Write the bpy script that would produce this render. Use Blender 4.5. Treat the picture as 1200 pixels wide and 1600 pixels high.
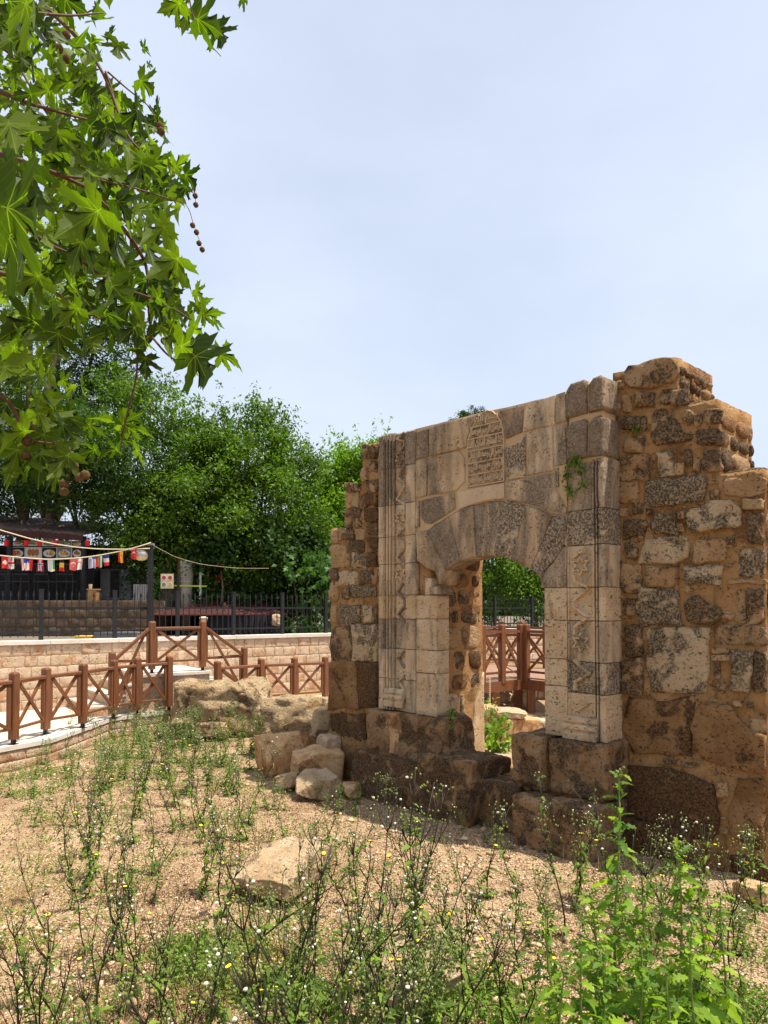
import bpy, math, random
import numpy as np

for _o in list(bpy.data.objects):
    bpy.data.objects.remove(_o)
SC = bpy.context.scene
COL = SC.collection

# ---------------------------------------------------------------- camera, sky, sun, exposure
EYE = 2.1
FPX = 1109.0                      # focal length in pixels of the 1200 x 1600 photograph
PITCH = math.radians(1.5)
HOR = 950.0
SHIFT = (HOR - 800.0 - FPX * math.tan(PITCH)) / 1600.0
cam_d = bpy.data.cameras.new('camera')
cam = bpy.data.objects.new('camera', cam_d)
COL.objects.link(cam)
cam.location = (0, 0, EYE)
cam.rotation_euler = (math.radians(90) + PITCH, 0, 0)
cam_d.sensor_fit = 'VERTICAL'
cam_d.sensor_height = 36.0
cam_d.sensor_width = 27.0
cam_d.lens = FPX / 1600.0 * 36.0
cam_d.shift_y = SHIFT
cam_d.clip_start = 0.05
cam_d.clip_end = 3000
SC.camera = cam

SUN_EL = math.radians(70)
SUN_H = (0.9829, -0.184)           # horizontal direction towards the sun
world = bpy.data.worlds.new('World')
SC.world = world
world.use_nodes = True
wt = world.node_tree
wt.nodes.clear()
w_out = wt.nodes.new('ShaderNodeOutputWorld')
w_bg = wt.nodes.new('ShaderNodeBackground')
w_sky = wt.nodes.new('ShaderNodeTexSky')
w_sky.sky_type = 'NISHITA'
w_sky.sun_disc = False
w_sky.sun_elevation = SUN_EL
w_sky.sun_rotation = math.atan2(SUN_H[0], SUN_H[1])
w_sky.air_density = 1.0
w_sky.dust_density = 4.5
w_sky.ozone_density = 1.5
w_bg.inputs['Strength'].default_value = 0.112
# a thin even veil of high cloud: pale, a little brighter low down
w_tc = wt.nodes.new('ShaderNodeTexCoord')
w_no = wt.nodes.new('ShaderNodeTexNoise')
w_no.inputs['Scale'].default_value = 1.6
w_no.inputs['Detail'].default_value = 6
w_mp = wt.nodes.new('ShaderNodeMapping')
w_mp.inputs['Scale'].default_value = (1, 1, 2.2)
w_rmp = wt.nodes.new('ShaderNodeMapRange')
w_rmp.inputs['From Min'].default_value = 0.3
w_rmp.inputs['From Max'].default_value = 0.75
w_rmp.inputs['To Min'].default_value = 0.50
w_rmp.inputs['To Max'].default_value = 0.88
w_mix = wt.nodes.new('ShaderNodeMix')
w_mix.data_type = 'RGBA'
w_mix.inputs[7].default_value = (5.15, 5.75, 6.85, 1)
wt.links.new(w_tc.outputs['Generated'], w_mp.inputs['Vector'])
wt.links.new(w_mp.outputs[0], w_no.inputs['Vector'])
wt.links.new(w_no.outputs['Fac'], w_rmp.inputs['Value'])
wt.links.new(w_rmp.outputs[0], w_mix.inputs[0])
wt.links.new(w_sky.outputs[0], w_mix.inputs[6])
wt.links.new(w_mix.outputs[2], w_bg.inputs['Color'])
wt.links.new(w_bg.outputs[0], w_out.inputs['Surface'])

sun_d = bpy.data.lights.new('sun', 'SUN')
sun_d.energy = 5.0
sun_d.angle = math.radians(0.5)
sun_d.color = (1.0, 0.93, 0.80)
sun = bpy.data.objects.new('sun', sun_d)
COL.objects.link(sun)
from mathutils import Vector
_sd = Vector((SUN_H[0] * math.cos(SUN_EL), SUN_H[1] * math.cos(SUN_EL), math.sin(SUN_EL)))
sun.rotation_euler = _sd.to_track_quat('Z', 'Y').to_euler()
sun.location = (10, -5, 20)

SC.view_settings.view_transform = 'Standard'
SC.view_settings.look = 'None'
SC.view_settings.exposure = 0.58
SC.view_settings.gamma = 1.0
SC.render.engine = 'CYCLES'
SC.cycles.max_bounces = 7
SC.cycles.transparent_max_bounces = 8

# ---------------------------------------------------------------- picture -> place helpers
_s, _c = math.sin(PITCH), math.cos(PITCH)

def ray(px, py):
    a = (px - 600.0) / FPX
    b = (800.0 + SHIFT * 1600.0 - py) / FPX      # up per unit depth
    # depth 1: right a, forward (0,c,s), up (0,-s,c)
    return np.array([a, _c - b * _s, _s + b * _c])

def T(px, py, Y):
    """point on the ray of a pixel at distance Y in front of the camera"""
    r = ray(px, py)
    return r * (Y / r[1]) + np.array([0, 0, EYE])

def G(px, py, z=0.0):
    """point on the ray of a pixel at height z"""
    r = ray(px, py)
    return r * ((z - EYE) / r[2]) + np.array([0, 0, EYE])

# frame of the gateway: s runs along it (left to right), o sticks out towards the garden
GL = np.array([-0.05, 8.25])
GT = np.array([0.689, -0.7247]); GT /= np.linalg.norm(GT)
GN = np.array([GT[1], -GT[0]])
if GN[1] > 0: GN = -GN

def gp(s, o, z):
    s = np.asarray(s, float); o = np.asarray(o, float); z = np.asarray(z, float)
    s, o, z = np.broadcast_arrays(s, o, z)
    return np.stack([GL[0] + GT[0] * s + GN[0] * o, GL[1] + GT[1] * s + GN[1] * o, z], -1)

def sz(px, py, o=0.0):
    """pixel -> (s, z) on the plane at outset o of the gateway"""
    r = ray(px, py)
    base = GL + GN * o
    # base + GT s = r.xy * k
    A = np.array([[r[0], -GT[0]], [r[1], -GT[1]]])
    k, s = np.linalg.solve(A, base)
    return s, EYE + r[2] * k

# ---------------------------------------------------------------- noise
def _h(ix, iy, iz, seed):
    n = (ix * 374761393 + iy * 668265263 + iz * 1274126177 + seed * 974634777) & 0xffffffff
    n = ((n ^ (n >> 13)) * 1103515245) & 0xffffffff
    n = (n ^ (n >> 16)) & 0xffffffff
    return n / 4294967295.0

def vnoise(p, seed=0):
    p = np.asarray(p, float)
    i = np.floor(p).astype(np.int64); f = p - i
    f = f * f * (3 - 2 * f)
    x, y, z = i[..., 0], i[..., 1], i[..., 2]
    fx, fy, fz = f[..., 0], f[..., 1], f[..., 2]
    r = 0
    for dx in (0, 1):
        for dy in (0, 1):
            for dz in (0, 1):
                w = (fx if dx else 1 - fx) * (fy if dy else 1 - fy) * (fz if dz else 1 - fz)
                r = r + w * _h(x + dx, y + dy, z + dz, seed)
    return r * 2 - 1

def fbm(p, seed=0, oct=3):
    r = 0; a = 1.0; t = 0
    for k in range(oct):
        r = r + a * vnoise(np.asarray(p) * (2 ** k), seed + k * 17); t += a; a *= 0.5
    return r / t

# ---------------------------------------------------------------- mesh helpers
def mesh_np(name, V, F, mat=None, smooth=False, var=None, uv=None, midx=None):
    """V (n,3); F: list of faces or an (m,k) array"""
    me = bpy.data.meshes.new(name)
    V = np.asarray(V, np.float32)
    if isinstance(F, np.ndarray):
        m, k = F.shape
        me.vertices.add(len(V)); me.vertices.foreach_set('co', V.ravel())
        me.loops.add(m * k); me.loops.foreach_set('vertex_index', F.astype(np.int32).ravel())
        me.polygons.add(m)
        me.polygons.foreach_set('loop_start', np.arange(0, m * k, k, dtype=np.int32))
        me.polygons.foreach_set('loop_total', np.full(m, k, np.int32))
        me.update(calc_edges=True)
    else:
        me.from_pydata([tuple(map(float, v)) for v in V], [], F)
        me.update()
    if smooth:
        me.polygons.foreach_set('use_smooth', np.ones(len(me.polygons), bool))
    if var is not None:
        a = me.attributes.new('var', 'FLOAT', 'POINT')
        a.data.foreach_set('value', np.asarray(var, np.float32))
    if uv is not None:
        l = me.uv_layers.new(name='UVMap')
        idx = np.empty(len(me.loops), np.int32); me.loops.foreach_get('vertex_index', idx)
        l.data.foreach_set('uv', np.asarray(uv, np.float32)[idx].ravel())
    if mat is not None:
        for mm in (mat if isinstance(mat, (list, tuple)) else [mat]):
            me.materials.append(mm)
    if midx is not None:
        me.polygons.foreach_set('material_index', np.asarray(midx, np.int32))
    return me

def link(name, me, parent=None, loc=None, rot=None, scale=None):
    o = bpy.data.objects.new(name, me)
    COL.objects.link(o)
    if parent is not None: o.parent = parent
    if loc is not None: o.location = tuple(map(float, loc))
    if rot is not None: o.rotation_euler = rot
    if scale is not None: o.scale = scale
    return o

def tag(o, label=None, cat=None, group=None, kind=None):
    if label: o['label'] = label
    if cat: o['category'] = cat
    if group: o['group'] = group
    if kind: o['kind'] = kind
    return o

def empty(name, loc, label=None, cat=None, group=None, rz=0.0):
    o = bpy.data.objects.new(name, None)
    COL.objects.link(o)
    o.location = tuple(map(float, loc)); o.rotation_euler = (0, 0, rz)
    o.empty_display_size = 0.1
    return tag(o, label, cat, group)

def dup(o, parent=None):
    c = o.copy(); COL.objects.link(c)
    if parent is not None: c.parent = parent
    for ch in o.children: dup(ch, c)
    return c

class MB:
    """collects simple solids in one mesh"""
    def __init__(s): s.V = []; s.F = []; s.n = 0
    def add(s, V, F):
        V = np.asarray(V, float)
        s.V.append(V); s.F += [tuple(int(i) + s.n for i in f) for f in F]; s.n += len(V)
        return s
    def box(s, lo, hi):
        x0, y0, z0 = lo; x1, y1, z1 = hi
        V = [(x0, y0, z0), (x1, y0, z0), (x1, y1, z0), (x0, y1, z0), (x0, y0, z1), (x1, y0, z1), (x1, y1, z1), (x0, y1, z1)]
        return s.add(V, [(0, 3, 2, 1), (4, 5, 6, 7), (0, 1, 5, 4), (1, 2, 6, 5), (2, 3, 7, 6), (3, 0, 4, 7)])
    def beam(s, a, b, w, h, up=(0, 0, 1), ch=0.0):
        """a bar of section w (sideways) x h (up) from a to b"""
        a = np.asarray(a, float); b = np.asarray(b, float)
        d = b - a; d /= np.linalg.norm(d)
        u = np.asarray(up, float)
        if abs(np.dot(u, d)) > 0.95: u = np.array([1.0, 0, 0])
        r = np.cross(d, u); r /= np.linalg.norm(r); u = np.cross(r, d)
        c = min(w, h) * ch
        if c > 0:
            prof = [(-w/2 + c, -h/2), (w/2 - c, -h/2), (w/2, -h/2 + c), (w/2, h/2 - c), (w/2 - c, h/2), (-w/2 + c, h/2), (-w/2, h/2 - c), (-w/2, -h/2 + c)]
        else:
            prof = [(-w/2, -h/2), (w/2, -h/2), (w/2, h/2), (-w/2, h/2)]
        n = len(prof)
        V = [a + r * x + u * y for x, y in prof] + [b + r * x + u * y for x, y in prof]
        F = [tuple(range(n))[::-1], tuple(range(n, 2 * n))] + [(i, (i + 1) % n, n + (i + 1) % n, n + i) for i in range(n)]
        return s.add(V, F)
    def tube(s, pts, rad, n=6, cap=True):
        pts = [np.asarray(p, float) for p in pts]
        if not hasattr(rad, '__len__'): rad = [rad] * len(pts)
        V = []; u0 = None
        for i, p in enumerate(pts):
            d = pts[min(i + 1, len(pts) - 1)] - pts[max(i - 1, 0)]
            d = d / (np.linalg.norm(d) + 1e-9)
            if u0 is None:
                u0 = np.cross(d, (0.31, 0.17, 0.93)); u0 /= np.linalg.norm(u0)
            u0 = u0 - d * np.dot(u0, d); u0 /= (np.linalg.norm(u0) + 1e-9)
            v = np.cross(d, u0)
            for k in range(n):
                a = 2 * math.pi * k / n
                V.append(p + rad[i] * (math.cos(a) * u0 + math.sin(a) * v))
        F = [(i * n + k, i * n + (k + 1) % n, (i + 1) * n + (k + 1) % n, (i + 1) * n + k) for i in range(len(pts) - 1) for k in range(n)]
        if cap: F += [tuple(range(n))[::-1], tuple(range((len(pts) - 1) * n, len(pts) * n))]
        return s.add(V, F)
    def mesh(s, name, mat, smooth=False, uv=None):
        return mesh_np(name, np.concatenate(s.V), s.F, mat, smooth, uv=uv)

# ---------------------------------------------------------------- materials
class NT:
    def __init__(s, name):
        s.m = bpy.data.materials.new(name); s.m.use_nodes = True
        s.t = s.m.node_tree; s.t.nodes.clear()
        s.out = s.t.nodes.new('ShaderNodeOutputMaterial')
    def n(s, typ, ins=None, **kw):
        nd = s.t.nodes.new('ShaderNode' + typ)
        for k, v in kw.items(): setattr(nd, k, v)
        for k, v in (ins or {}).items():
            if isinstance(v, bpy.types.NodeSocket): s.t.links.new(v, nd.inputs[k])
            else: nd.inputs[k].default_value = v
        return nd
    def math(s, op, a, b=0.0, clamp=False):
        nd = s.n('Math', {0: a, 1: b}, operation=op); nd.use_clamp = clamp
        return nd.outputs[0]
    def ramp(s, v, a, b, lo=0.0, hi=1.0):
        return s.n('MapRange', {'Value': v, 'From Min': a, 'From Max': b, 'To Min': lo, 'To Max': hi}).outputs[0]
    def mix(s, f, a, b, bt='MIX'):
        nd = s.n('Mix', data_type='RGBA', blend_type=bt)
        for k, v in ((0, f), (6, a), (7, b)):
            if isinstance(v, bpy.types.NodeSocket): s.t.links.new(v, nd.inputs[k])
            elif isinstance(v, tuple): nd.inputs[k].default_value = (*v[:3], 1)
            else: nd.inputs[k].default_value = v
        return nd.outputs[2]
    def noise(s, vec, sc, det=4, rough=0.6, dist=0.0):
        return s.n('TexNoise', {'Vector': vec, 'Scale': sc, 'Detail': det, 'Roughness': rough, 'Distortion': dist}).outputs['Fac']
    def coords(s, rnd=True):
        p = s.n('NewGeometry').outputs['Position']
        if rnd:
            r = s.n('ObjectInfo').outputs['Random']
            k = s.n('VectorMath', {0: (7.3, 3.1, 5.7), 'Scale': r}, operation='SCALE').outputs[0]
            p = s.n('VectorMath', {0: p, 1: k}, operation='ADD').outputs[0]
        return p
    def done(s, col, rough=0.9, bump=None, bs=0.3, bd=0.01, spec=0.3, **kw):
        b = s.n('BsdfPrincipled', {'Roughness': rough, 'Specular IOR Level': spec})
        if isinstance(col, tuple): b.inputs['Base Color'].default_value = (*col[:3], 1)
        else: s.t.links.new(col, b.inputs['Base Color'])
        for k, v in kw.items():
            b.inputs[k.replace('_', ' ')].default_value = v
        if bump is not None:
            bn = s.n('Bump', {'Height': bump, 'Strength': bs, 'Distance': bd})
            s.t.links.new(bn.outputs[0], b.inputs['Normal'])
        s.t.links.new(b.outputs[0], s.out.inputs['Surface'])
        return s.m

def stone_mat(name, base, base2, patina, amount=0.5, scale=2.2, speck=0.5, pits=0.4, rnd=True, jit=0.25, bd=0.012, streak=False, orange=0.0, soft=0.07):
    n = NT(name)
    p = n.coords(rnd)
    rv = n.n('ObjectInfo').outputs['Random']
    a = n.noise(p, 3.1, 6)
    col = n.mix(n.ramp(a, 0.35, 0.65), base, base2)
    if orange:
        o = n.noise(p, 5.0, 5, 0.65, 0.4)
        col = n.mix(n.math('MULTIPLY', n.ramp(n.math('ADD', o, n.math('MULTIPLY', n.math('SUBTRACT', rv, 0.5), 0.12)), 0.52, 0.66), orange), col, (0.40, 0.16, 0.06))
    # pale fresh flecks
    f = n.noise(p, 34.0, 5, 0.7)
    col = n.mix(n.ramp(f, 0.55, 0.75, 0, 0.45), col, tuple(min(1, c * 1.5) for c in base))
    # dark crust of lichen and weathering
    pv = p
    if streak:
        pv = n.n('Mapping', {'Vector': p, 'Scale': (1.3, 1.3, 0.30)}).outputs[0]
    b = n.noise(pv, scale, 8, 0.62, 0.5)
    thr = n.math('ADD', 0.72 - 0.36 * amount, n.math('MULTIPLY', n.math('SUBTRACT', 0.5, rv), jit * 0.8))
    mk = n.n('MapRange', {'Value': b, 'From Min': thr, 'From Max': n.math('ADD', thr, soft)}).outputs[0]
    c = n.noise(p, 55.0, 4, 0.75)
    brk = n.ramp(c, 0.40, 0.56, 1.0 - speck, 1.0)
    mk = n.math('MULTIPLY', mk, brk, True)
    pat2 = n.mix(n.ramp(n.noise(p, 11.0, 5), 0.35, 0.65), patina, tuple(c_ * 1.7 for c_ in patina))
    col = n.mix(n.math('MULTIPLY', mk, 0.93), col, pat2)
    # pits
    vv = n.noise(n.n('Mapping', {'Vector': p, 'Scale': (1, 1, 1.4)}).outputs[0], 38.0, 2.5, 0.6, 0.8)
    pm = n.math('MULTIPLY', n.ramp(vv, 0.60, 0.66), n.ramp(n.noise(p, 6.0, 3), 0.66 - 0.4 * pits, 0.74 - 0.4 * pits), True)
    col = n.mix(n.math('MULTIPLY', pm, 0.8), col, tuple(c_ * 0.22 for c_ in base))
    hgt = n.math('ADD', n.math('MULTIPLY', n.noise(p, 9.0, 8, 0.7), 0.9), n.math('MULTIPLY', n.noise(p, 80.0, 4, 0.7), 0.30))
    hgt = n.math('ADD', hgt, n.math('MULTIPLY', n.noise(p, 26.0, 6, 0.75, 0.5), 0.8))
    hgt = n.math('SUBTRACT', hgt, n.math('MULTIPLY', pm, 0.7))
    return n.done(col, 0.95, hgt, 1.0, bd * 2.2, 0.15)

def plain_mat(name, col, rough=0.6, var=0.25, sc=6.0, bump=0.0, metallic=0.0, spec=0.3, rnd=False):
    n = NT(name)
    p = n.coords(rnd)
    a = n.noise(p, sc, 5)
    c = n.mix(n.ramp(a, 0.3, 0.7), tuple(x * (1 - var) for x in col), tuple(min(1, x * (1 + var)) for x in col))
    return n.done(c, rough, n.noise(p, sc * 8, 4) if bump else None, 0.6, bump or 0.01, spec, Metallic=metallic)

def leaf_mat(name, c1, c2, trans=0.5, gloss=0.35, veins=False, objrand=False, yellow=None, tcol=(1.3, 1.5, 0.35)):
    n = NT(name)
    at = n.n('Attribute', attribute_name='var').outputs['Fac']
    if veins or objrand:
        at = n.math('ADD', at, n.n('ObjectInfo').outputs['Random'])
        at = n.math('POWER', n.math('FRACT', at), 1.9)
    p = n.coords(False)
    x = n.math('ADD', n.math('MULTIPLY', at, 0.75), n.math('MULTIPLY', n.noise(p, 18.0, 3), 0.25))
    col = n.mix(x, c1, c2)
    if yellow: col = n.mix(n.ramp(at, 0.965, 0.98), col, yellow)
    if veins:
        uv = n.n('UVMap').outputs[0]
        sp = n.n('SeparateXYZ', {0: uv})
        ax = n.math('ABSOLUTE', n.math('SUBTRACT', sp.outputs[0], 0.5)); ay = n.math('SUBTRACT', sp.outputs[1], 0.1)
        ds = []
        for deg in (0, 40, 82):
            cs, sn = math.cos(math.radians(deg)), math.sin(math.radians(deg))
            ds.append(n.math('ABSOLUTE', n.math('SUBTRACT', n.math('MULTIPLY', ax, cs), n.math('MULTIPLY', ay, sn))))
        d = n.math('MINIMUM', n.math('MINIMUM', ds[0], ds[1]), ds[2])
        # finer side veins
        sv = n.math('FRACT', n.math('ADD', n.math('MULTIPLY', ax, 6.0), n.math('MULTIPLY', ay, -9.0)))
        sv = n.ramp(n.math('ABSOLUTE', n.math('SUBTRACT', sv, 0.5)), 0.0, 0.06, 0.35, 0)
        vm = n.math('MAXIMUM', n.ramp(d, 0.002, 0.010, 0.5, 0), n.math('MULTIPLY', sv, 0.35))
        col = n.mix(vm, col, tuple(min(1, a * 1.9 + 0.05) for a in c2))
    tc = n.mix(1.0, col, tcol, 'MULTIPLY')
    b = n.n('BsdfPrincipled', {'Roughness': gloss + 0.12, 'Specular IOR Level': 0.22, 'Base Color': col})
    t = n.n('BsdfTranslucent', {'Color': tc})
    m = n.n('MixShader', {0: trans, 1: b.outputs[0], 2: t.outputs[0]})
    n.t.links.new(m.outputs[0], n.out.inputs['Surface'])
    return n.m

def wood_mat(name, col, sc=1.0):
    n = NT(name)
    p = n.coords(True)
    m = n.n('Mapping', {'Vector': p, 'Scale': (30 * sc, 30 * sc, 3 * sc)}).outputs[0]
    a = n.noise(m, 1.0, 5, 0.6, 0.6)
    rv = n.n('ObjectInfo').outputs['Random']
    c = n.mix(n.ramp(a, 0.3, 0.7), tuple(x * 0.62 for x in col), tuple(x * 1.25 for x in col))
    c = n.mix(n.ramp(n.noise(p, 2.5, 4), 0.45, 0.75, 0, 0.45), c, tuple(x * 0.5 + 0.06 for x in col))
    c = n.mix(n.math('MULTIPLY', rv, 0.3), c, tuple(x * 0.6 for x in col))
    return n.done(c, 0.55, a, 0.4, 0.004, 0.35)

M = {}
M['portal'] = stone_mat('weathered carved limestone', (0.55, 0.39, 0.235), (0.66, 0.51, 0.345), (0.105, 0.082, 0.064), 0.98, 4.2, 0.42, 0.50, False, 0.25, 0.008, streak=True, soft=0.20)
M['portal_clean'] = stone_mat('clean replaced limestone', (0.50, 0.34, 0.19), (0.63, 0.47, 0.31), (0.14, 0.115, 0.09), 0.45, 2.2, 0.7, 0.85, False, 0.15, 0.006, streak=True)
M['voussoir'] = stone_mat('grey stained arch stone', (0.48, 0.32, 0.18), (0.60, 0.44, 0.28), (0.100, 0.080, 0.064), 1.12, 3.6, 0.40, 0.50, False, 0.25, 0.008, streak=True, soft=0.20)
M['pitted'] = stone_mat('lichen pitted stone', (0.52, 0.38, 0.24), (0.62, 0.48, 0.33), (0.07, 0.058, 0.048), 0.90, 3.4, 0.9, 0.9, False, 0.10, 0.012)
M['panel'] = stone_mat('inscribed slab stone', (0.50, 0.37, 0.24), (0.56, 0.43, 0.29), (0.13, 0.10, 0.08), 0.30, 3.0, 0.5, 0.2, False, 0.1, 0.003)
M['panel_field'] = stone_mat('dirt and shade toned inscription ground', (0.36, 0.25, 0.15), (0.42, 0.30, 0.19), (0.07, 0.052, 0.04), 0.75, 9.0, 0.5, 0.3, False, 0.1, 0.003)  # dirt, plus the recess shade behind the letters put into the colour
M['d'] = stone_mat('dark lichened fieldstone', (0.34, 0.205, 0.10), (0.50, 0.33, 0.18), (0.028, 0.022, 0.017), 0.90, 6.0, 0.65, 0.8, True, 0.35, 0.018)
M['g'] = stone_mat('grey brown fieldstone', (0.38, 0.23, 0.11), (0.52, 0.35, 0.19), (0.040, 0.030, 0.022), 0.60, 6.0, 0.65, 0.8, True, 0.45, 0.016, orange=0.3)
M['b'] = stone_mat('buff fieldstone with dark crust', (0.54, 0.38, 0.22), (0.62, 0.47, 0.30), (0.035, 0.028, 0.022), 0.88, 4.6, 0.75, 0.8, True, 0.30, 0.018)
M['r'] = stone_mat('rust brown travertine', (0.25, 0.125, 0.048), (0.42, 0.24, 0.11), (0.045, 0.027, 0.016), 0.80, 5.0, 0.6, 0.9, True, 0.40, 0.020, orange=0.6)
M['plinth'] = stone_mat('dark stained plinth stone', (0.34, 0.19, 0.085), (0.52, 0.34, 0.19), (0.050, 0.034, 0.023), 0.72, 4.2, 0.6, 0.9, False, 0.25, 0.028, orange=0.5)
M['mortar'] = stone_mat('ochre mud mortar', (0.38, 0.20, 0.075), (0.50, 0.30, 0.14), (0.14, 0.072, 0.032), 0.55, 2.6, 0.5, 0.5, False, 0.0, 0.016)
M['mortar_pale'] = stone_mat('pale lime mortar', (0.50, 0.34, 0.19), (0.57, 0.41, 0.25), (0.25, 0.15, 0.08), 0.2, 2.0, 0.3, 0.1, False, 0.0, 0.006)
M['rock'] = stone_mat('pale loose limestone rock', (0.54, 0.38, 0.22), (0.66, 0.50, 0.33), (0.16, 0.10, 0.055), 0.30, 4.0, 0.5, 0.55, True, 0.2, 0.02, orange=0.35)
M['rock_orange'] = stone_mat('orange loose limestone rock', (0.58, 0.33, 0.15), (0.70, 0.47, 0.26), (0.16, 0.08, 0.035), 0.45, 4.0, 0.4, 0.4, True, 0.2, 0.014, orange=0.6)
M['boulder'] = stone_mat('rough brown boulder', (0.50, 0.33, 0.17), (0.66, 0.50, 0.31), (0.085, 0.055, 0.033), 0.62, 5.0, 0.5, 0.8, True, 0.1, 0.035, orange=0.2)
M['block'] = stone_mat('pink cream wall block', (0.54, 0.39, 0.26), (0.62, 0.48, 0.35), (0.34, 0.19, 0.11), 0.22, 5.0, 0.5, 0.5, True, 0.5, 0.012, orange=0.7)
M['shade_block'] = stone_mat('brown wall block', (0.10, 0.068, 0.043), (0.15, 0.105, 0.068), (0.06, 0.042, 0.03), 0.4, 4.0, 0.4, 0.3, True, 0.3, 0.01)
M['coping'] = stone_mat('pale marble coping', (0.60, 0.54, 0.47), (0.66, 0.61, 0.55), (0.35, 0.30, 0.25), 0.15, 4.0, 0.3, 0.1, False, 0.1, 0.003)
M['paving'] = stone_mat('pale paving', (0.56, 0.47, 0.36), (0.62, 0.53, 0.42), (0.36, 0.28, 0.2), 0.2, 3.0, 0.3, 0.1, True, 0.1, 0.003)
M['wood'] = wood_mat('brown stained timber', (0.20, 0.072, 0.026))
M['deckwood'] = wood_mat('walked deck timber', (0.36, 0.22, 0.15))
M['iron'] = plain_mat('black painted iron', (0.012, 0.012, 0.015), 0.5, 0.3, 9.0, spec=0.4)

# ================================================================ THE GATEWAY
rng = np.random.default_rng(7)

def smooth_poly(P, k=1):
    P = np.asarray(P, float)
    for _ in range(k):
        Q = np.roll(P, -1, 0)
        P = np.stack([P * 0.8 + Q * 0.2, P * 0.2 + Q * 0.8], 1).reshape(-1, 2)
    return P

def resample(P, n):
    P = np.asarray(P, float); Q = np.vstack([P, P[:1]])
    L = np.r_[0, np.cumsum(np.linalg.norm(np.diff(Q, axis=0), axis=1))]
    t = np.linspace(0, L[-1], n, endpoint=False)
    return np.stack([np.interp(t, L, Q[:, 0]), np.interp(t, L, Q[:, 1])], -1)

def densify(P, step, noise=0.0, seed=0):
    """keeps the corners of an outline, adds points between them"""
    P = np.asarray(P, float); out = []
    for i in range(len(P)):
        a, b = P[i], P[(i + 1) % len(P)]
        k = max(1, int(round(np.linalg.norm(b - a) / step)))
        for j in range(k): out.append(a + (b - a) * j / k)
    out = np.array(out)
    if noise:
        q = np.c_[out / (step * 1.5), np.full(len(out), seed * 3.3)]
        out = out + noise * np.stack([vnoise(q, seed), vnoise(q, seed + 5)], -1)
    return out

def ccw(P):
    P = np.asarray(P, float)
    a = np.sum(P[:, 0] * np.roll(P[:, 1], -1) - np.roll(P[:, 0], -1) * P[:, 1])
    return P if a > 0 else P[::-1]

def relief(P, proj, depth, out, bev=0.012, dome=0.0, rough=0.0, seed=0, fr=0):
    """a stone whose outline P lies in a wall face: sides, bevelled edge, uneven face.
       proj maps (u, v, outset) to world; returns vertices and faces"""
    P = ccw(P); n = len(P); c = P.mean(0)
    d = c - P; L = np.linalg.norm(d, axis=1, keepdims=True)
    def inset(k): return P + d / L * np.minimum(k, L * 0.6)
    rings = [(P, out - depth), (P, out - bev * 0.9), (inset(bev * 0.45), out - bev * 0.25), (inset(bev * 1.1), out)]
    for f in (0.30, 0.62):
        rings.append((P + d * f + (inset(bev * 1.1) - P) * (1 - f), out + dome * (1 - (1 - f) ** 2)))
    V = []
    for k, (R, o) in enumerate(rings):
        ov = np.full(n, float(o))
        if k >= 2 and rough:
            q = np.c_[R * 7.0, np.full(n, seed * 1.7)]
            ov = ov + rough * fbm(q, seed, 3) * (0.6 if k == 2 else 1.0)
        V.append(proj(R[:, 0], R[:, 1], ov))
    q = np.array([[c[0] * 7, c[1] * 7, seed * 1.7]])
    V.append(proj(c[0], c[1], out + dome + rough * fbm(q, seed, 3)[0]).reshape(1, 3))
    m = len(rings)
    F = [tuple(i for i in (k * n + j, k * n + (j + 1) % n, (k + 1) * n + (j + 1) % n, (k + 1) * n + j)) for k in range(m - 1) for j in range(n)]
    F += [((m - 1) * n + j, (m - 1) * n + (j + 1) % n, m * n) for j in range(n)]
    return np.concatenate(V), F

def add_relief(name, P, proj, depth, out, mat, parent, label=None, **kw):
    V, F = relief(P, proj, depth, out, **kw)
    o = link(name, mesh_np(name, V, F, M[mat] if isinstance(mat, str) else mat, smooth=False), parent)
    me = o.data
    me.polygons.foreach_set('use_smooth', np.ones(len(me.polygons), bool))
    if label: o['label'] = label
    return o

gate = empty('ruined_gateway', (0, 0, 0), 'ruined stone gateway with carved portal, arched doorway and stepped rubble walls', 'gateway')
gate.location = (float(gp(1.4, 0, 0)[0]), float(gp(1.4, 0, 0)[1]), 0)
GO = np.array(gate.location)

def gproj(u, v, o):
    return gp(u, o, v) - GO

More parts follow.
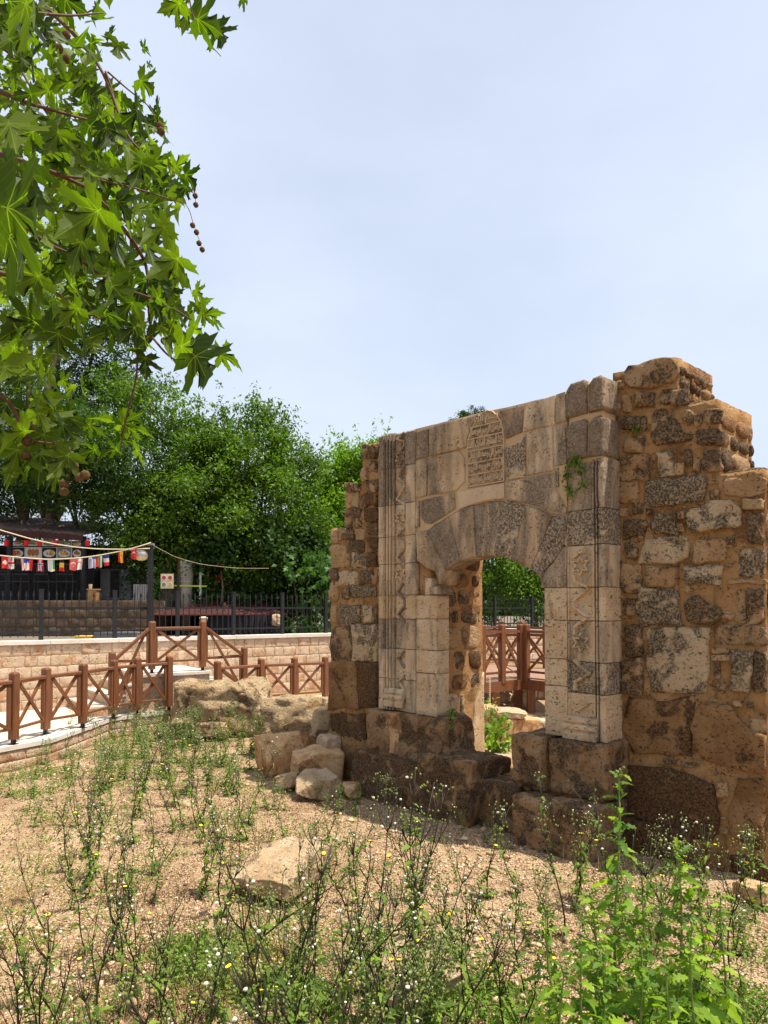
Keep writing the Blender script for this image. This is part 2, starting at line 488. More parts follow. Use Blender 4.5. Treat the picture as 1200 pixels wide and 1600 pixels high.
def rough_box(name, s0, s1, o0, o1, z0, z1, mat, parent, amp=0.012, step=0.07, seed=3, top=None, round_top=0.0):
    """a mortar body with an uneven skin; top(s) may lower its crest"""
    ns, no, nz = [max(1, int(round(abs(a) / step))) for a in (s1 - s0, o1 - o0, z1 - z0)]
    V = []; F = []; idx = {}
    def vid(i, j, k):
        key = (i, j, k)
        if key not in idx:
            idx[key] = len(V)
            s = s0 + (s1 - s0) * i / ns; o = o0 + (o1 - o0) * j / no
            zt = z1 if top is None else top(s)
            z = z0 + (zt - z0) * k / nz
            V.append((s, o, z))
        return idx[key]
    def quads(axis, side):
        A = {0: (no, nz), 1: (ns, nz), 2: (ns, no)}[axis]
        for a in range(A[0]):
            for b in range(A[1]):
                def vv(x, y):
                    if axis == 0: return vid(side * ns, x, y)
                    if axis == 1: return vid(x, side * no, y)
                    return vid(x, y, side * nz)
                f = [vv(a, b), vv(a + 1, b), vv(a + 1, b + 1), vv(a, b + 1)]
                F.append(tuple(f))
    for ax in (0, 1, 2):
        for sd in (0, 1): quads(ax, sd)
    V = np.array(V)
    q = V * 6.0
    D = np.stack([fbm(q, seed, 4), fbm(q, seed + 31, 4), fbm(q, seed + 57, 4)], -1) * amp
    V = V + D
    W = gp(V[:, 0], V[:, 1], V[:, 2]) - GO
    me = mesh_np(name, W, F, M[mat], smooth=True)
    import bmesh
    bm = bmesh.new(); bm.from_mesh(me); bmesh.ops.recalc_face_normals(bm, faces=bm.faces); bm.to_mesh(me); bm.free()
    return link(name, me, parent)

RO = -0.28          # face of the rubble wall right of the portal, behind the carved face
LO = -0.16          # face of the rubble wall left of it
BACK = -1.02

# heights of the steps in the rubble walls, read from the picture
def pz(px, py, o): return sz(px, py, o)
s_r0 = pz(970, 900, RO)[0]
sA, zA = pz(1057, 556, RO); sB, zB = pz(1121, 623, RO); sC, zC = pz(1193, 731, RO)
s1_, z1_ = pz(567, 697, LO); s2_, z2_ = pz(540, 757, LO); s3_, z3_ = pz(518, 829, LO)

core = empty('rubble_wall', (0, 0, 0)); core.parent = gate
def crest(z, amp=0.03, k=3.0, ph=0.0):
    return lambda s: z + amp * float(vnoise(np.array([[s * k + ph, 0.3, 0.7]]), 9)[0])

rough_box('mortar', 2.80, sA, BACK, RO, 0.0, zA, 'mortar', core, 0.014, top=crest(zA - 0.01))
rough_box('mortar', sA - 0.05, sB, BACK - 0.005, RO - 0.002, 0.0, zB, 'mortar', core, 0.014, seed=4, top=crest(zB))
rough_box('mortar', sB - 0.05, sC, BACK - 0.01, RO + 0.002, 0.0, zC, 'mortar', core, 0.014, seed=5, top=crest(zC))
rough_box('mortar', s1_, 0.05, BACK, LO, 0.0, z1_, 'mortar', core, 0.014, seed=6, top=crest(z1_, 0.015))
rough_box('mortar', s2_, s1_ + 0.03, BACK - 0.005, LO - 0.002, 0.0, z2_, 'mortar', core, 0.014, seed=7, top=crest(z2_))
rough_box('mortar', s3_, s2_ + 0.03, BACK - 0.01, LO + 0.002, 0.0, z3_, 'mortar', core, 0.014, seed=8, top=crest(z3_))
# the wall behind the carved face, with the wider rear opening
JL, JR = 0.70, 2.44
OPZ = 2.92
ZT = 4.10
rough_box('mortar', 0.02, JL, BACK - 0.003, -0.20, 0.0, ZT - 0.06, 'mortar', core, 0.012, seed=3)
rough_box('mortar', JR, 2.83, BACK - 0.003, -0.29, 0.0, ZT - 0.03, 'mortar', core, 0.012, seed=3)
rough_box('mortar', JL - 0.02, JR + 0.02, BACK + 0.02, -0.24, OPZ, ZT - 0.05, 'mortar', core, 0.02, seed=12)

# ---- fieldstones, traced on the wall face in picture pixels: (crop origin, crop scale, list)
C2 = (840, 540, 0.3); C4 = (840, 920, 0.3); C1 = (500, 540, 0.3); C3 = (500, 860, 0.3)
right_stones = [
 (C2, 'd', [(455,122),(560,92),(722,50),(728,185),(640,215),(560,225),(470,212)]),
 (C2, 'g', (442,262,492,345)), (C2, 'g', (512,246,612,320)), (C2, 'd', (648,225,785,305)),
 (C2, 'd', [(605,345),(660,328),(720,380),(760,450),(812,462),(800,500),(680,512),(610,520),(590,460)]),
 (C2, 'd', (440,366,572,440)), (C2, 'd', (455,476,552,556)), (C2, 'b', (630,556,714,676)),
 (C2, 'g', (438,572,596,702)), (C2, 'g', (770,546,806,626)), (C2, 'g', (818,590,850,655)), (C2, 'd', (866,552,958,656)),
 (C2, 'd', (874,330,962,402)), (C2, 'd', (838,440,962,520)), (C2, 'g', (818,360,852,414)), (C2, 'g', (776,344,812,400)),
 (C2, 'b', [(562,720),(600,700),(700,688),(860,674),(882,700),(868,805),(780,822),(610,838),(566,820)]),
 (C2, 'g', (428,722,532,822)), (C2, 'g', (495,826,546,872)), (C2, 'g', (438,852,470,886)), (C2, 'g', (574,852,600,880)),
 (C2, 'g', [(966,700),(1080,682),(1186,684),(1186,765),(1080,792),(975,780)]), (C2, 'g', (1075,800,1176,852)),
 (C2, 'b', [(778,860),(850,845),(900,810),(1010,808),(1062,850),(1062,935),(900,960),(812,972),(785,930)]),
 (C2, 'b', (604,868,728,982)), (C2, 'd', (450,908,566,1005)), (C2, 'g', (736,868,768,900)), (C2, 'g', (734,928,765,966)),
 (C2, 'b', [(560,1010),(640,1000),(770,988),(798,1030),(785,1100),(720,1140),(600,1130),(528,1140)]),
 (C2, 'g', (820,1000,980,1126)), (C2, 'g', (1098,880,1172,1030)), (C2, 'b', (1058,1060,1182,1196)),
 (C2, 'd', (455,1020,520,1112)), (C2, 'g', (442,1140,540,1282)), (C2, 'g', (574,1154,728,1256)), (C2, 'b', (764,1150,962,1242)),
 (C2, 'g', (1000,1220,1186,1240)), (C2, 'g', (992,1000,1024,1026)), (C2, 'g', (720,620,765,670)), (C2,'g',(905,755,945,800)),
 (C4, 'b', (528,0,752,186)), (C4, 'g', [(775,60),(830,30),(900,80),(962,110),(950,185),(800,186),(772,150)]), (C4, 'd', (458,50,518,130)),
 (C4, 'g', (1035,8,1088,176)), (C4, 'g', (1092,0,1184,180)), (C4, 'd', (935,195,1188,292)), (C4, 'd', (460,195,548,350)),
 (C4, 'b', [(572,208),(760,200),(892,202),(896,430),(880,545),(600,535),(578,420)]), (C4, 'g', (915,310,1000,336)), (C4, 'g', (915,345,1000,376)),
 (C4, 'g', (925,386,955,466)), (C4, 'g', (943,480,978,526)), (C4, 'b', (1005,320,1120,530)), (C4, 'd', (1124,330,1190,530)),
 (C4, 'g', (453,365,556,542)), (C4, 'r', (470,560,802,882)),
 (C4, 'r', [(850,592),(1010,610),(1070,690),(1188,770),(1188,958),(1050,940),(860,882),(805,720)]),
 (C4, 'g', (1110,680,1188,752)), (C4, 'g', (650,894,720,912)), (C4, 'g', (762,908,822,930)), (C4, 'g', (1030,585,1065,612)), (C4, 'g', (1095,590,1125,618)),
 (C4, 'r', [(470,925),(700,935),(920,1020),(950,1180),(930,1310),(800,1290),(600,1240),(480,1150)]),
 (C4, 'r', [(1050,990),(1186,985),(1186,1370),(1010,1280),(998,1150)]), (C4, 'g', (942,1010,992,1080)),
 (C4, 'r', (600,1300,985,1560)), (C4, 'r', (1010,1390,1180,1560)), (C4, 'r', (440,1170,585,1500)),
]
left_stones = [
 (C1, 'd', (226,522,300,595)), (C1, 'd', (256,602,304,660)), (C1, 'g', (224,640,250,700)), (C1, 'g', (246,696,304,760)), (C1, 'r', (244,770,304,836)),
 (C1, 'g', (136,716,166,756)), (C1, 'd', (172,716,216,756)), (C1, 'g', (136,768,206,846)), (C1, 'g', (216,780,240,840)), (C1, 'r', (240,846,304,916)),
 (C1, 'g', (166,846,216,896)), (C1, 'd', (176,900,220,946)), (C1, 'd', (137,880,170,950)), (C1, 'g', (246,922,304,986)), (C1, 'g', (62,972,96,1030)),
 (C1, 'g', (106,962,186,1016)), (C1, 'g', (190,956,240,1010)), (C1, 'g', (57,1040,142,1156)), (C1, 'd', (150,1016,236,1076)), (C1, 'r', (242,1000,304,1076)),
 (C1, 'g', (144,1086,162,1150)), (C1, 'b', (166,1080,250,1156)), (C1, 'r', (252,1090,304,1150)), (C1, 'g', (58,1166,96,1216)), (C1, 'b', (104,1174,206,1252)),
 (C1, 'g', (210,1172,274,1240)), (C1, 'g', (277,1195,304,1240)), (C1, 'g', (58,1230,100,1330)), (C1, 'g', (110,1260,160,1316)), (C1, 'b', (165,1250,296,1312)),
 (C3, 'g', (62,290,90,372)), (C3, 'b', (95,280,212,374)), (C3, 'b', (230,290,274,376)), (C3, 'g', (278,290,304,372)), (C3, 'd', (62,400,170,572)),
 (C3, 'b', (176,380,302,576)), (C3, 'b', (130,376,170,392)), (C3, 'r', (62,582,200,822)), (C3, 'r', (205,580,306,826)), (C3, 'r', (62,850,112,1100)), (C3, 'r', (116,850,250,1100)),
]
def traced(lst, o, seed0, zmin=-0.15):
    for i, (cr, t, g) in enumerate(lst):
        if isinstance(g, tuple):
            x0, y0, x1, y1 = g; r = random.Random(seed0 + i)
            j = lambda a: r.uniform(-a, a)
            w, h = x1 - x0, y1 - y0; m = min(w, h) * 0.10
            g = [(x0 + j(m), y0 + j(m)), ((x0 + x1) / 2 + j(m), y0 + j(m)), (x1 + j(m), y0 + j(m)), (x1 + j(m), (y0 + y1) / 2 + j(m)), (x1 + j(m), y1 + j(m)), ((x0 + x1) / 2, y1 + j(m)), (x0 + j(m), y1 + j(m)), (x0 + j(m), (y0 + y1) / 2)]
        P = np.array([sz(cr[0] + cr[2] * x, cr[1] + cr[2] * y, o) for x, y in g])
        P[:, 1] = np.maximum(P[:, 1], zmin)
        if t in 'dg': P = smooth_poly(P, 1)
        size = np.sqrt(np.ptp(P[:, 0]) * np.ptp(P[:, 1]))
        c_ = P.mean(0); P = c_ + (P - c_) * (1 + 0.010 / max(size, 0.05))
        n = 24 if size < 0.2 else 40
        P = densify(P, max(size / 7, 0.02)); n = len(P)
        q = np.c_[P / 0.05, np.full(n, i * 2.1)]
        P = P + np.stack([fbm(q, i, 3), fbm(q, i + 50, 3)], -1) * min(0.022, size * 0.11)
        add_relief('stone', P, gproj, 0.05, o + 0.016 + 0.026 * random.Random(i).random(), t, core, bev=min(0.016, size * 0.11), dome=size * 0.02, rough=0.030 if size > 0.15 else 0.014, seed=i + seed0)
traced(right_stones, RO, 100)
traced(left_stones, LO, 300)

# small chinking stones pressed into the mortar of both rubble walls
def occupied(lst, o):
    B = []
    for cr, t, g in lst:
        if isinstance(g, tuple): g = [(g[0], g[1]), (g[2], g[3]), (g[2], g[1]), (g[0], g[3])]
        P = np.array([sz(cr[0] + cr[2] * x, cr[1] + cr[2] * y, o) for x, y in g])
        B.append((P[:, 0].min(), P[:, 0].max(), P[:, 1].min(), P[:, 1].max()))
    return np.array(B)
def chinks(lst, o, s0, s1, topf, n, seed):
    B = occupied(lst, o); r = random.Random(seed); k = 0; tries = 0; mb = MB()
    while k < n and tries < 6000:
        tries += 1
        s = r.uniform(s0, s1); z = r.uniform(0.1, topf(s)); a = r.uniform(0.008, 0.03)
        if np.any((s > B[:, 0] - a) & (s < B[:, 1] + a) & (z > B[:, 2] - a) & (z < B[:, 3] + a)): continue
        m = 9; ang = np.linspace(0, 2 * math.pi, m, endpoint=False)
        rr = a * (1 + 0.3 * np.array([r.uniform(-1, 1) for _ in range(m)]))
        P = np.stack([s + rr * np.cos(ang) * r.uniform(1, 1.9), z + rr * np.sin(ang) * r.uniform(0.5, 1)], -1)
        V, F = relief(P, gproj, 0.03, o + r.uniform(0.012, 0.024), bev=a * 0.4, dome=a * 0.2, rough=0.004, seed=k)
        mb.add(V, F); k += 1
    c = link('chinking', mb.mesh('chinking', M['g'], True), core); c['kind'] = 'stuff'
def topr(s): return zA - 0.1 if s < sA else (zB - 0.1 if s < sB else zC - 0.1)
def topl(s): return z3_ - 0.1 if s < s2_ else (z2_ - 0.1 if s < s1_ else z1_ - 0.1)
chinks(right_stones, RO, s_r0 - 0.2, sC - 0.04, topr, 170, 5)
chinks(left_stones, LO, s3_ + 0.03, 0.0, topl, 60, 6)

# generic courses of fieldstone for faces the picture shows obliquely
def courses(proj, u0, u1, v0, v1, h, seed, mats, wr=(1.0, 2.2), gap=0.03, out=0.02, name='stone', parent=None, rough=0.012, rnd=True):
    r = random.Random(seed); v = v0; k = 0
    while v < v1 - 0.04:
        hh = min(h * r.uniform(0.7, 1.3), v1 - v)
        u = u0
        while u < u1 - 0.04:
            w = min(hh * r.uniform(*wr), u1 - u)
            if u1 - (u + w) < 0.07: w = u1 - u
            g = gap * r.uniform(0.6, 1.5)
            a, b, c, d = u + g / 2, u + w - g / 2, v + g / 2, v + hh - g / 2
            if b - a > 0.03 and d - c > 0.03:
                m = min(b - a, d - c) * 0.12; j = lambda: r.uniform(-m, m)
                P = np.array([(a + j(), c + j()), (b + j(), c + j()), (b + j(), d + j()), (a + j(), d + j())])
                P = resample(smooth_poly(smooth_poly(P) if rnd else P), 20)
                q = np.c_[P / 0.06, np.full(20, k * 1.3 + seed)]
                P = P + np.stack([fbm(q, k, 2), fbm(q, k + 9, 2)], -1) * 0.007
                add_relief(name, P, proj, 0.05, out + r.uniform(0, 0.02), r.choice(mats), parent, bev=0.02, dome=0.008, rough=rough, seed=seed + k)
            k += 1; u += w
        v += hh
# end faces of the three steps (they look along the wall, towards the garden's right)
def endproj(s_at):
    def f(u, v, o):          # u runs from the garden face backwards
        u, v, o = np.broadcast_arrays(np.asarray(u, float), np.asarray(v, float), np.asarray(o, float))
        return gp(s_at + o, RO - u, v) - GO
    return f
TH = RO - BACK
courses(endproj(sA), 0.03, TH, zB + 0.03, zA - 0.07, 0.16, 21, 'gdr', parent=core)
courses(endproj(sB), 0.03, TH, zC + 0.03, zB - 0.06, 0.15, 22, 'gdrd', parent=core)
courses(endproj(sC), 0.03, TH, 0.05, zC - 0.05, 0.24, 23, 'gdbr', parent=core)
# capping of thin rusty stones on the steps
def cap(s0, s1, z, seed):
    def f(u, v, o):
        u, v, o = np.broadcast_arrays(np.asarray(u, float), np.asarray(v, float), np.asarray(o, float))
        return gp(u, RO - v, z + o) - GO
    courses(f, s0, s1, 0.0, TH, 0.26, seed, 'rdg', parent=core, out=0.012)
cap(sA - 0.5, sA + 0.01, zA - 0.01, 31); cap(sA, sB + 0.01, zB - 0.01, 32); cap(sB, sC + 0.01, zC - 0.01, 33)
cap(s1_, 0.0, z1_ - 0.01, 34); cap(s2_, s1_, z2_ - 0.01, 35); cap(s3_, s2_, z3_ - 0.01, 36)
# reveal of the doorway on the left
def revproj(u, v, o):
    u, v, o = np.broadcast_arrays(np.asarray(u, float), np.asarray(v, float), np.asarray(o, float))
    return gp(JL + o, -0.2 - u, v) - GO
courses(revproj, 0.0, 0.80, 1.15, OPZ, 0.24, 41, 'drrgd', wr=(0.9, 1.9), gap=0.035, parent=core, rough=0.03, out=0.0, rnd=False)
courses(revproj, 0.0, 0.50, 0.45, 1.15, 0.30, 42, 'rdb', wr=(0.8, 1.4), gap=0.05, parent=core)
add_relief('stone', densify([(0.52, 0.35), (0.82, 0.35), (0.82, 1.35), (0.66, 1.0)], 0.08, 0.01, 3), revproj, 0.06, 0.025, 'portal_clean', core, bev=0.012, rough=0.006)

# ---- the carved portal
portal = empty('carved_portal', (0, 0, 0)); portal.parent = gate
def top_at(s):
    z = 4.10 + 0.012 * math.sin(s * 9) + 0.02 * float(vnoise(np.array([[s * 6, 1.1, 0.2]]), 3)[0])
    return z
Lprof = [(0.0, -0.30), (0.0, 0.015), (0.075, 0.018), (0.080, 0.0), (0.092, 0.004), (0.098, -0.055), (0.116, -0.055), (0.122, 0.012), (0.142, 0.014), (0.147, -0.055),
         (0.160, -0.055), (0.165, 0.008), (0.180, 0.008), (0.184, -0.060), (0.204, -0.060), (0.208, -0.004), (0.222, -0.004), (0.226, -0.050),
         (0.240, -0.050), (0.248, -0.026), (0.420, -0.026), (0.428, 0.004), (0.572, 0.004), (0.580, -0.012), (0.580, -0.30)]
Rprof = [(2.485, -0.30), (2.485, -0.01), (2.492, 0.0), (2.500, -0.004), (2.508, -0.022), (2.735, -0.022), (2.742, -0.004), (2.758, -0.004), (2.762, -0.060), (2.776, -0.060), (2.780, 0.004),
         (2.790, 0.004), (2.794, -0.060), (2.807, -0.060), (2.810, 0.006), (2.822, 0.010), (2.828, 0.014), (2.858, 0.012), (2.866, 0.0), (2.866, -0.32)]
def profile_block(prof, z0, z1, mat, seed, topz=None, parent=portal, damage=0.0):
    P = np.array(prof); nz = max(2, int((z1 - z0) / 0.035)); r = random.Random(seed)
    b = 0.004
    zs = np.r_[z0, z0 + b, np.linspace(z0 + b, z1 - b, nz)[1:-1], z1 - b, z1]
    V = []
    n = len(P)
    for i, z in enumerate(zs):
        ed = 0.004 if i in (0, len(zs) - 1) else 0.0
        o = P[:, 1] - ed * (P[:, 1] > -0.25)
        s = P[:, 0].copy()
        q = np.c_[s * 9, np.full(n, z * 5), np.full(n, seed * 0.0)]
        wear = fbm(q, 11, 4)
        o = o + np.where(P[:, 1] > -0.25, wear * 0.006, 0)
        if damage:
            k = np.clip(fbm(np.c_[s * 5, np.full(n, z * 5), np.full(n, 3.1)], 77, 3) * 3 - 0.6, 0, 1)
            o = np.where(P[:, 1] > -0.25, o * (1 - k * damage) - 0.03 * k * damage, o)
        zz = np.full(n, z)
        if topz is not None and i == len(zs) - 1: zz = np.array([topz(a) for a in s])
        if topz is not None and i == len(zs) - 2: zz = np.array([topz(a) - 0.02 for a in s]); o = o - 0.0
        if topz is not None and i == len(zs) - 1: o = np.where(P[:, 1] > -0.25, o - 0.02, o)
        V.append(gp(s, o, zz) - GO)
    V = np.concatenate(V)
    F = [(k * n + j, k * n + j + 1, (k + 1) * n + j + 1, (k + 1) * n + j) for k in range(len(zs) - 1) for j in range(n - 1)]
    F += [(k * n + n - 1, k * n, (k + 1) * n, (k + 1) * n + n - 1) for k in range(len(zs) - 1)]
    F += [tuple(range(n)), tuple(range((len(zs) - 1) * n, len(zs) * n))[::-1]]
    me = mesh_np('pilaster_block', V, F, M[mat])
    return link('pilaster_block', me, parent)
zj = lambda px, py: sz(px, py, 0.0)[1]
LZ = [zj(600, 1108), zj(620, 1061), zj(620, 1014), zj(620, 967), zj(620, 930), zj(620, 881), zj(620, 838), zj(620, 788), zj(620, 730), ZT]
RZ = [zj(945, 1161), zj(905, 1083), zj(905, 1034), zj(905, 970), zj(905, 918), zj(905, 852), zj(905, 797), zj(905, 720), zj(905, 652), ZT + 0.05]
G2 = 0.003
for i in range(len(LZ) - 1):
    profile_block(Lprof, LZ[i] + G2, LZ[i + 1] - G2, ('portal_clean' if i == 3 else 'portal'), i, top_at if i == len(LZ) - 2 else None)
rm = ['portal_clean', 'pitted', 'portal', 'portal_clean', 'portal', 'pitted', 'portal', 'portal', 'portal']
def rtop(s): return ZT + 0.05 + 0.015 * math.sin(s * 23)
for i in range(len(RZ) - 1):
    if i >= 7:   # the two upper blocks have lost their carving and are split and rounded
        for a, b in ((2.487, 2.70), (2.715, 2.862)):
            t = RZ[i + 1] - (0.02 if i == 7 else 0.0)
            P = densify([(a, RZ[i] + 0.02), (b, RZ[i] + 0.02), (b, t - 0.03), (b - 0.03, t), (a + 0.05, t - 0.005), (a, t - 0.06)], 0.05, 0.006, i)
            add_relief('pilaster_block', P, gproj, 0.30, 0.012, 'voussoir', portal, bev=0.025, dome=0.008, rough=0.012, seed=i * 3 + int(a * 10))
    else:
        profile_block(Rprof, RZ[i] + G2, RZ[i + 1] - G2, rm[i], 40 + i, None, damage=0.9 if i == 6 else 0.0)
rough_box('mortar', 2.50, 2.85, -0.25, -0.02, RZ[7] - 0.02, ZT + 0.02, 'mortar_pale', portal, 0.006, 0.05)

# carved zigzag ribbon with stars
def bar_strip(pts, w, o0, o1, mb, closed=False):
    pts = [np.array(p, float) for p in pts]
    for i in range(len(pts) - (0 if closed else 1)):
        a, b = pts[i], pts[(i + 1) % len(pts)]
        d = b - a; L = np.linalg.norm(d); d /= L; nn = np.array([-d[1], d[0]])
        a2, b2 = a - d * w * 0.3, b + d * w * 0.3
        q = [a2 - nn * w / 2, b2 - nn * w / 2, b2 + nn * w / 2, a2 + nn * w / 2]
        q2 = [a2 - nn * w * 0.28, b2 - nn * w * 0.28, b2 + nn * w * 0.28, a2 + nn * w * 0.28]
        V = [gproj(p[0], p[1], o0).ravel() for p in q] + [gproj(p[0], p[1], o1 + 0.0007 * (i % 2)).ravel() for p in q2]
        mb.add(V, [(0, 1, 5, 4), (1, 2, 6, 5), (2, 3, 7, 6), (3, 0, 4, 7), (4, 5, 6, 7)])
def star(c, r, mb, o0, o1, n=6):
    P = []
    for k in range(2 * n):
        a = math.pi * k / n + math.pi / 2; rr = r if k % 2 == 0 else r * 0.5
        P.append((c[0] + rr * math.cos(a), c[1] + rr * math.sin(a)))
    bar_strip(P, 0.018, o0, o1, mb, True)
def zigzag(s0, s1, stops, mat, name='zigzag_relief'):
    for st in stops:
        mb = MB()
        if st[0] == 'z': bar_strip([(s0 + (s1 - s0) * u, z) for u, z in st[1]], 0.030, -0.028, 0.010, mb)
        else: star((s0 + (s1 - s0) * 0.5, st[1]), 0.085, mb, -0.028, 0.006)
        link('star_relief' if st[0] == 's' else name, mb.mesh(name, M[mat]), portal)
a, b = 0.27, 0.41
Z = lambda y: zj(628, y)
zigzag(a, b, [
 ('z', [(0.9, Z(677)), (0.15, Z(684)), (0.95, Z(691)), (0.95, Z(698)), (0.6, Z(702))]), ('s', Z(713)),
 ('z', [(0.95, Z(728)), (0.2, Z(744)), (0.95, Z(754)), (0.95, Z(762)), (0.1, Z(779)), (0.95, Z(788)), (0.95, Z(802))]), ('s', Z(808)),
 ('z', [(0.95, Z(825)), (0.1, Z(837)), (0.95, Z(848)), (0.9, Z(858)), (0.1, Z(871)), (0.9, Z(882))]), ('s', Z(896)),
 ('z', [(0.7, Z(912)), (0.15, Z(925)), (0.95, Z(938)), (0.95, Z(947)), (0.2, Z(960)), (0.95, Z(972))]),
 ('z', [(0.8, Z(1018)), (0.2, Z(1029)), (0.85, Z(1042))]), ('z', [(0.9, Z(1056)), (0.35, Z(1064))]), ('z', [(0.5, Z(1069)), (0.95, Z(1080))])], 'portal')
a, b = 2.54, 2.70
Z = lambda y: zj(906, y)
zigzag(a, b, [
 ('z', [(0.6, Z(862)), (0.1, Z(870))]), ('s', Z(884)), ('z', [(0.1, Z(900)), (0.15, Z(908)), (0.9, Z(917))]),
 ('z', [(0.95, Z(921)), (0.1, Z(938)), (0.1, Z(948)), (0.95, Z(964)), (0.15, Z(979)), (0.1, Z(990))]), ('s', Z(1004)),
 ('z', [(0.1, Z(1033)), (1.0, Z(1052)), (0.1, Z(1066)), (0.1, Z(1077))]), ('z', [(0.85, Z(1100)), (0.3, Z(1110))])], 'portal_clean')
# moulded bases of the two pilasters
def base_mould(s0, s1, z0, mat, tilt=0.0):
    prof = [(0.05, 0.0), (0.055, 0.055), (0.035, 0.075), (0.035, 0.085), (0.06, 0.095), (0.06, 0.125), (0.03, 0.14), (0.03, 0.15), (0.045, 0.155), (0.045, 0.185), (0.015, 0.20), (-0.025, 0.205)]
    V = []
    ss = np.linspace(s0, s1, 7)
    for s in ss:
        for o, z in prof: V.append(gproj(s, z0 + z, o + 0.003 * math.sin(s * 60)).ravel())
    n = len(prof)
    F = [(i * n + j, i * n + j + 1, (i + 1) * n + j + 1, (i + 1) * n + j) for i in range(len(ss) - 1) for j in range(n - 1)]
    F += [tuple(range(n)) , tuple(range((len(ss) - 1) * n, len(ss) * n))[::-1]]
    return link('base_moulding', mesh_np('base_moulding', V, F, M[mat]), portal)
base_mould(2.46, 2.80, RZ[0] + 0.0, 'portal_clean')
base_mould(0.12, 0.42, LZ[0] + 0.05, 'portal')

# jamb stones and imposts
def dressed(s0, s1, o0, o1, z0, z1, mat, name='jamb_stone', seed=0, amp=0.004, parent=portal):
    P = densify([(s0, z0), (s1, z0), (s1, z1), (s0, z1)], 0.06, amp, seed)
    return add_relief(name, P, gproj, o1 - o0, o1, mat, parent, bev=0.006, rough=0.004, seed=seed)
jz = [0.93, zj(665, 1052), zj(665, 1016), zj(665, 967), zj(665, 930)]
jm = ['portal_clean', 'portal_clean', 'portal_clean', 'portal_clean']
for i in range(4):
    dressed(0.584, 0.889, -0.20, -0.003, jz[i] + G2, jz[i + 1] - G2, jm[i], seed=i)
dressed(0.80, 0.91, -0.24, 0.02, jz[4] + G2, zj(680, 917), 'portal', 'impost', 9)
dressed(0.71, 0.805, -0.2, -0.01, jz[4] + 0.004, zj(672, 903), 'portal_clean', 'filling_stone', 10)
rough_box('mortar', 0.58, 0.76, -0.22, -0.05, jz[4], zj(655, 870), 'mortar', portal, 0.01, 0.05)
jz2 = [0.93, zj(866, 1071), zj(866, 1029), zj(866, 969), zj(866, 918), zj(866, 880)]
for i in range(4):
    dressed(2.241, 2.481, -0.27, -0.002, jz2[i] + G2, jz2[i + 1] - G2, 'portal_clean' if i < 4 else 'portal', seed=20 + i)

# voussoirs and the blocks above them, traced from the picture
C6 = (640, 640, 1 / 4.615)
def tp(pts, o=0.0): return np.array([sz(C6[0] + x * C6[2], C6[1] + y * C6[2], o) for x, y in pts])
ext = [(125,880),(200,822),(285,768),(370,722),(460,690),(560,665),(665,655),(755,662),(840,690),(935,720),(1030,765)]
itr = [(262,1158),(300,1130),(370,1092),(425,1075),(480,1065),(545,1058),(610,1052),(672,1060),(735,1086),(800,1115),(872,1152)]
def V_(i, j):
    return [ext[k] for k in range(i, j + 1)] + [itr[k] for k in range(j, i - 1, -1)]
vs = [([(46,878),(125,866),(125,885),(262,1162),(228,1262),(215,1270),(205,1180),(120,1140),(52,1085)], 'voussoir'),
      (V_(0, 2), 'voussoir'), (V_(2, 4), 'voussoir'), (V_(4, 6), 'portal'), (V_(6, 8), 'pitted'), (V_(8, 10), 'voussoir'),
      ([(1030,765),(1118,762),(1130,850),(1108,985),(1040,1090),(960,1178),(946,1250),(940,1210),(872,1152)], 'pitted')]
for i, (P, m) in enumerate(vs):
    Q = tp(P); c = Q.mean(0); Q = c + (Q - c) * (1 - 0.003 / np.linalg.norm(Q - c, axis=1, keepdims=True))
    add_relief('voussoir', densify(Q, 0.05, 0.003, i), gproj, 0.26, 0.004 * (i % 3), m, portal, bev=0.005, rough=0.014, seed=60 + i)
# soffit lining behind the voussoir faces, lit warm from the ground
blocks = [
 ([(45,165),(134,130),(134,340),(45,365)], 'voussoir'),
 ([(140,128),(260,95),(380,60),(498,28),(455,110),(418,200),(412,268),(360,288),(140,336)], 'voussoir'),
 ([(46,372),(124,345),(124,620),(46,640)], 'portal'),
 ([(131,343),(350,290),(396,345),(398,520),(330,588),(131,622)], 'voussoir'),
 ([(78,652),(322,596),(328,712),(240,775),(150,828),(104,820),(78,780)], 'voussoir'),
 ([(45,660),(70,655),(70,845),(45,856)], 'portal'),
 ([(345,592),(520,556),(683,527),(683,640),(560,655),(460,682),(350,718)], 'panel'),
 ([(642,5),(820,-38),(808,165),(695,208),(690,140),(668,70)], 'voussoir'),
 ([(826,-40),(940,-75),(1048,-108),(1048,108),(815,163)], 'portal'),
 ([(1054,-110),(1122,-132),(1128,85),(1054,105)], 'portal'),
 ([(692,272),(760,250),(834,175),(836,488),(692,508)], 'pitted'),
 ([(842,160),(1010,122),(1030,120),(1032,440),(845,478)], 'portal'),
 ([(1037,115),(1124,96),(1128,390),(1037,412)], 'portal'),
 ([(690,522),(1034,452),(1052,570),(1134,720),(1130,748),(1042,758),(935,708),(840,678),(755,652),(690,644)], 'portal'),
 ([(947,1262),(962,1180),(1042,1092),(1110,988),(1133,985),(1133,1283),(947,1288)], 'portal'),
 ([(1042,425),(1070,418),(1075,560),(1058,560)], 'pitted'),
]
for i, (P, m) in enumerate(blocks):
    Q = tp(P); c = Q.mean(0); Q = c + (Q - c) * (1 - 0.004 / np.linalg.norm(Q - c, axis=1, keepdims=True))
    Q[:, 1] = np.minimum(Q[:, 1], ZT + 0.02)
    add_relief('spandrel_block', densify(Q, 0.06, 0.003, i), gproj, 0.26, 0.003 * ((i * 7) % 4) - 0.003, m, portal, bev=0.005, rough=0.012, seed=80 + i)
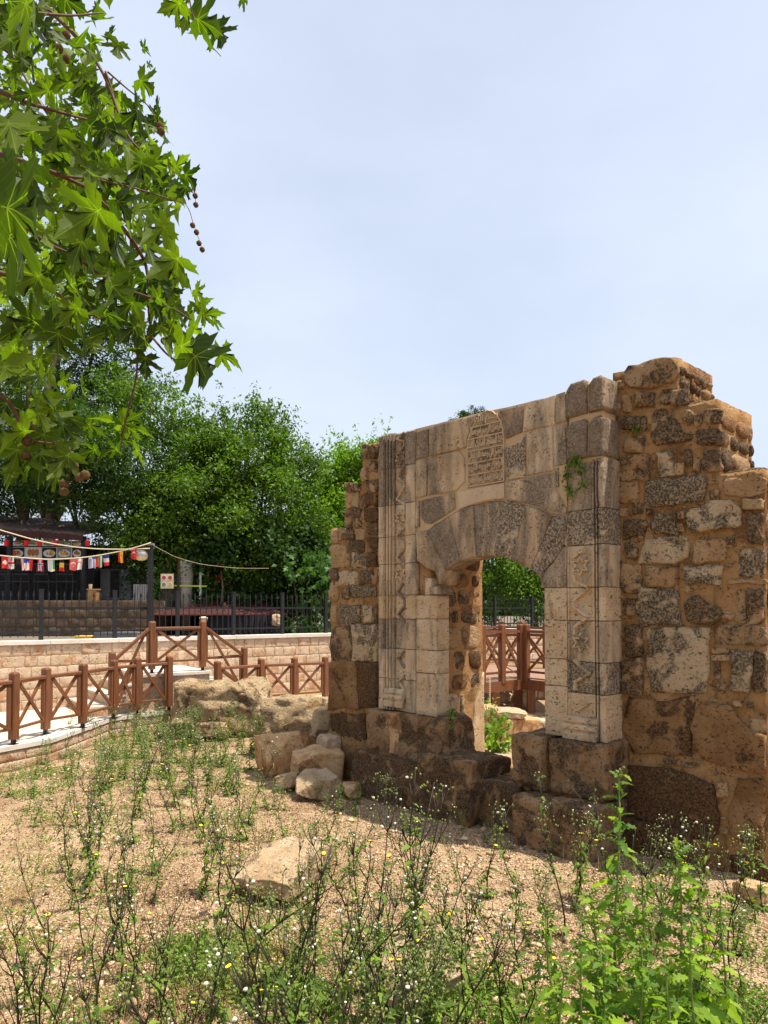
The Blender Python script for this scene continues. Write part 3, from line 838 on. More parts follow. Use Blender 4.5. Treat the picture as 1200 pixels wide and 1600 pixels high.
# pale mortar bedding behind the blocks (above the arch only)
def bed():
    top = [(40, 100), (500, 22), (640, -2), (1135, -120)]
    Q = list(top) + [(1135, 1000), (1030, 790)] + [ext[k] for k in range(10, -1, -1)] + [(50, 1000)]
    P = tp(Q, -0.02); P[:, 1] = np.minimum(P[:, 1], ZT - 0.01)
    P = densify(P, 0.05, 0.004, 3)
    mb = MB(); n = len(P)
    V = np.concatenate([gproj(P[:, 0], P[:, 1], np.full(n, -0.22)), gproj(P[:, 0], P[:, 1], -0.014 + 0.006 * fbm(np.c_[P * 8, np.zeros(n)], 5))])
    mb.add(V, [tuple(range(n))[::-1], tuple(range(n, 2 * n))] + [(i, (i + 1) % n, n + (i + 1) % n, n + i) for i in range(n)])
    link('mortar_bed', mb.mesh('mortar_bed', M['mortar_pale']), portal)
bed()
# inscribed slab
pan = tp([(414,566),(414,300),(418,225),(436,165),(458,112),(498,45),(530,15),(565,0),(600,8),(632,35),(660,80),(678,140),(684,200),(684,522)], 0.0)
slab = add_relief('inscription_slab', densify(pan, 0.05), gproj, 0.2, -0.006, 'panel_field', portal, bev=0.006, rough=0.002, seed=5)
sl, sr = pan[0][0], pan[-1][0]
zb = (pan[0][1] + pan[-1][1]) / 2; zt = pan[7][1]
mb = MB()
rows = [zb + (zt - zb) * k for k in (0.0, 0.165, 0.325, 0.49, 0.655, 0.81, 1.0)]
for k, z in enumerate(rows[1:6]):
    half = 0.0
    if k == 4: half = 0.035
    bar_strip([(sl + 0.012 + half, z), (sr - 0.012 - half * 0.6, z)], 0.013, -0.006, 0.009, mb)
for i in range(len(pan) - 1):
    c = pan.mean(0); p0 = pan[i] + (c - pan[i]) * 0.04; p1 = pan[i + 1] + (c - pan[i + 1]) * 0.04
    bar_strip([p0, p1], 0.012, -0.006, 0.010, mb)
bar_strip([pan[0] + (0.01, 0.012), pan[-1] + (-0.01, 0.012)], 0.014, -0.006, 0.010, mb)
link('border', mb.mesh('border', M['panel']), slab)
# raised script
FORMS = {'ا': ('FE8D', 'FE8E', None, None), 'ب': ('FE8F', 'FE90', 'FE91', 'FE92'), 'ت': ('FE95', 'FE96', 'FE97', 'FE98'), 'ج': ('FE9D', 'FE9E', 'FE9F', 'FEA0'), 'ح': ('FEA1', 'FEA2', 'FEA3', 'FEA4'),
 'خ': ('FEA5', 'FEA6', 'FEA7', 'FEA8'), 'د': ('FEA9', 'FEAA', None, None), 'ر': ('FEAD', 'FEAE', None, None), 'س': ('FEB1', 'FEB2', 'FEB3', 'FEB4'), 'ص': ('FEB9', 'FEBA', 'FEBB', 'FEBC'), 'ع': ('FEC9', 'FECA', 'FECB', 'FECC'),
 'ق': ('FED5', 'FED6', 'FED7', 'FED8'), 'ل': ('FEDD', 'FEDE', 'FEDF', 'FEE0'), 'م': ('FEE1', 'FEE2', 'FEE3', 'FEE4'), 'ض': ('FEBD', 'FEBE', 'FEBF', 'FEC0'), 'ن': ('FEE5', 'FEE6', 'FEE7', 'FEE8'), 'ه': ('FEE9', 'FEEA', 'FEEB', 'FEEC'), 'و': ('FEED', 'FEEE', None, None),
 'ي': ('FEF1', 'FEF2', 'FEF3', 'FEF4'), 'ف': ('FED1', 'FED2', 'FED3', 'FED4'), 'ك': ('FED9', 'FEDA', 'FEDB', 'FEDC'), 'ش': ('FEB5', 'FEB6', 'FEB7', 'FEB8'), 'ز': ('FEAF', 'FEB0', None, None), 'ة': ('FE93', 'FE94', None, None)}
def shape(t):
    out = []
    for i, ch in enumerate(t):
        if ch not in FORMS: out.append(ch); continue
        f = FORMS[ch]
        pj = i > 0 and t[i - 1] in FORMS and FORMS[t[i - 1]][2] is not None
        nj = f[2] is not None and i + 1 < len(t) and t[i + 1] in FORMS
        k = 3 if pj and nj else (1 if pj else (2 if nj else 0))
        out.append(chr(int(f[k] or f[1], 16)))
    return ''.join(reversed(out))
lines = ['بسم الله', 'الرحمن الرحيم امر بعمل', 'هدا المسجد المبارك العبد', 'الفقير الي رحمة الله تعالي', 'الراجي عفو ربه الكريم', 'في شهر رمضان سنة خمس']
lines = [l.replace('ذ', 'د') for l in lines]
def script_line(txt, s0, s1, z0, z1):
    cu = bpy.data.curves.new('script', 'FONT'); cu.body = shape(txt); cu.extrude = 0.05; cu.resolution_u = 2; cu.offset = 0.02
    o = bpy.data.objects.new('script', cu); COL.objects.link(o)
    dg = bpy.context.evaluated_depsgraph_get()
    me = bpy.data.meshes.new_from_object(o.evaluated_get(dg))
    bpy.data.objects.remove(o)
    n = len(me.vertices)
    if n == 0: return
    co = np.empty(n * 3, np.float32); me.vertices.foreach_get('co', co); co = co.reshape(-1, 3)
    lo, hi = co.min(0), co.max(0)
    u = (co[:, 0] - lo[0]) / (hi[0] - lo[0]); v = (co[:, 1] - lo[1]) / (hi[1] - lo[1])
    W = gproj(s0 + (s1 - s0) * u, z0 + (z1 - z0) * v, np.where(co[:, 2] > 0, 0.008, -0.008))
    me.vertices.foreach_set('co', W.astype(np.float32).ravel()); me.materials.clear(); me.materials.append(M['panel']); me.update()
    link('script', me, slab)
for k in range(6):
    ins = 0.02 if k < 4 else (0.035 if k == 4 else 0.10)
    script_line(lines[5 - k], sl + ins, sr - ins * 0.8, rows[k] + 0.006, rows[k + 1] - (0.006 if k < 5 else 0.03))

# ---- plinth blocks under the pilasters and the threshold
def sboxmesh(n, power=7.0):
    """unit rounded cube, n cells a side"""
    g = np.linspace(-1, 1, n + 1); V = []; F = []; idx = {}
    def vid(p):
        key = tuple(np.round(p, 5))
        if key not in idx: idx[key] = len(V); V.append(p)
        return idx[key]
    for ax in range(3):
        for sd in (-1, 1):
            for i in range(n):
                for j in range(n):
                    q = []
                    for a, b in ((i, j), (i + 1, j), (i + 1, j + 1), (i, j + 1)):
                        p = [0, 0, 0]; p[ax] = sd; p[(ax + 1) % 3] = g[a]; p[(ax + 2) % 3] = g[b]; q.append(vid(np.array(p, float)))
                    F.append(tuple(q if sd > 0 else q[::-1]))
    V = np.array(V)
    r = (np.abs(V) ** power).sum(1) ** (1 / power)
    return V / r[:, None], np.array(F)
_SB = {n: sboxmesh(n, 26.0 if n > 5 else 4.0) for n in (5, 8, 12, 18, 26, 34)}
def rockgeo(size, seed, n=12, cuts=4, amp=0.06, cutd=0.78, fr=2.0):
    V, F = _SB[n]; V = V.copy(); r = np.random.default_rng(seed)
    for _ in range(cuts):
        d = r.normal(size=3); d /= np.linalg.norm(d); k = (np.abs(d).sum()) * r.uniform(cutd, 1.0)
        t = V @ d; V = V - np.outer(np.maximum(t - k, 0), d)
    S = np.asarray(size, float) / 2
    V = V * S
    m = float(np.mean(S))
    q = V / m * fr + seed * 3.7
    D = np.stack([fbm(q, seed, 5), fbm(q, seed + 7, 5), fbm(q, seed + 13, 5)], -1)
    rd = 1 - np.abs(fbm(q * 1.9 + 5, seed + 3, 3)) * 4          # cracks and ledges
    U = V / (np.linalg.norm(V, axis=1, keepdims=True) + 1e-9)
    return V + D * amp * m - U * (np.clip(rd, 0, 1) * 0.35 * amp * m)[:, None], F
def plinth(s0, s1, o0, o1, z0, z1, seed, mat='plinth', amp=0.10, n=34, name='plinth_stone', cuts=7):
    V, F = rockgeo((s1 - s0, o1 - o0, z1 - z0), seed, n, cuts, amp, 0.84, 1.5)
    V = V + np.array([(s0 + s1) / 2, (o0 + o1) / 2, (z0 + z1) / 2])
    V[:, 2] = np.maximum(V[:, 2], -0.2)
    return link(name, mesh_np(name, gproj(V[:, 0], V[:, 2], V[:, 1]), F, M[mat], False), gate)
PB = LZ[0]
plinth(-0.12, 0.26, -0.35, 0.10, 0.46, PB - 0.002, 1)
plinth(0.20, 0.46, -0.33, 0.10, 0.46, PB - 0.01, 2, 'rock_orange', 0.05)
plinth(0.40, 1.10, -0.40, 0.11, 0.44, PB + 0.0, 3)
plinth(-0.20, 0.92, -0.40, 0.30, -0.1, 0.47, 4)
plinth(0.84, 1.62, -0.35, 0.33, -0.1, 0.60, 5, amp=0.13)
plinth(1.50, 2.06, -0.35, 0.16, -0.1, 0.42, 6)
plinth(2.02, 2.34, -0.36, 0.22, 0.44, PB - 0.005, 7)
plinth(2.36, 2.93, -0.36, 0.13, 0.44, PB - 0.01, 8)
rough_box('mortar', 2.05, 2.85, -0.3, 0.08, 0.4, PB - 0.05, 'mortar', gate, 0.01)
plinth(2.13, 2.92, -0.35, 0.38, -0.12, 0.43, 9, amp=0.12)
plinth(2.85, 3.5, -0.6, -0.17, -0.15, 0.26, 10, 'r')
plinth(s3_ - 0.06, -0.30, -0.6, -0.08, -0.15, 0.55, 11, 'r')
rough_box('mortar', 0.0, 2.86, -0.9, -0.22, -0.1, 0.42, 'mortar', gate, 0.02)

# ================================================================ GROUND
def axis(lo, hi, step, far):
    a = list(np.arange(lo, hi + 1e-6, step))
    k = step; x = a[-1]
    while x < far: k *= 1.7; x += k; a.append(x)
    k = step; x = a[0]
    while x > -far: k *= 1.7; x -= k; a.insert(0, x)
    return np.array(a)
def ground_z(x, y):
    x = np.asarray(x, float); y = np.asarray(y, float)
    f = np.clip(1.5 - np.abs(x) / 12, 0, 1) * np.clip((18 - y) / 4, 0, 1) * np.clip((y + 6) / 3, 0, 1)
    p = np.stack([x * 0.6, y * 0.6, np.zeros_like(x)], -1)
    return (0.05 * fbm(p, 2, 3) + 0.015 * fbm(p * 6, 8, 2)) * f - 0.02
n = NT('sandy gravel ground')
p = n.coords(False)
v1 = n.n('TexVoronoi', {'Vector': p, 'Scale': 55.0}).outputs
v2 = n.n('TexVoronoi', {'Vector': p, 'Scale': 120.0}).outputs
big = n.noise(p, 1.1, 5)
base = n.mix(n.ramp(big, 0.35, 0.65), (0.54, 0.37, 0.22), (0.46, 0.30, 0.17))
grain = n.mix(n.ramp(n.n('SeparateColor', {0: v1['Color']}).outputs[0], 0, 1), (0.36, 0.23, 0.12), (0.64, 0.47, 0.30))
col = n.mix(0.55, base, grain)
gap = n.math('MULTIPLY', n.ramp(v1['Distance'], 0.40, 0.62), n.ramp(n.noise(p, 7.0, 3), 0.38, 0.58, 0.25, 0.95))
col = n.mix(gap, col, (0.13, 0.075, 0.04))
soil = n.ramp(n.noise(p, 1.6, 8, 0.75), 0.50, 0.66, 0, 0.75)
col = n.mix(soil, col, (0.22, 0.125, 0.065))
col = n.mix(n.ramp(n.noise(p, 0.55, 6, 0.7), 0.52, 0.64, 0, 0.6), col, (0.58, 0.42, 0.27))
M['ground'] = n.done(col, 0.95, n.math('SUBTRACT', n.math('ADD', n.math('MULTIPLY', v2['Distance'], 0.35), n.noise(p, 30.0, 5)), v1['Distance']), 0.9, 0.02, 0.15)
ax = axis(-7, 6, 0.08, 500); ay = axis(2, 16, 0.08, 500)
X, Y = np.meshgrid(ax, ay)
V = np.stack([X, Y, ground_z(X, Y)], -1).reshape(-1, 3)
nx, ny = len(ax), len(ay)
I = np.arange(nx * ny).reshape(ny, nx)
F = np.stack([I[:-1, :-1], I[:-1, 1:], I[1:, 1:], I[1:, :-1]], -1).reshape(-1, 4)
tag(link('ground', mesh_np('ground', V, F, M['ground'], True)), 'sandy gravel ground of the garden in front of the gateway', kind='structure')

# loose pebbles
def pebbles(name, N, region, sizes, mat, seed, label):
    r = np.random.default_rng(seed)
    x, y = region(r, N)
    N = len(x)
    base = np.array([(1, 0, 0), (0, 1, 0), (-1, 0, 0), (0, -1, 0), (0, 0, 1), (0, 0, -1)], float)
    Fb = np.array([(0, 1, 4), (1, 2, 4), (2, 3, 4), (3, 0, 4), (1, 0, 5), (2, 1, 5), (3, 2, 5), (0, 3, 5)])
    s = r.uniform(*sizes, N) * (1 + r.exponential(0.35, N))
    a = r.uniform(0, 6.28, N); ca, sa = np.cos(a), np.sin(a)
    L = base[None] * np.stack([s, s * r.uniform(0.5, 1, N), s * r.uniform(0.35, 0.7, N)], -1)[:, None]
    L += r.normal(0, 0.18, L.shape) * s[:, None, None]
    W = np.stack([L[..., 0] * ca[:, None] - L[..., 1] * sa[:, None] + x[:, None], L[..., 0] * sa[:, None] + L[..., 1] * ca[:, None] + y[:, None], L[..., 2] + (ground_z(x, y) + s * 0.2)[:, None]], -1)
    Fs = (Fb[None] + 6 * np.arange(N)[:, None, None]).reshape(-1, 3)
    var = np.repeat(r.random(N), 6)
    o = link(name, mesh_np(name, W.reshape(-1, 3), Fs, mat, False, var=var))
    tag(o, label, kind='stuff')
n = NT('pebble')
at = n.n('Attribute', attribute_name='var').outputs['Fac']
c = n.mix(at, (0.38, 0.24, 0.13), (0.68, 0.52, 0.35))
c = n.mix(n.ramp(at, 0.92, 0.94), c, (0.16, 0.09, 0.05))
M['pebble'] = n.done(c, 0.9, spec=0.2)
def reg_near(r, N):
    y = 3.0 + 9.0 * r.random(N) ** 1.7
    x = (r.random(N) * 1.16 - 0.58) * y
    return x, y
pebbles('gravel', 60000, reg_near, (0.004, 0.009), M['pebble'], 1, 'pale loose gravel scattered over the garden ground')

def reg_patch(r, N):
    x, y = reg_near(r, N * 4)
    k = fbm(np.stack([x * 0.9, y * 0.9, x * 0], -1), 61) > 0.05
    return x[k][:N], y[k][:N]
pebbles('scattered_stones', 2600, reg_patch, (0.010, 0.022), M['pebble'], 2, 'coarser stones scattered in patches over the gravel')

# ================================================================ LOOSE ROCKS
def rock(px0, px1, pyt, pyb, Y, depth, mat, label, seed, cuts=5, amp=0.10, rot=0.0, name='rock', cat='rock', n=26, tilt=(0, 0), group=None, sink=0.04, cutd=0.72, h=None):
    """a rock seen between px0..px1, with its top at pyt and its foot at pyb"""
    a = T(px0, pyb, Y); b = T(px1, pyb, Y); t = T((px0 + px1) / 2, pyt, Y + depth * 0.8)
    w = b[0] - a[0]; zf = max(a[2], -0.02)
    h = (h or max(t[2] - zf, 0.05)) + sink
    V, F = rockgeo((w * 1.10, depth * 1.1, h * 1.12), seed, n, cuts + 8, amp * 1.3, cutd - 0.08, 1.6)
    rt_ = random.Random(seed); tilt = (tilt[0] + rt_.uniform(-0.10, 0.10), tilt[1] + rt_.uniform(-0.12, 0.12)); rot += rt_.uniform(-0.25, 0.35)
    cx, cy = (a[0] + b[0]) / 2, Y + depth / 2
    o = link(name, mesh_np(name, V, F, M[mat], n <= 12), None, (cx, cy, zf - sink + h / 2), (tilt[0], tilt[1], rot))
    return tag(o, label, cat, group)
rock(270, 408, 1066, 1142, 11.6, 1.3, 'boulder', 'large flat-topped rough boulder beside the stair landing', 3, 4, 0.16, 0.1, 'boulder', 'boulder')
rock(412, 512, 1090, 1176, 10.0, 1.0, 'boulder', 'pitted brown boulder against the left wall of the gateway', 21, 3, 0.14, -0.15, 'boulder', 'boulder')
rock(488, 522, 1108, 1146, 9.4, 0.35, 'rock', 'small pale rock wedged between pitted boulder and gateway wall', 31, 5, 0.08, 0.3)
rock(402, 468, 1140, 1206, 8.9, 0.55, 'rock_orange', 'angular orange rock with a bright slanting top face', 42, 7, 0.05, 0.5, cutd=0.62)
rock(455, 528, 1168, 1218, 8.45, 0.5, 'rock_orange', 'squared orange rock at the foot of the left gateway wall', 53, 4, 0.05, 0.15)
rock(462, 530, 1203, 1244, 7.85, 0.4, 'rock', 'low sloping rock in front of the squared orange rock', 64, 7, 0.06, 0.2, cutd=0.6)
rock(382, 484, 1328, 1392, 5.15, 0.75, 'rock', 'flat pale rock half hidden by weeds in mid garden', 75, 5, 0.10, -0.1, h=0.13)
rock(575, 708, 1482, 1580, 3.75, 0.55, 'rock', 'pale rock among the tallest weeds at the front of the garden', 86, 5, 0.10, 0.2, h=0.12)
rock(255, 296, 1252, 1266, 7.6, 0.2, 'rock', 'small pale stone lying among the left weeds', 97, 5, 0.08, 0.2, n=12)
rock(262, 300, 1078, 1108, 12.9, 0.6, 'boulder', 'dark rough rock heaped left of the large flat-topped boulder', 98, 5, 0.15, 0.2)
rock(412, 436, 1098, 1130, 10.9, 0.5, 'boulder', 'square brown rock behind the pitted boulder', 99, 4, 0.1, 0.2)
rock(432, 462, 1206, 1226, 8.2, 0.25, 'rock', 'small rock lying in front of the angular orange rock', 201, 5, 0.08, 0.2)
rock(500, 524, 1148, 1172, 8.8, 0.3, 'rock', 'small pale rock behind the squared orange rock', 202, 5, 0.08, 0.5)
rock(536, 560, 1222, 1242, 7.9, 0.25, 'rock_orange', 'small orange stone at the left end of the plinth', 203, 5, 0.08, 0.1)
rock(300, 350, 1128, 1150, 11.2, 0.4, 'boulder', 'low rough stone in front of the large flat-topped boulder', 204, 5, 0.12, 0.1)
# seen through the doorway
rock(772, 834, 1118, 1164, 10.9, 0.55, 'rock_orange', 'orange ashlar block lying beyond the doorway', 5, 2, 0.04, 0.1, 'stone_block', 'stone block')
o = rock(776, 821, 1108, 1122, 10.85, 0.4, 'rock', 'pale slab lying on top of the orange block beyond the doorway', 6, 3, 0.05, 0.1, 'stone_slab', 'stone slab', sink=0.0)
o.location.z = float(T(798, 1114, 11.0)[2])
rock(787, 813, 1160, 1182, 9.9, 0.3, 'rock', 'small pale rock at the foot of the orange block', 7, 5, 0.06, 0.4)
rock(834, 856, 1116, 1144, 11.5, 0.35, 'rock', 'pointed pale rock right of the orange block', 8, 8, 0.06, 0.2, cutd=0.5)
rock(752, 778, 1102, 1140, 11.4, 0.4, 'rock_orange', 'cream rock left of the slab beyond the doorway', 9, 4, 0.06, 0.2)
rock(783, 803, 1084, 1096, 15.2, 0.3, 'rock', 'flat pale stone under the timber deck', 10, 4, 0.08, 0.1, n=12)
rock(812, 828, 1080, 1100, 15.0, 0.3, 'rock', 'upright pale stone under the timber deck', 12, 5, 0.08, 0.1, n=12)
rock(790, 860, 1182, 1200, 9.0, 0.9, 'rock', 'flat pale paving stone just beyond the threshold', 14, 2, 0.04, 0.1, n=12)
rock(1172, 1200, 1375, 1400, 5.0, 0.2, 'rock_orange', 'small orange stone below the right end of the rubble wall', 15, 4, 0.06, 0.2, n=12)

# ================================================================ RETAINING WALL, TERRACE, PATH
WA = np.array([-6.65, 12.3]); WD = np.array([5.4, 4.0]); WDl = np.linalg.norm(WD); WD = WD / WDl
WN = np.array([WD[1], -WD[0]])            # towards the garden
def wp(u, o, z):
    u, o, z = np.broadcast_arrays(np.asarray(u, float), np.asarray(o, float), np.asarray(z, float))
    return np.stack([WA[0] + WD[0] * u + WN[0] * o, WA[1] + WD[1] * u + WN[1] * o, z], -1)
def wu(px, o=0.0):
    """pixel column -> u along the retaining wall"""
    r = ray(px, 950); b = WA + WN * o
    k, u = np.linalg.solve(np.array([[r[0], -WD[0]], [r[1], -WD[1]]]), b)
    return float(u)
CT = 1.52
def wbox(mb, u0, u1, o0, o1, z0, z1):
    c = wp([u0, u1, u1, u0, u0, u1, u1, u0], [o0, o0, o1, o1, o0, o0, o1, o1], [z0] * 4 + [z1] * 4)
    mb.add(c, [(0, 3, 2, 1), (4, 5, 6, 7), (0, 1, 5, 4), (1, 2, 6, 5), (2, 3, 7, 6), (3, 0, 4, 7)])
rw = empty('retaining_wall', wp(0, 0, 0), 'long cream block retaining wall with a pale coping behind the path', 'wall')
RW0 = np.array(rw.location)
mb = MB(); wbox(mb, -10, 22, -0.35, -0.001, -0.2, CT - 0.07)
mb.V = [v - RW0 for v in mb.V]
link('backing', mb.mesh('backing', M['mortar_pale']), rw)
r = random.Random(4)
u = -10.0
while u < 22:
    L = 1.2
    mb = MB(); wbox(mb, u + 0.003, u + L - 0.003, -0.42, 0.05, CT - 0.068, CT)
    mb.V = [v - RW0 for v in mb.V]; link('coping', mb.mesh('coping', M['coping']), rw); u += L
def block_variant(seed, w, h, d=0.05, rough=0.010, nn=26):
    P = densify([(-w/2, -h/2), (w/2, -h/2), (w/2, h/2), (-w/2, h/2)], 0.07, 0.004, seed)
    V, F = _relblk(P, seed, d, rough)
    return V, F
def _relblk(P, seed, d, rough):
    pr = lambda u, v, o: np.stack(np.broadcast_arrays(np.asarray(u, float), -np.asarray(o, float), np.asarray(v, float)), -1)
    return relief(P, pr, d, 0.012, bev=0.012, dome=0.006, rough=rough, seed=seed)
bv = []
for k in range(8):
    V, F = block_variant(k, 0.30, 0.185)
    bv.append(mesh_np('wall_block', V, F, M['block'], True))
wang = math.atan2(WD[1], WD[0])
u_a, u_b = wu(-25), wu(518)
cnt = 0
hc = (CT - 0.07 - 0.27) / 6
def lay(u0, u1, z0, rows, hc, parent, P0, meshes, proj, ang, r):
    for row in range(rows):
        u = u0 + r.uniform(-0.2, 0)
        while u < u1:
            w = r.uniform(0.20, 0.36)
            c = proj(u + w / 2, 0.0, z0 + (row + 0.5) * hc)
            link('wall_block', r.choice(meshes), parent, c - P0, (0, 0, ang + r.choice((0, 0))), ((w - 0.007) / 0.30, r.uniform(0.7, 1.3), (hc - 0.007) / 0.185))
            u += w
lay(u_a, u_b, 0.27, 6, hc, rw, RW0, bv, wp, wang, r)
lay(wu(690), wu(900), 0.62, 4, hc, rw, RW0, bv, wp, wang, r)

# terrace behind the wall
n = NT('terrace paving')
p = n.coords(False)
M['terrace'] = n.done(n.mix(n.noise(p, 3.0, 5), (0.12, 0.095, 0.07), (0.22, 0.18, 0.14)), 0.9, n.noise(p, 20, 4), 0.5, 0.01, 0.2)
c = wp([-300, 300, 300, -300], [-0.30, -0.30, -600, -600], [1.44] * 4)
c2 = c.copy(); c2[:, 2] = -0.5
mb = MB().add(np.vstack([c2, c]), [(4, 5, 6, 7)[::-1] if False else (4, 7, 6, 5), (0, 1, 5, 4), (1, 2, 6, 5), (2, 3, 7, 6), (3, 0, 4, 7)])
tag(link('terrace', mb.mesh('terrace', M['terrace'])), kind='structure')

# paved path along the wall with its low edge wall
edge = [(-9.0, 3.5), (-6.2, 6.8)] + [tuple(G(a, b, 0.30)[:2]) for a, b in ((0, 1171), (82, 1156), (125, 1141), (175, 1123), (267, 1111))]
edge = [np.array(e) for e in edge]
e_last = edge[-1]
edge += [np.array([-2.9, 13.1]), np.array([-1.9, 13.35]), np.array([-0.9, 13.6]), np.array([0.6, 14.4])]
def off(P, d):
    out = []
    for i, p_ in enumerate(P):
        t_ = P[min(i + 1, len(P) - 1)] - P[max(i - 1, 0)]; t_ = t_ / np.linalg.norm(t_)
        out.append(p_ + d * np.array([-t_[1], t_[0]]))
    return out
PZ = 0.30
wallfoot = []
for e in edge:
    k = np.dot(e - WA, WD); q = WA + WD * k + WN * -0.02; wallfoot.append(q)
mb = MB()
V = []; F = []
i0 = off(edge, 0.22)
for i, (a, b) in enumerate(zip(i0, wallfoot)):
    z = PZ - (0.0 if i < 7 else 0.05 * (i - 6))
    for t in (0, 1): V.append((*(a + (b - a) * t), z))
for i in range(len(edge) - 1): F.append((2 * i, 2 * i + 2, 2 * i + 3, 2 * i + 1)[::-1])
pv = link('path', mesh_np('path', V, F, M['paving'])); tag(pv, kind='structure')
me = pv.data
# kerb coping slabs, pale, along the garden edge
kerb = empty('path_edge_wall', (edge[2][0], edge[2][1], 0), 'low stone edge wall with pale slabs carrying the curved wooden railing', 'wall')
K0 = np.array(kerb.location)
for i in range(len(edge) - 1):
    a, b = edge[i], edge[i + 1]; a2, b2 = off(edge, 0.24)[i], off(edge, 0.24)[i + 1]
    z = PZ - (0.0 if i < 7 else 0.05 * (i - 6)); z2 = PZ - (0.0 if i + 1 < 7 else 0.05 * (i - 5))
    top = [(*a, z + 0.02), (*b, z2 + 0.02), (*b2, z2 + 0.02), (*a2, z + 0.02)]
    bot = [(x, y, zz - 0.06) for x, y, zz in top]
    link('kerb_slab', mesh_np('kerb_slab', np.array(bot + top) - K0, [(0, 3, 2, 1), (4, 5, 6, 7), (0, 1, 5, 4), (1, 2, 6, 5), (2, 3, 7, 6), (3, 0, 4, 7)], M['coping']), kerb)
    # body of the edge wall and its face blocks
    ai, bi, a3, b3 = [np.array(q) for q in (off(edge, 0.03)[i], off(edge, 0.03)[i + 1], a2, b2)]
    top = [(*ai, z - 0.043), (*bi, z2 - 0.043), (*b3, z2 - 0.043), (*a3, z - 0.043)]; bot = [(x, y, -0.2) for x, y, zz in top]
    link('edge_core', mesh_np('edge_core', np.array(bot + top) - K0, [(0, 3, 2, 1), (4, 5, 6, 7), (0, 1, 5, 4), (1, 2, 6, 5), (2, 3, 7, 6), (3, 0, 4, 7)], M['mortar_pale']), kerb)
    if 2 <= i <= 9:
        d = bi - ai; L = np.linalg.norm(d); d = d / L; ang = math.atan2(d[1], d[0]); nb = max(1, int(L / 0.3))
        for k in range(nb):
            for row in range(2):
                c = ai + d * L * (k + 0.5) / nb
                link('edge_block', r.choice(bv), kerb, np.array([c[0], c[1], 0.02 + 0.13 * row + 0.03]) - K0, (0, 0, ang), ((L / nb - 0.01) / 0.30, 1, 0.12 / 0.185))

# stair landing against the wall
land = empty('stair_landing', tuple(G(280, 1110, 0.3)), 'raised stone landing with short flights of steps on both sides', 'stairs')
LD0 = np.array([*G(280, 1110, 0.3)[:2], 0.0]); land.location = tuple(LD0)
LZ0 = 0.96
ua, ub = wu(226, 1.6), wu(330, 1.6)
def lb(name, u0, u1, o0, o1, z0, z1, mat):
    mb = MB(); wbox(mb, u0, u1, o0, o1, z0, z1); mb.V = [v - LD0 for v in mb.V]
    link(name, mb.mesh(name, M[mat]), land)
oF = 1.55
lb('landing_body', ua, ub, 0.03, oF, 0.25, LZ0 - 0.05, 'block')
lb('landing_slab', ua - 0.03, ub + 0.03, 0.02, oF + 0.03, LZ0 - 0.05, LZ0, 'coping')
for k in range(3):
    z = LZ0 - 0.165 * (k + 1)
    lb('step', ua - 0.28 * (k + 1), ua - 0.28 * k - 0.001, 0.03, oF - 0.01 * k, 0.25, z - 0.03, 'block')
    lb('tread', ua - 0.28 * (k + 1) - 0.02, ua - 0.28 * k - 0.002, 0.025, oF + 0.01 - 0.01 * k, z - 0.03, z, 'paving')
    lb('step', ub + 0.28 * k + 0.001, ub + 0.28 * (k + 1), 0.03, oF - 0.01 * k, 0.25, z - 0.03, 'block')
    lb('tread', ub + 0.28 * k + 0.002, ub + 0.28 * (k + 1) + 0.02, 0.025, oF + 0.01 - 0.01 * k, z - 0.03, z, 'paving')

# ================================================================ WOODEN RAILINGS
def post_mesh(h, w=0.105):
    mb = MB(); c = w / 2; e = 0.012
    pr = [(-c + e, -c), (c - e, -c), (c, -c + e), (c, c - e), (c - e, c), (-c + e, c), (-c, c - e), (-c, -c + e)]
    V = [(x, y, 0.07) for x, y in pr] + [(x, y, h - 0.025) for x, y in pr] + [(x * 0.82, y * 0.82, h - 0.006) for x, y in pr] + [(x * 0.45, y * 0.45, h) for x, y in pr]
    F = [tuple(range(8))[::-1], tuple(range(24, 32))] + [(k * 8 + i, k * 8 + (i + 1) % 8, k * 8 + 8 + (i + 1) % 8, k * 8 + 8 + i) for k in range(3) for i in range(8)]
    return mb.add(V, F).mesh('post', M['wood'])
def foot_mesh():
    mb = MB(); mb.box((-0.05, -0.05, 0.0), (0.05, 0.05, 0.008)); mb.box((-0.022, -0.022, 0.008), (0.022, 0.022, 0.10))
    return mb.mesh('post_foot', M['iron'])
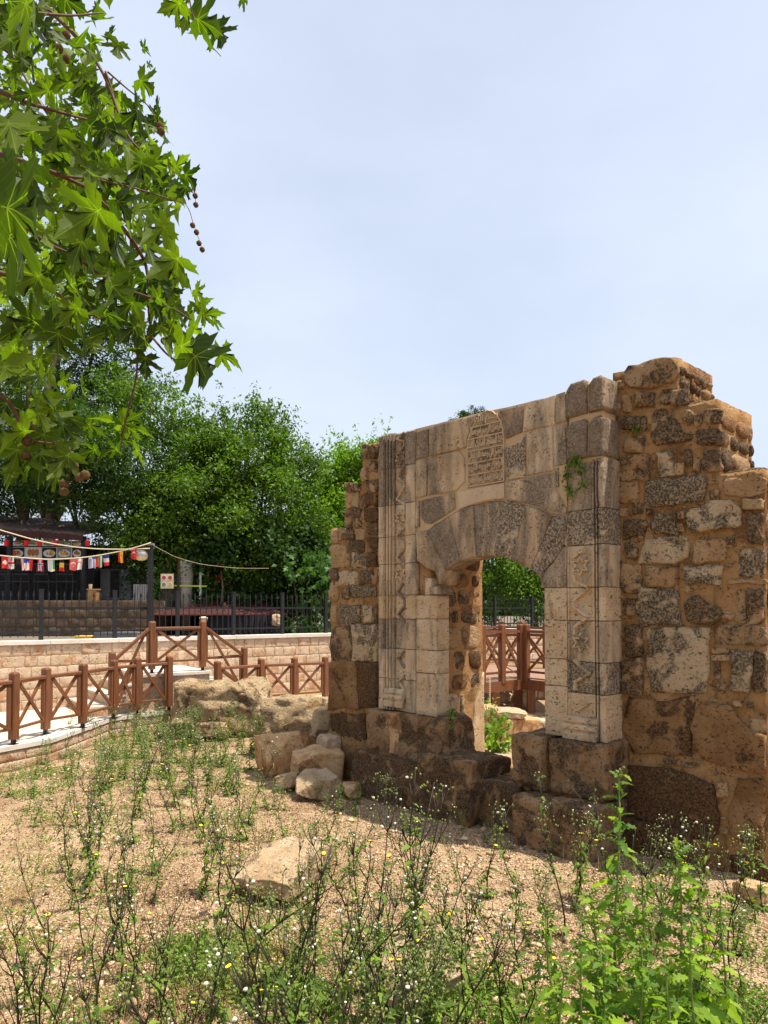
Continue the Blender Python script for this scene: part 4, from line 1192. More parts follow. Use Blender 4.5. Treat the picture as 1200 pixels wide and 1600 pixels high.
def railing(name, posts, label, cat='railing', group=None, dbl=True, ends=None, skip=(), rail_drop=0.13, low=0.20):
    """posts: list of (x, y, z_base, height)"""
    root = empty(name, posts[0][:3], label, cat, group)
    R0 = np.array(posts[0][:3])
    fm = foot_mesh()
    for i, (x, y, z, h) in enumerate(posts):
        q = posts[min(i + 1, len(posts) - 1)]; p_ = posts[max(i - 1, 0)]
        a = math.atan2(q[1] - p_[1], q[0] - p_[0])
        po = link('post', post_mesh(h), root, np.array((x, y, z)) - R0, (0, 0, a))
        link('post_foot', fm, po, (0, 0, 0))
    for i in range(len(posts) - 1):
        if i in skip: continue
        a = np.array(posts[i][:3]); b = np.array(posts[i + 1][:3]); ha, hb = posts[i][3], posts[i + 1][3]
        d = (b - a); d[2] = 0; L = np.linalg.norm(d); d /= L; e = 0.052
        A = a + d * e; B = b - d * e
        k = lambda P, z: P + np.array([0, 0, z]) - R0
        nrm = np.array([-d[1], d[0], 0])
        link('top_rail', MB().beam(k(A, ha - rail_drop), k(B, hb - rail_drop), 0.075, 0.05, ch=0.15).mesh('top_rail', M['wood']), root)
        link('bottom_rail', MB().beam(k(A, low), k(B, low), 0.045, 0.035, ch=0.1).mesh('bottom_rail', M['wood']), root)
        if dbl:   # slim stiles beside the posts
            for Q, hh, sg in ((A, ha, 1), (B, hb, -1)):
                q = Q + d * sg * 0.022
                link('stile', MB().beam(k(q, low - 0.02), k(q, hh - rail_drop - 0.026), 0.042, 0.04, up=d).mesh('stile', M['wood']), root)
        A2, B2 = A + d * 0.045, B - d * 0.045
        t0, t1 = low + 0.02, ha - rail_drop - 0.03; s0_, s1_x = low + 0.02, hb - rail_drop - 0.03
        link('brace', MB().beam(k(A2, t0) + nrm * 0.013, k(B2, s1_x) + nrm * 0.013, 0.025, 0.045).mesh('brace', M['wood']), root)
        link('brace', MB().beam(k(A2, t1) - nrm * 0.013, k(B2, s0_) - nrm * 0.013, 0.025, 0.045).mesh('brace', M['wood']), root)
    return root
def pp(px, pytop, pybase, zb):
    g = G(px, pybase, zb); t = T(px, pytop, g[1])
    return (g[0], g[1], zb, t[2] - zb)
P1 = [(-9.0 + 0.12, 3.6, 0.32, 0.93), (-7.4, 5.4, 0.32, 0.93), (-6.2, 7.0, 0.32, 0.93), (-5.35, 8.35, 0.32, 0.93)]
P1 += [pp(21, 1050, 1163, 0.32), pp(71, 1043, 1147, 0.32), pp(129, 1037, 1137, 0.32), pp(177, 1031, 1122, 0.32), pp(214, 1028, 1116, 0.32), pp(264, 1025, 1110, 0.32)]
railing('wooden_railing', P1, 'long brown wooden railing with crossed braces curving along the path at left')
def at_top(px, py, zt, h):
    g = G(px, py, zt); return (g[0], g[1], zt - h, h)
P2 = [at_top(340, 1033, 1.17, 0.9), at_top(408, 1029, 1.16, 0.9), at_top(460, 1027.5, 1.14, 0.9), at_top(508, 1026, 1.12, 0.9), at_top(565, 1025, 1.08, 0.9)]
railing('wooden_railing', P2, 'brown wooden railing running behind the boulders to the gateway')
lx = wp(wu(238, oF - 0.1), oF - 0.1, LZ0); lx2 = wp(wu(317, oF - 0.1), oF - 0.1, LZ0)
l0 = wp(wu(176, oF - 0.1), oF - 0.1, 0.47); l3 = wp(wu(382, oF - 0.1), oF - 0.1, 0.47)
railing('wooden_railing', [(*l0[:2], 0.43, 0.93), (*lx[:2], LZ0, 0.91), (*lx2[:2], LZ0, 0.91), (*l3[:2], 0.43, 0.93)], 'brown wooden railing rising over the stair landing')

# timber deck seen through the doorway
deck = empty('timber_deck', T(817, 1060, 14.6) * np.array([1, 1, 0]), 'raised brown timber deck with crossed-brace railings beyond the doorway', 'deck')
D0 = np.array(deck.location)
DZ = 0.68
A = np.array([T(744, 1072, 13.9)[0], 13.9]); B = np.array([T(818, 1060, 14.7)[0], 14.7]); Cc = np.array([T(905, 1072, 13.5)[0], 13.5])
A = A - (B - A) * 0.6
back = np.array([0.1, 3.2])
def planks(P, Q, name):
    d = Q - P; L = np.linalg.norm(d); d = d / L; n_ = 12
    nv = int(L / 0.14) + 1
    for k in range(nv):
        a = P + d * k * 0.14; b = P + d * (k * 0.14 + 0.132)
        if np.dot(b - P, d) > L + 0.02: break
        c = np.array([(*a, DZ - 0.03), (*b, DZ - 0.03), (*(b + back), DZ - 0.03), (*(a + back), DZ - 0.03)]); c2 = c.copy(); c2[:, 2] = DZ
        link(name, mesh_np(name, np.vstack([c, c2]) - D0, [(0, 3, 2, 1), (4, 5, 6, 7), (0, 1, 5, 4), (1, 2, 6, 5), (2, 3, 7, 6), (3, 0, 4, 7)], M['deckwood']), deck)
planks(A, B, 'deck_plank'); planks(B + (Cc - B) * 0.005, Cc, 'deck_plank')
zz = lambda P, z: np.array([P[0], P[1], z]) - D0
for P, Q in ((A, B), (B, Cc)):
    link('beam', MB().beam(zz(P, DZ - 0.15), zz(Q, DZ - 0.15), 0.09, 0.2).mesh('beam', M['wood']), deck)
for P in (A + (B - A) * 0.35, A + (B - A) * 0.62, B + (-0.05, 0.3), Cc + (B - Cc) * 0.86, A + back * 0.9, Cc + back * 0.9, Cc):
    link('deck_leg', MB().beam(zz(P, -0.1), zz(P, DZ - 0.25), 0.15, 0.15, up=(0, 1, 0)).mesh('deck_leg', M['wood']), deck)
def on(P, Q, px):
    r_ = ray(px, 950); k, t = np.linalg.solve(np.array([[r_[0], -(Q - P)[0]], [r_[1], -(Q - P)[1]]]), P)
    return P + (Q - P) * t
def deckrail(pts, h=1.04, zb=DZ - 0.16, sides=1):
    root = deck
    for i, P in enumerate(pts):
        q = pts[min(i + 1, len(pts) - 1)]; p_ = pts[max(i - 1, 0)]
        ang = math.atan2(q[1] - p_[1], q[0] - p_[0])
        link('deck_post', post_mesh(h + 0.16 + 0.05, 0.12), root, zz(P, zb), (0, 0, ang))
    for P, Q in zip(pts[:-1], pts[1:]):
        d = (Q - P) / np.linalg.norm(Q - P); a, b = P + d * 0.06, Q - d * 0.06
        link('deck_rail', MB().beam(zz(a, DZ + h - 0.10), zz(b, DZ + h - 0.10), 0.10, 0.05).mesh('deck_rail', M['wood']), root)
        link('deck_rail', MB().beam(zz(a, DZ + h - 0.17), zz(b, DZ + h - 0.17), 0.05, 0.05).mesh('deck_rail', M['wood']), root)
        link('deck_rail', MB().beam(zz(a, DZ + 0.12), zz(b, DZ + 0.12), 0.05, 0.045).mesh('deck_rail', M['wood']), root)
        nn = np.array([-d[1], d[0], 0]) * 0.015
        link('deck_brace', MB().beam(zz(a, DZ + 0.15) + nn, zz(b, DZ + h - 0.2) + nn, 0.028, 0.05).mesh('deck_brace', M['wood']), root)
        link('deck_brace', MB().beam(zz(b, DZ + 0.15) - nn, zz(a, DZ + h - 0.2) - nn, 0.028, 0.05).mesh('deck_brace', M['wood']), root)
deckrail([A, on(A, B, 722), on(A, B, 753), on(A, B, 784), on(A, B, 813)])
deckrail([on(B, Cc, 822), on(B, Cc, 876), on(B, Cc, 904)])
Ab, Bb, Cb = A + back, B + back + (0, 0.2), Cc + back
deckrail([Ab, Ab + (Bb - Ab) * 0.33, Ab + (Bb - Ab) * 0.66, Bb, Bb + (Cb - Bb) * 0.5, Cb])
# low stone edging under the deck
le = empty('low_stone_edging', T(798, 1085, 16.3) * np.array([1, 1, 0]), 'low edging of dark squared stones under the timber deck', 'edging')
E0 = np.array(le.location)
for k in range(14):
    c = np.array([T(745, 1085, 16.2)[0] + 0.19 * k, 16.2 + 0.03 * k, 0.13])
    link('edging_stone', r.choice(bv), le, c - E0, (0, 0, 0.15), (0.55, 1.4, 1.3))
c = T(798, 1075, 16.3)
link('edging_cap', MB().beam((T(740, 1075, 16.2)[0] - E0[0], 16.25 - E0[1], 0.27), (T(740, 1075, 16.2)[0] + 2.8 - E0[0], 16.65 - E0[1], 0.27), 0.3, 0.05).mesh('edging_cap', M['coping']), le)

# ================================================================ BLACK IRON FENCE ON THE WALL
fence = empty('iron_fence', wp(0, -0.2, CT), 'black iron picket fence with spear tips on the retaining wall', 'fence')
F0 = np.array(fence.location)
FO = -0.22
def fq(u, z): return wp(u, FO, z).ravel() - F0
mb = MB(); mb.beam((0, 0, -0.55), (0, 0, 0.20), 0.014, 0.014)
a = 0.022
mb.add([(-a, 0, 0.20), (0, -0.006, 0.24), (a, 0, 0.20), (0, 0.006, 0.24), (0, 0, 0.30), (0, 0, 0.185)], [(0, 1, 4), (1, 2, 4), (2, 3, 4), (3, 0, 4), (1, 0, 5), (2, 1, 5), (3, 2, 5), (0, 3, 5)])
pk = mb.mesh('picket', M['iron'])
mb = MB(); mb.box((-0.035, -0.035, -0.60), (0.035, 0.035, 0.30)); mb.box((-0.04, -0.04, 0.30), (0.04, 0.04, 0.325))
fp = mb.mesh('fence_post', M['iron'])
fposts = [wu(x, FO) for x in (-60, 64.5, 179.5, 277.5, 365, 441, 509)]
for x in (560, 606, 650, 695, 735, 773, 831, 878): fposts.append(wu(x, FO))
fposts += [fposts[-1] + 1.6 * k for k in range(1, 4)]
npk = 0
for i, u in enumerate(fposts):
    link('fence_post', fp, fence, fq(u, 2.12), (0, 0, wang))
    if i + 1 < len(fposts):
        u2 = fposts[i + 1]
        for z in (2.10, 1.66):
            link('fence_rail', MB().beam(fq(u + 0.035, z), fq(u2 - 0.035, z), 0.03, 0.035).mesh('fence_rail', M['iron']), fence)
        k = max(2, int(round((u2 - u) / 0.125)))
        for j in range(1, k):
            uu = u + (u2 - u) * j / k
            if npk < 290:
                link('picket', pk, fence, fq(uu, 2.12), (0, 0, wang)); npk += 1

# ================================================================ BEHIND THE FENCE: the cafe under the trees
M['roof'] = plain_mat('weathered dark roof sheet', (0.10, 0.07, 0.055), 0.85, 0.5, 5.0, 0.01)
M['fascia'] = plain_mat('maroon fascia board', (0.055, 0.018, 0.016), 0.7, 0.3)
M['dark'] = plain_mat('dark painted metal', (0.018, 0.017, 0.018), 0.6, 0.4)
M['tent'] = plain_mat('dark red canvas', (0.055, 0.014, 0.012), 0.85, 0.35, 4.0, 0.01)
M['tentwall'] = plain_mat('near black curtain', (0.022, 0.02, 0.024), 0.9, 0.3, 3.0, 0.02)
M['white'] = plain_mat('white paint', (0.70, 0.69, 0.66), 0.6, 0.08)
M['grey'] = plain_mat('grey enamel', (0.20, 0.20, 0.20), 0.5, 0.12)
M['black'] = plain_mat('black', (0.01, 0.01, 0.01), 0.6, 0.1)
M['red'] = plain_mat('red cloth', (0.62, 0.025, 0.02), 0.8, 0.08)
M['fadedred'] = plain_mat('faded red cloth', (0.70, 0.13, 0.11), 0.8, 0.08)
M['blue'] = plain_mat('blue cloth', (0.03, 0.05, 0.28), 0.8, 0.08)
M['yellow'] = plain_mat('yellow cloth', (0.80, 0.52, 0.05), 0.8, 0.08)
M['green'] = plain_mat('green cloth', (0.05, 0.28, 0.08), 0.8, 0.08)
M['cream'] = plain_mat('cream', (0.62, 0.52, 0.36), 0.8, 0.1)
M['foodbrown'] = plain_mat('fried food print', (0.42, 0.16, 0.035), 0.4, 0.5, 30.0)
M['foodgold'] = plain_mat('golden food print', (0.62, 0.36, 0.06), 0.4, 0.4, 30.0)
M['foodgreen'] = plain_mat('salad print', (0.14, 0.24, 0.04), 0.4, 0.4, 40.0)
M['foodred'] = plain_mat('tomato print', (0.45, 0.06, 0.03), 0.4, 0.4, 40.0)
M['plate'] = plain_mat('blue grey plate print', (0.16, 0.19, 0.24), 0.4, 0.2)
M['bark'] = stone_mat('brown tree bark', (0.13, 0.095, 0.065), (0.20, 0.15, 0.11), (0.05, 0.035, 0.025), 0.5, 6.0, 0.4, 0.3, True, 0.2, 0.01)
M['burlap'] = plain_mat('grey burlap', (0.34, 0.31, 0.25), 0.9, 0.25, 12.0, 0.01)

def solid(name, parent, P0, lo, hi, mat, **kw):
    mb = MB(); mb.box(lo, hi)
    return link(name, mb.mesh(name, M[mat] if isinstance(mat, str) else mat), parent, kw.get('loc'))

KY = 17.6
def X_(px, Y): return T(px, 950, Y)[0]
def Z_(py, Y): return T(600, py, Y)[2]
# terrace wall of the cafe
tw = empty('cafe_terrace_wall', (X_(90, 16.6), 16.6, 1.44), 'low brown block wall of the shaded cafe terrace behind the fence', 'wall')
x0, x1 = X_(-90, 16.6), X_(236, 16.6)
zt_ = Z_(938, 16.6)
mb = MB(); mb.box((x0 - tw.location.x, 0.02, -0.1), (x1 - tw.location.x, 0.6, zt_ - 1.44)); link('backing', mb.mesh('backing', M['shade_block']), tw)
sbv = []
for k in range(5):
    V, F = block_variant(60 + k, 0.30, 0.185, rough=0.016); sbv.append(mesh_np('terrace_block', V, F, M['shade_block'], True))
rr = random.Random(8); hh = (zt_ - 1.44) / 4
for row in range(4):
    x = x0
    while x < x1 - 0.1:
        w = rr.uniform(0.28, 0.5)
        if x + w > x1: w = x1 - x
        link('terrace_block', rr.choice(sbv), tw, (x + w / 2 - tw.location.x, 0.02, hh * (row + 0.5)), None, ((w - 0.015) / 0.3, 1, (hh - 0.012) / 0.185)); x += w
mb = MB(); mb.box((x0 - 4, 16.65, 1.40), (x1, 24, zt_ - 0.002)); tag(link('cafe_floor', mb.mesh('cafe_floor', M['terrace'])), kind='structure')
FZ = zt_
# kiosk
kx0, kx1 = X_(-120, KY), X_(131, KY)
kio = empty('cafe_kiosk', ((kx0 + kx1) / 2, KY, FZ), 'dark cafe kiosk with a sagging weathered roof and food pictures above its counter', 'kiosk')
K_ = np.array(kio.location)
def kb(name, lo, hi, mat, parent=None):
    mb = MB(); mb.box(np.array(lo) - K_, np.array(hi) - K_); return link(name, mb.mesh(name, M[mat]), parent or kio)
rz0, rz1 = Z_(846, KY), Z_(836, KY)
# roof: corrugated, uneven sheet sloping to the front
nx_, ny_ = 60, 8
gx = np.linspace(kx0 - 0.3, kx1 + 0.12, nx_); gy = np.linspace(KY - 0.35, KY + 3.0, ny_)
GX, GY = np.meshgrid(gx, gy)
GZ = rz1 + 0.02 + (GY - KY + 0.35) * 0.17 + (kx1 - GX) * 0.075 + 0.02 * np.sin(GX * 40) + 0.05 * fbm(np.stack([GX * 2, GY * 2, GX * 0], -1), 4)
Vt = np.stack([GX, GY, GZ], -1).reshape(-1, 3) - K_; Vb = Vt - (0, 0, 0.05)
I_ = np.arange(nx_ * ny_).reshape(ny_, nx_)
Ft = np.stack([I_[:-1, :-1], I_[:-1, 1:], I_[1:, 1:], I_[1:, :-1]], -1).reshape(-1, 4)
rim = list(I_[0]) + list(I_[1:, -1]) + list(I_[-1][:-1][::-1]) + list(I_[1:-1, 0][::-1])
N_ = nx_ * ny_
Fr = [(rim[i], rim[i] + N_, rim[(i + 1) % len(rim)] + N_, rim[(i + 1) % len(rim)]) for i in range(len(rim))]
link('roof', mesh_np('roof', np.vstack([Vt, Vb]), [tuple(f) for f in Ft] + [tuple(f[::-1] + N_) for f in Ft] + Fr, M['roof']), kio)
mb = MB(); mb.beam(np.array((kx0 - 0.2, KY - 0.33, rz1 + (kx1 - kx0) * 0.075 - 0.10)) - K_, np.array((kx1 + 0.1, KY - 0.33, rz1 - 0.09)) - K_, 0.03, 0.17)
link('fascia', mb.mesh('fascia', M['fascia']), kio)
for px in (-60, 14, 130):
    x = X_(px, KY - 0.2); kb('kiosk_post', (x - 0.05, KY - 0.25, FZ), (x + 0.05, KY - 0.15, rz1 - 0.05), 'dark')
kb('back_wall', (kx0, KY + 2.9, FZ), (kx1, KY + 3.0, rz1), 'dark'); kb('side_wall', (kx0, KY + 0.6, FZ), (kx0 + 0.05, KY + 2.88, rz1), 'dark')
kb('counter', (kx0 + 0.3, KY + 1.2, FZ), (X_(128, KY) - 0.2, KY + 1.75, FZ + 0.95), 'dark')
# menu board: two rows of pictures
def disc(mb, c, rx, rz, y, n=14, th=0.004):
    V = [(c[0], y, c[1])] + [(c[0] + rx * math.cos(6.2832 * k / n), y, c[1] + rz * math.sin(6.2832 * k / n)) for k in range(n)]
    V += [(v[0], y + th, v[2]) for v in V[1:]]
    mb.add(V, [(0, 1 + (k + 1) % n, 1 + k) for k in range(n)] + [(1 + k, 1 + (k + 1) % n, 1 + n + (k + 1) % n, 1 + n + k) for k in range(n)])
foods = ['foodgold', 'foodbrown', 'foodred', 'foodgreen', 'foodgold']
by = KY + 0.1
cols_ = [(13, 38), (38, 64), (64, 88), (88, 111), (111, 128)]
brows = [(845, 853), (855, 873)]
for ri, (ya, yb) in enumerate(brows):
    for ci, (xa, xb) in enumerate(cols_):
        xl, xr_ = X_(xa, by), X_(xb, by); zl, zh = Z_(yb, by), Z_(ya, by)
        bg = 'white' if (ci + ri) % 4 == 2 or (ri == 1 and ci == 1) else ('plate' if ci % 2 else 'dark')
        fr = kb('menu_picture', (xl, by, zl), (xr_ - 0.006, by + 0.03, zh), 'white')
        mb = MB(); mb.box(np.array((xl + 0.012, by - 0.004, zl + 0.012)) - K_, np.array((xr_ - 0.018, by - 0.0005, zh - 0.012)) - K_)
        ip = link('print', mb.mesh('print', M[bg]), fr)
        mb = MB(); r_ = random.Random(ci * 7 + ri)
        cx_, cz_ = (xl + xr_) / 2 - K_[0], (zl + zh) / 2 - K_[2]; w_, h_ = (xr_ - xl), (zh - zl)
        if ri == 1 and ci == 1:
            for k in range(3): disc(mb, (cx_ - 0.09 + 0.09 * k, cz_ + 0.01), 0.055, 0.09, by - 0.009 - 0.001 * k - K_[1])
            link('food', mb.mesh('food', M['foodbrown']), fr)
        else:
            disc(mb, (cx_, cz_ - 0.01), w_ * 0.40, h_ * 0.33, by - 0.009 - K_[1]); link('plate', mb.mesh('plate', M['white' if bg != 'white' else 'plate']), fr)
            mb = MB()
            for k in range(5): disc(mb, (cx_ + r_.uniform(-1, 1) * w_ * 0.2, cz_ + r_.uniform(-1, 1) * h_ * 0.12), w_ * 0.13, h_ * 0.13, by - 0.013 - 0.001 * k - K_[1])
            link('food', mb.mesh('food', M[foods[(ci + ri * 2) % 5]]), fr)
            mb = MB()
            for k in range(3): disc(mb, (cx_ + r_.uniform(-1, 1) * w_ * 0.22, cz_ + r_.uniform(-1, 1) * h_ * 0.14), w_ * 0.06, h_ * 0.07, by - 0.020 - 0.001 * k - K_[1])
            g_ = link('garnish', mb.mesh('garnish', M[foods[(ci + ri * 2 + 2) % 5]]), fr); g_['kind'] = 'stuff'
# red cups hanging under the fascia
for i, px in enumerate((10, 41, 62, 87, 137)):
    Y = KY - 0.45; c = T(px, 849, Y)
    mb = MB(); mb.tube([(0, 0, 0.07), (0, 0, -0.07)], [0.062, 0.048], 10)
    o = link('red_cup', mb.mesh('red_cup', M['red']), None, c)
    tag(o, ['small red cup at the far left of the kiosk roof', 'small red cup above the picture of fried chicken', 'small red cup second along from the fried chicken picture', 'small red cup under the middle of the kiosk fascia', 'small red cup beyond the right end of the kiosk'][i], 'lantern', 'red cups under the kiosk roof')
    link('hanger', MB().tube([(0, 0, 0.07), (0, 0, 0.22)], 0.006, 4).mesh('hanger', M['dark']), o)

# tables and chairs, dark metal
def cafe_chair(loc, rz, label):
    c = empty('cafe_chair', loc, label, 'chair', 'dark metal cafe chairs behind the fence', rz)
    link('seat', MB().box((-0.2, -0.2, 0.43), (0.2, 0.2, 0.46)).mesh('seat', M['dark']), c)
    for sx in (-1, 1):
        link('leg', MB().tube([(sx * 0.18, -0.18, 0), (sx * 0.18, -0.18, 0.43)], 0.010, 5).mesh('leg', M['dark']), c)
        link('leg', MB().tube([(sx * 0.18, 0.20, 0), (sx * 0.18, 0.19, 0.45), (sx * 0.17, 0.27, 0.88)], 0.010, 5).mesh('leg', M['dark']), c)
    bk = MB()
    for z in (0.86, 0.62): bk.beam((-0.17, 0.265 - (0.86 - z) * 0.18, z), (0.17, 0.265 - (0.86 - z) * 0.18, z), 0.02, 0.03)
    for x in (-0.1, -0.05, 0, 0.05, 0.1): bk.beam((x, 0.22, 0.62), (x, 0.265, 0.86), 0.012, 0.012)
    link('backrest', bk.mesh('backrest', M['dark']), c)
    return c
ch0 = cafe_chair((X_(8, 17.0), 17.0, FZ), 2.9, 'dark metal cafe chair, leftmost behind the fence')
for px, Y, a, lb_ in ((36, 17.0, 3.3, 'dark metal cafe chair, second from the left behind the fence'), (72, 17.05, 3.0, 'dark metal cafe chair in the middle of the shaded cafe row'), (104, 17.0, 3.3, 'dark metal cafe chair just left of the drinking glass')):
    c = dup(ch0); c.location = (X_(px, Y), Y, FZ); c.rotation_euler.z = a; c['label'] = lb_
def cafe_table(px, Y, label):
    t = empty('cafe_table', (X_(px, Y), Y, FZ), label, 'table', 'dark cafe tables behind the fence')
    link('tabletop', MB().box((-0.4, -0.35, 0.72), (0.4, 0.35, 0.75)).mesh('tabletop', M['dark']), t)
    for sx in (-1, 1):
        for sy in (-1, 1): link('leg', MB().beam((sx * 0.35, sy * 0.3, 0), (sx * 0.35, sy * 0.3, 0.72), 0.03, 0.03).mesh('leg', M['dark']), t)
cafe_table(22, 17.9, 'dark cafe table behind the leftmost chairs'); cafe_table(90, 17.9, 'dark cafe table in front of the kiosk counter')
# stone pillar with a glass
px, Y = 146, 16.85
o = tag(link('stone_pillar', MB().box((-0.1, -0.1, 0), (0.1, 0.1, Z_(924, Y) - FZ + 0.05)).mesh('stone_pillar', M['mortar']), None, (X_(146, Y), Y, FZ - 0.02)), 'short stone pillar holding a glass at the end of the cafe wall', 'pillar')
link('cap', MB().box((-0.12, -0.12, Z_(924, Y) - FZ + 0.05), (0.12, 0.12, Z_(924, Y) - FZ + 0.08)).mesh('cap', M['mortar']), o)
tag(link('drinking_glass', MB().tube([(0, 0, 0), (0, 0, 0.11)], [0.035, 0.045], 10).mesh('drinking_glass', M['cream']), None, (X_(141, Y), Y, Z_(924, Y) + 0.06)), 'cream drinking glass standing on the short stone pillar', 'glass')
# two grey cabinets and a slatted crate
for i, (xa, xb, ya) in enumerate(((156, 188, 889), (197, 214, 889))):
    Y = 19.2; xl, xr_ = X_(xa, Y), X_(xb, Y); zh = Z_(ya, Y)
    c = empty('cabinet', ((xl + xr_) / 2, Y, FZ), ['wide grey cabinet in the shade right of the kiosk', 'narrow grey cabinet beside the lamp pole'][i], 'cabinet', 'grey cabinets beside the kiosk')
    w = (xr_ - xl) / 2; h = zh - FZ
    link('body', MB().box((-w, 0, 0.05), (w, 0.5, h)).mesh('body', M['grey']), c)
    link('door', MB().box((-w + 0.03, -0.02, 0.1), (-0.01, -0.002, h - 0.04)).mesh('door', M['grey']), c)
    link('door', MB().box((0.01, -0.02, 0.1), (w - 0.03, -0.002, h - 0.04)).mesh('door', M['dark']), c)
Y = 16.9; xl, xr_ = X_(208, Y), X_(233, Y); zh = Z_(913, Y)
c = empty('slatted_crate', ((xl + xr_) / 2, Y, FZ), 'white slatted crate left of the black lamp pole', 'crate')
nsl = 7; w = xr_ - xl
for k in range(nsl):
    link('slat', MB().box((-w / 2 + w * k / nsl, 0, 0), (-w / 2 + w * (k + 0.78) / nsl, 0.02, zh - FZ)).mesh('slat', M['grey']), c)
link('crate_rail', MB().box((-w / 2, 0.022, 0.08), (w / 2, 0.05, 0.14)).mesh('crate_rail', M['grey']), c)
link('crate_rail', MB().box((-w / 2, 0.022, zh - FZ - 0.14), (w / 2, 0.05, zh - FZ - 0.08)).mesh('crate_rail', M['grey']), c)
# poster with four dishes
Y = 16.2; c0 = T(261, 908, Y); pw, ph = 10 * Y / FPX, 11.5 * Y / FPX
po = empty('food_poster', c0, 'white poster with four dishes hanging right of the lamp pole', 'poster')
link('sheet', MB().box((-pw, 0, -ph), (pw, 0.012, ph)).mesh('sheet', M['cream']), po)
for i, (sx, sz_) in enumerate(((-1, 1), (1, 1), (-1, -1), (1, -1))):
    mb = MB(); disc(mb, (sx * pw * 0.48, sz_ * ph * 0.47), pw * 0.40, ph * 0.36, -0.004); link('dish', mb.mesh('dish', M['white']), po)
    mb = MB(); disc(mb, (sx * pw * 0.48, sz_ * ph * 0.47), pw * 0.32, ph * 0.28, -0.008); link('food', mb.mesh('food', M[['foodred', 'foodred', 'foodgreen', 'foodgold'][i]]), po)
link('poster_post', MB().beam((pw + 0.1, 0.03, ph), (pw + 0.1, 0.03, 1.44 - c0[2]), 0.05, 0.05).mesh('poster_post', M['dark']), po)
# wrapped column, white pipe, timber posts
Y = 18.0; a, b = T(289, 877, Y), T(291, 924, Y)
o = link('wrapped_column', MB().tube([(0, 0, 1.44 - b[2]), (0, 0, 0), (0.02, 0, (a[2] - b[2]) * 0.5), (-0.01, 0, a[2] - b[2])], [0.13, 0.14, 0.16, 0.17], 12).mesh('wrapped_column', M['burlap'], True), None, (b[0], Y, b[2]))
tag(o, 'column wrapped in grey burlap beside a thin timber post', 'column')
for k in range(6): link('rope', MB().tube([(0.165 * math.cos(t_), 0.165 * math.sin(t_), 0.12 + k * 0.13) for t_ in np.linspace(0, 6.28, 13)], 0.008, 4).mesh('rope', M['cream']), o)
a, b = T(313, 874, Y), T(313, 936, Y)
tag(link('white_pipe', MB().tube([(0, 0, 0), (0, 0, a[2] - b[2])], 0.03, 8).mesh('white_pipe', M['white']), None, (b[0], Y, b[2])), 'thin upright white pipe right of the wrapped column', 'pipe')
a, b = T(280, 868, Y), T(280, 936, Y)
tag(link('timber_post', MB().beam((0, 0, 1.44 - b[2]), (0, 0, a[2] - b[2]), 0.07, 0.07).mesh('timber_post', M['wood']), None, (b[0], Y, b[2])), 'thin timber post left of the wrapped column', 'post')
mb = MB()
o = empty('reed_screen', T(268, 900, 18.4), 'brown upright reed screen behind the food poster', 'screen')
for k in range(16): link('reed', MB().tube([(-0.25 + 0.033 * k, 0, -0.8), (-0.25 + 0.033 * k, 0.01, 0.45)], 0.015, 5).mesh('reed', M['bark']), o)
a, b = T(268, 915, 16.3), T(322, 916, 16.3)
tag(link('yellow_bar', MB().beam((0, 0, 0), b - a, 0.035, 0.035).mesh('yellow_bar', plain_mat('yellow green paint', (0.35, 0.38, 0.07))), None, a), 'thin yellow green bar below the wrapped column', 'bar')
# dark red tent roof with near black sides
Y = 17.4
x0, x1, xm = X_(238, Y), X_(446, Y), X_(352, Y); ze, za = Z_(960, Y), Z_(932, Y)
ten = empty('canopy_tent', (xm, Y, 1.44), 'dark red hipped canopy with near black side curtains behind the fence', 'canopy')
T0 = np.array(ten.location)
e = [(x0, Y - 0.6, ze), (x1, Y - 0.2, ze), (x1, Y + 2.6, ze), (x0, Y + 2.6, ze), (xm - 0.1, Y + 1.0, za), (xm + 0.5, Y + 1.0, za - 0.02)]
e2 = [(p_[0], p_[1], p_[2] - 0.03) for p_ in e]
link('canopy_roof', mesh_np('canopy_roof', np.array(e + e2) - T0, [(0, 1, 5, 4), (1, 2, 5), (2, 3, 4, 5), (3, 0, 4), (7, 6, 10, 11), (8, 7, 11), (9, 8, 11, 10), (6, 9, 10), (0, 6, 7, 1), (1, 7, 8, 2), (2, 8, 9, 3), (3, 9, 6, 0)], M['tent']), ten)
n_ = 60; xs = np.linspace(X_(328, Y), x1 - 0.15, n_); ys = Y - 0.3 + 0.03 * np.sin(np.arange(n_) * 1.3)
V = [(x, y, 1.45) for x, y in zip(xs, ys)] + [(x, y, ze - 0.02) for x, y in zip(xs, ys)]
V += [(v[0], v[1] + 0.02, v[2]) for v in V]
link('side_curtain', mesh_np('side_curtain', np.array(V) - T0, [(i, i + 1, n_ + i + 1, n_ + i) for i in range(n_ - 1)] + [(2 * n_ + i, 3 * n_ + i, 3 * n_ + i + 1, 2 * n_ + i + 1) for i in range(n_ - 1)], M['tentwall']), ten)
mb = MB(); mb.box(np.array((x0 + 0.1, Y + 2.2, 1.44)) - T0, np.array((x1 - 0.1, Y + 2.3, ze)) - T0); link('back_curtain', mb.mesh('back_curtain', M['tentwall']), ten)
for x in (x0 + 0.1, X_(324, Y), x1 - 0.1): link('tent_pole', MB().beam(np.array((x, Y - 0.35, 1.44)) - T0, np.array((x, Y - 0.35, ze)) - T0, 0.05, 0.05).mesh('tent_pole', M['dark']), ten)
tag(link('cafe_lantern', MB().tube([(0, 0, 0), (0, 0, 0.10), (0, 0, 0.13)], [0.07, 0.10, 0.05], 10).mesh('cafe_lantern', M['cream']), None, T(318, 972, 16.6)), 'cream lantern under the edge of the dark red canopy', 'lantern')
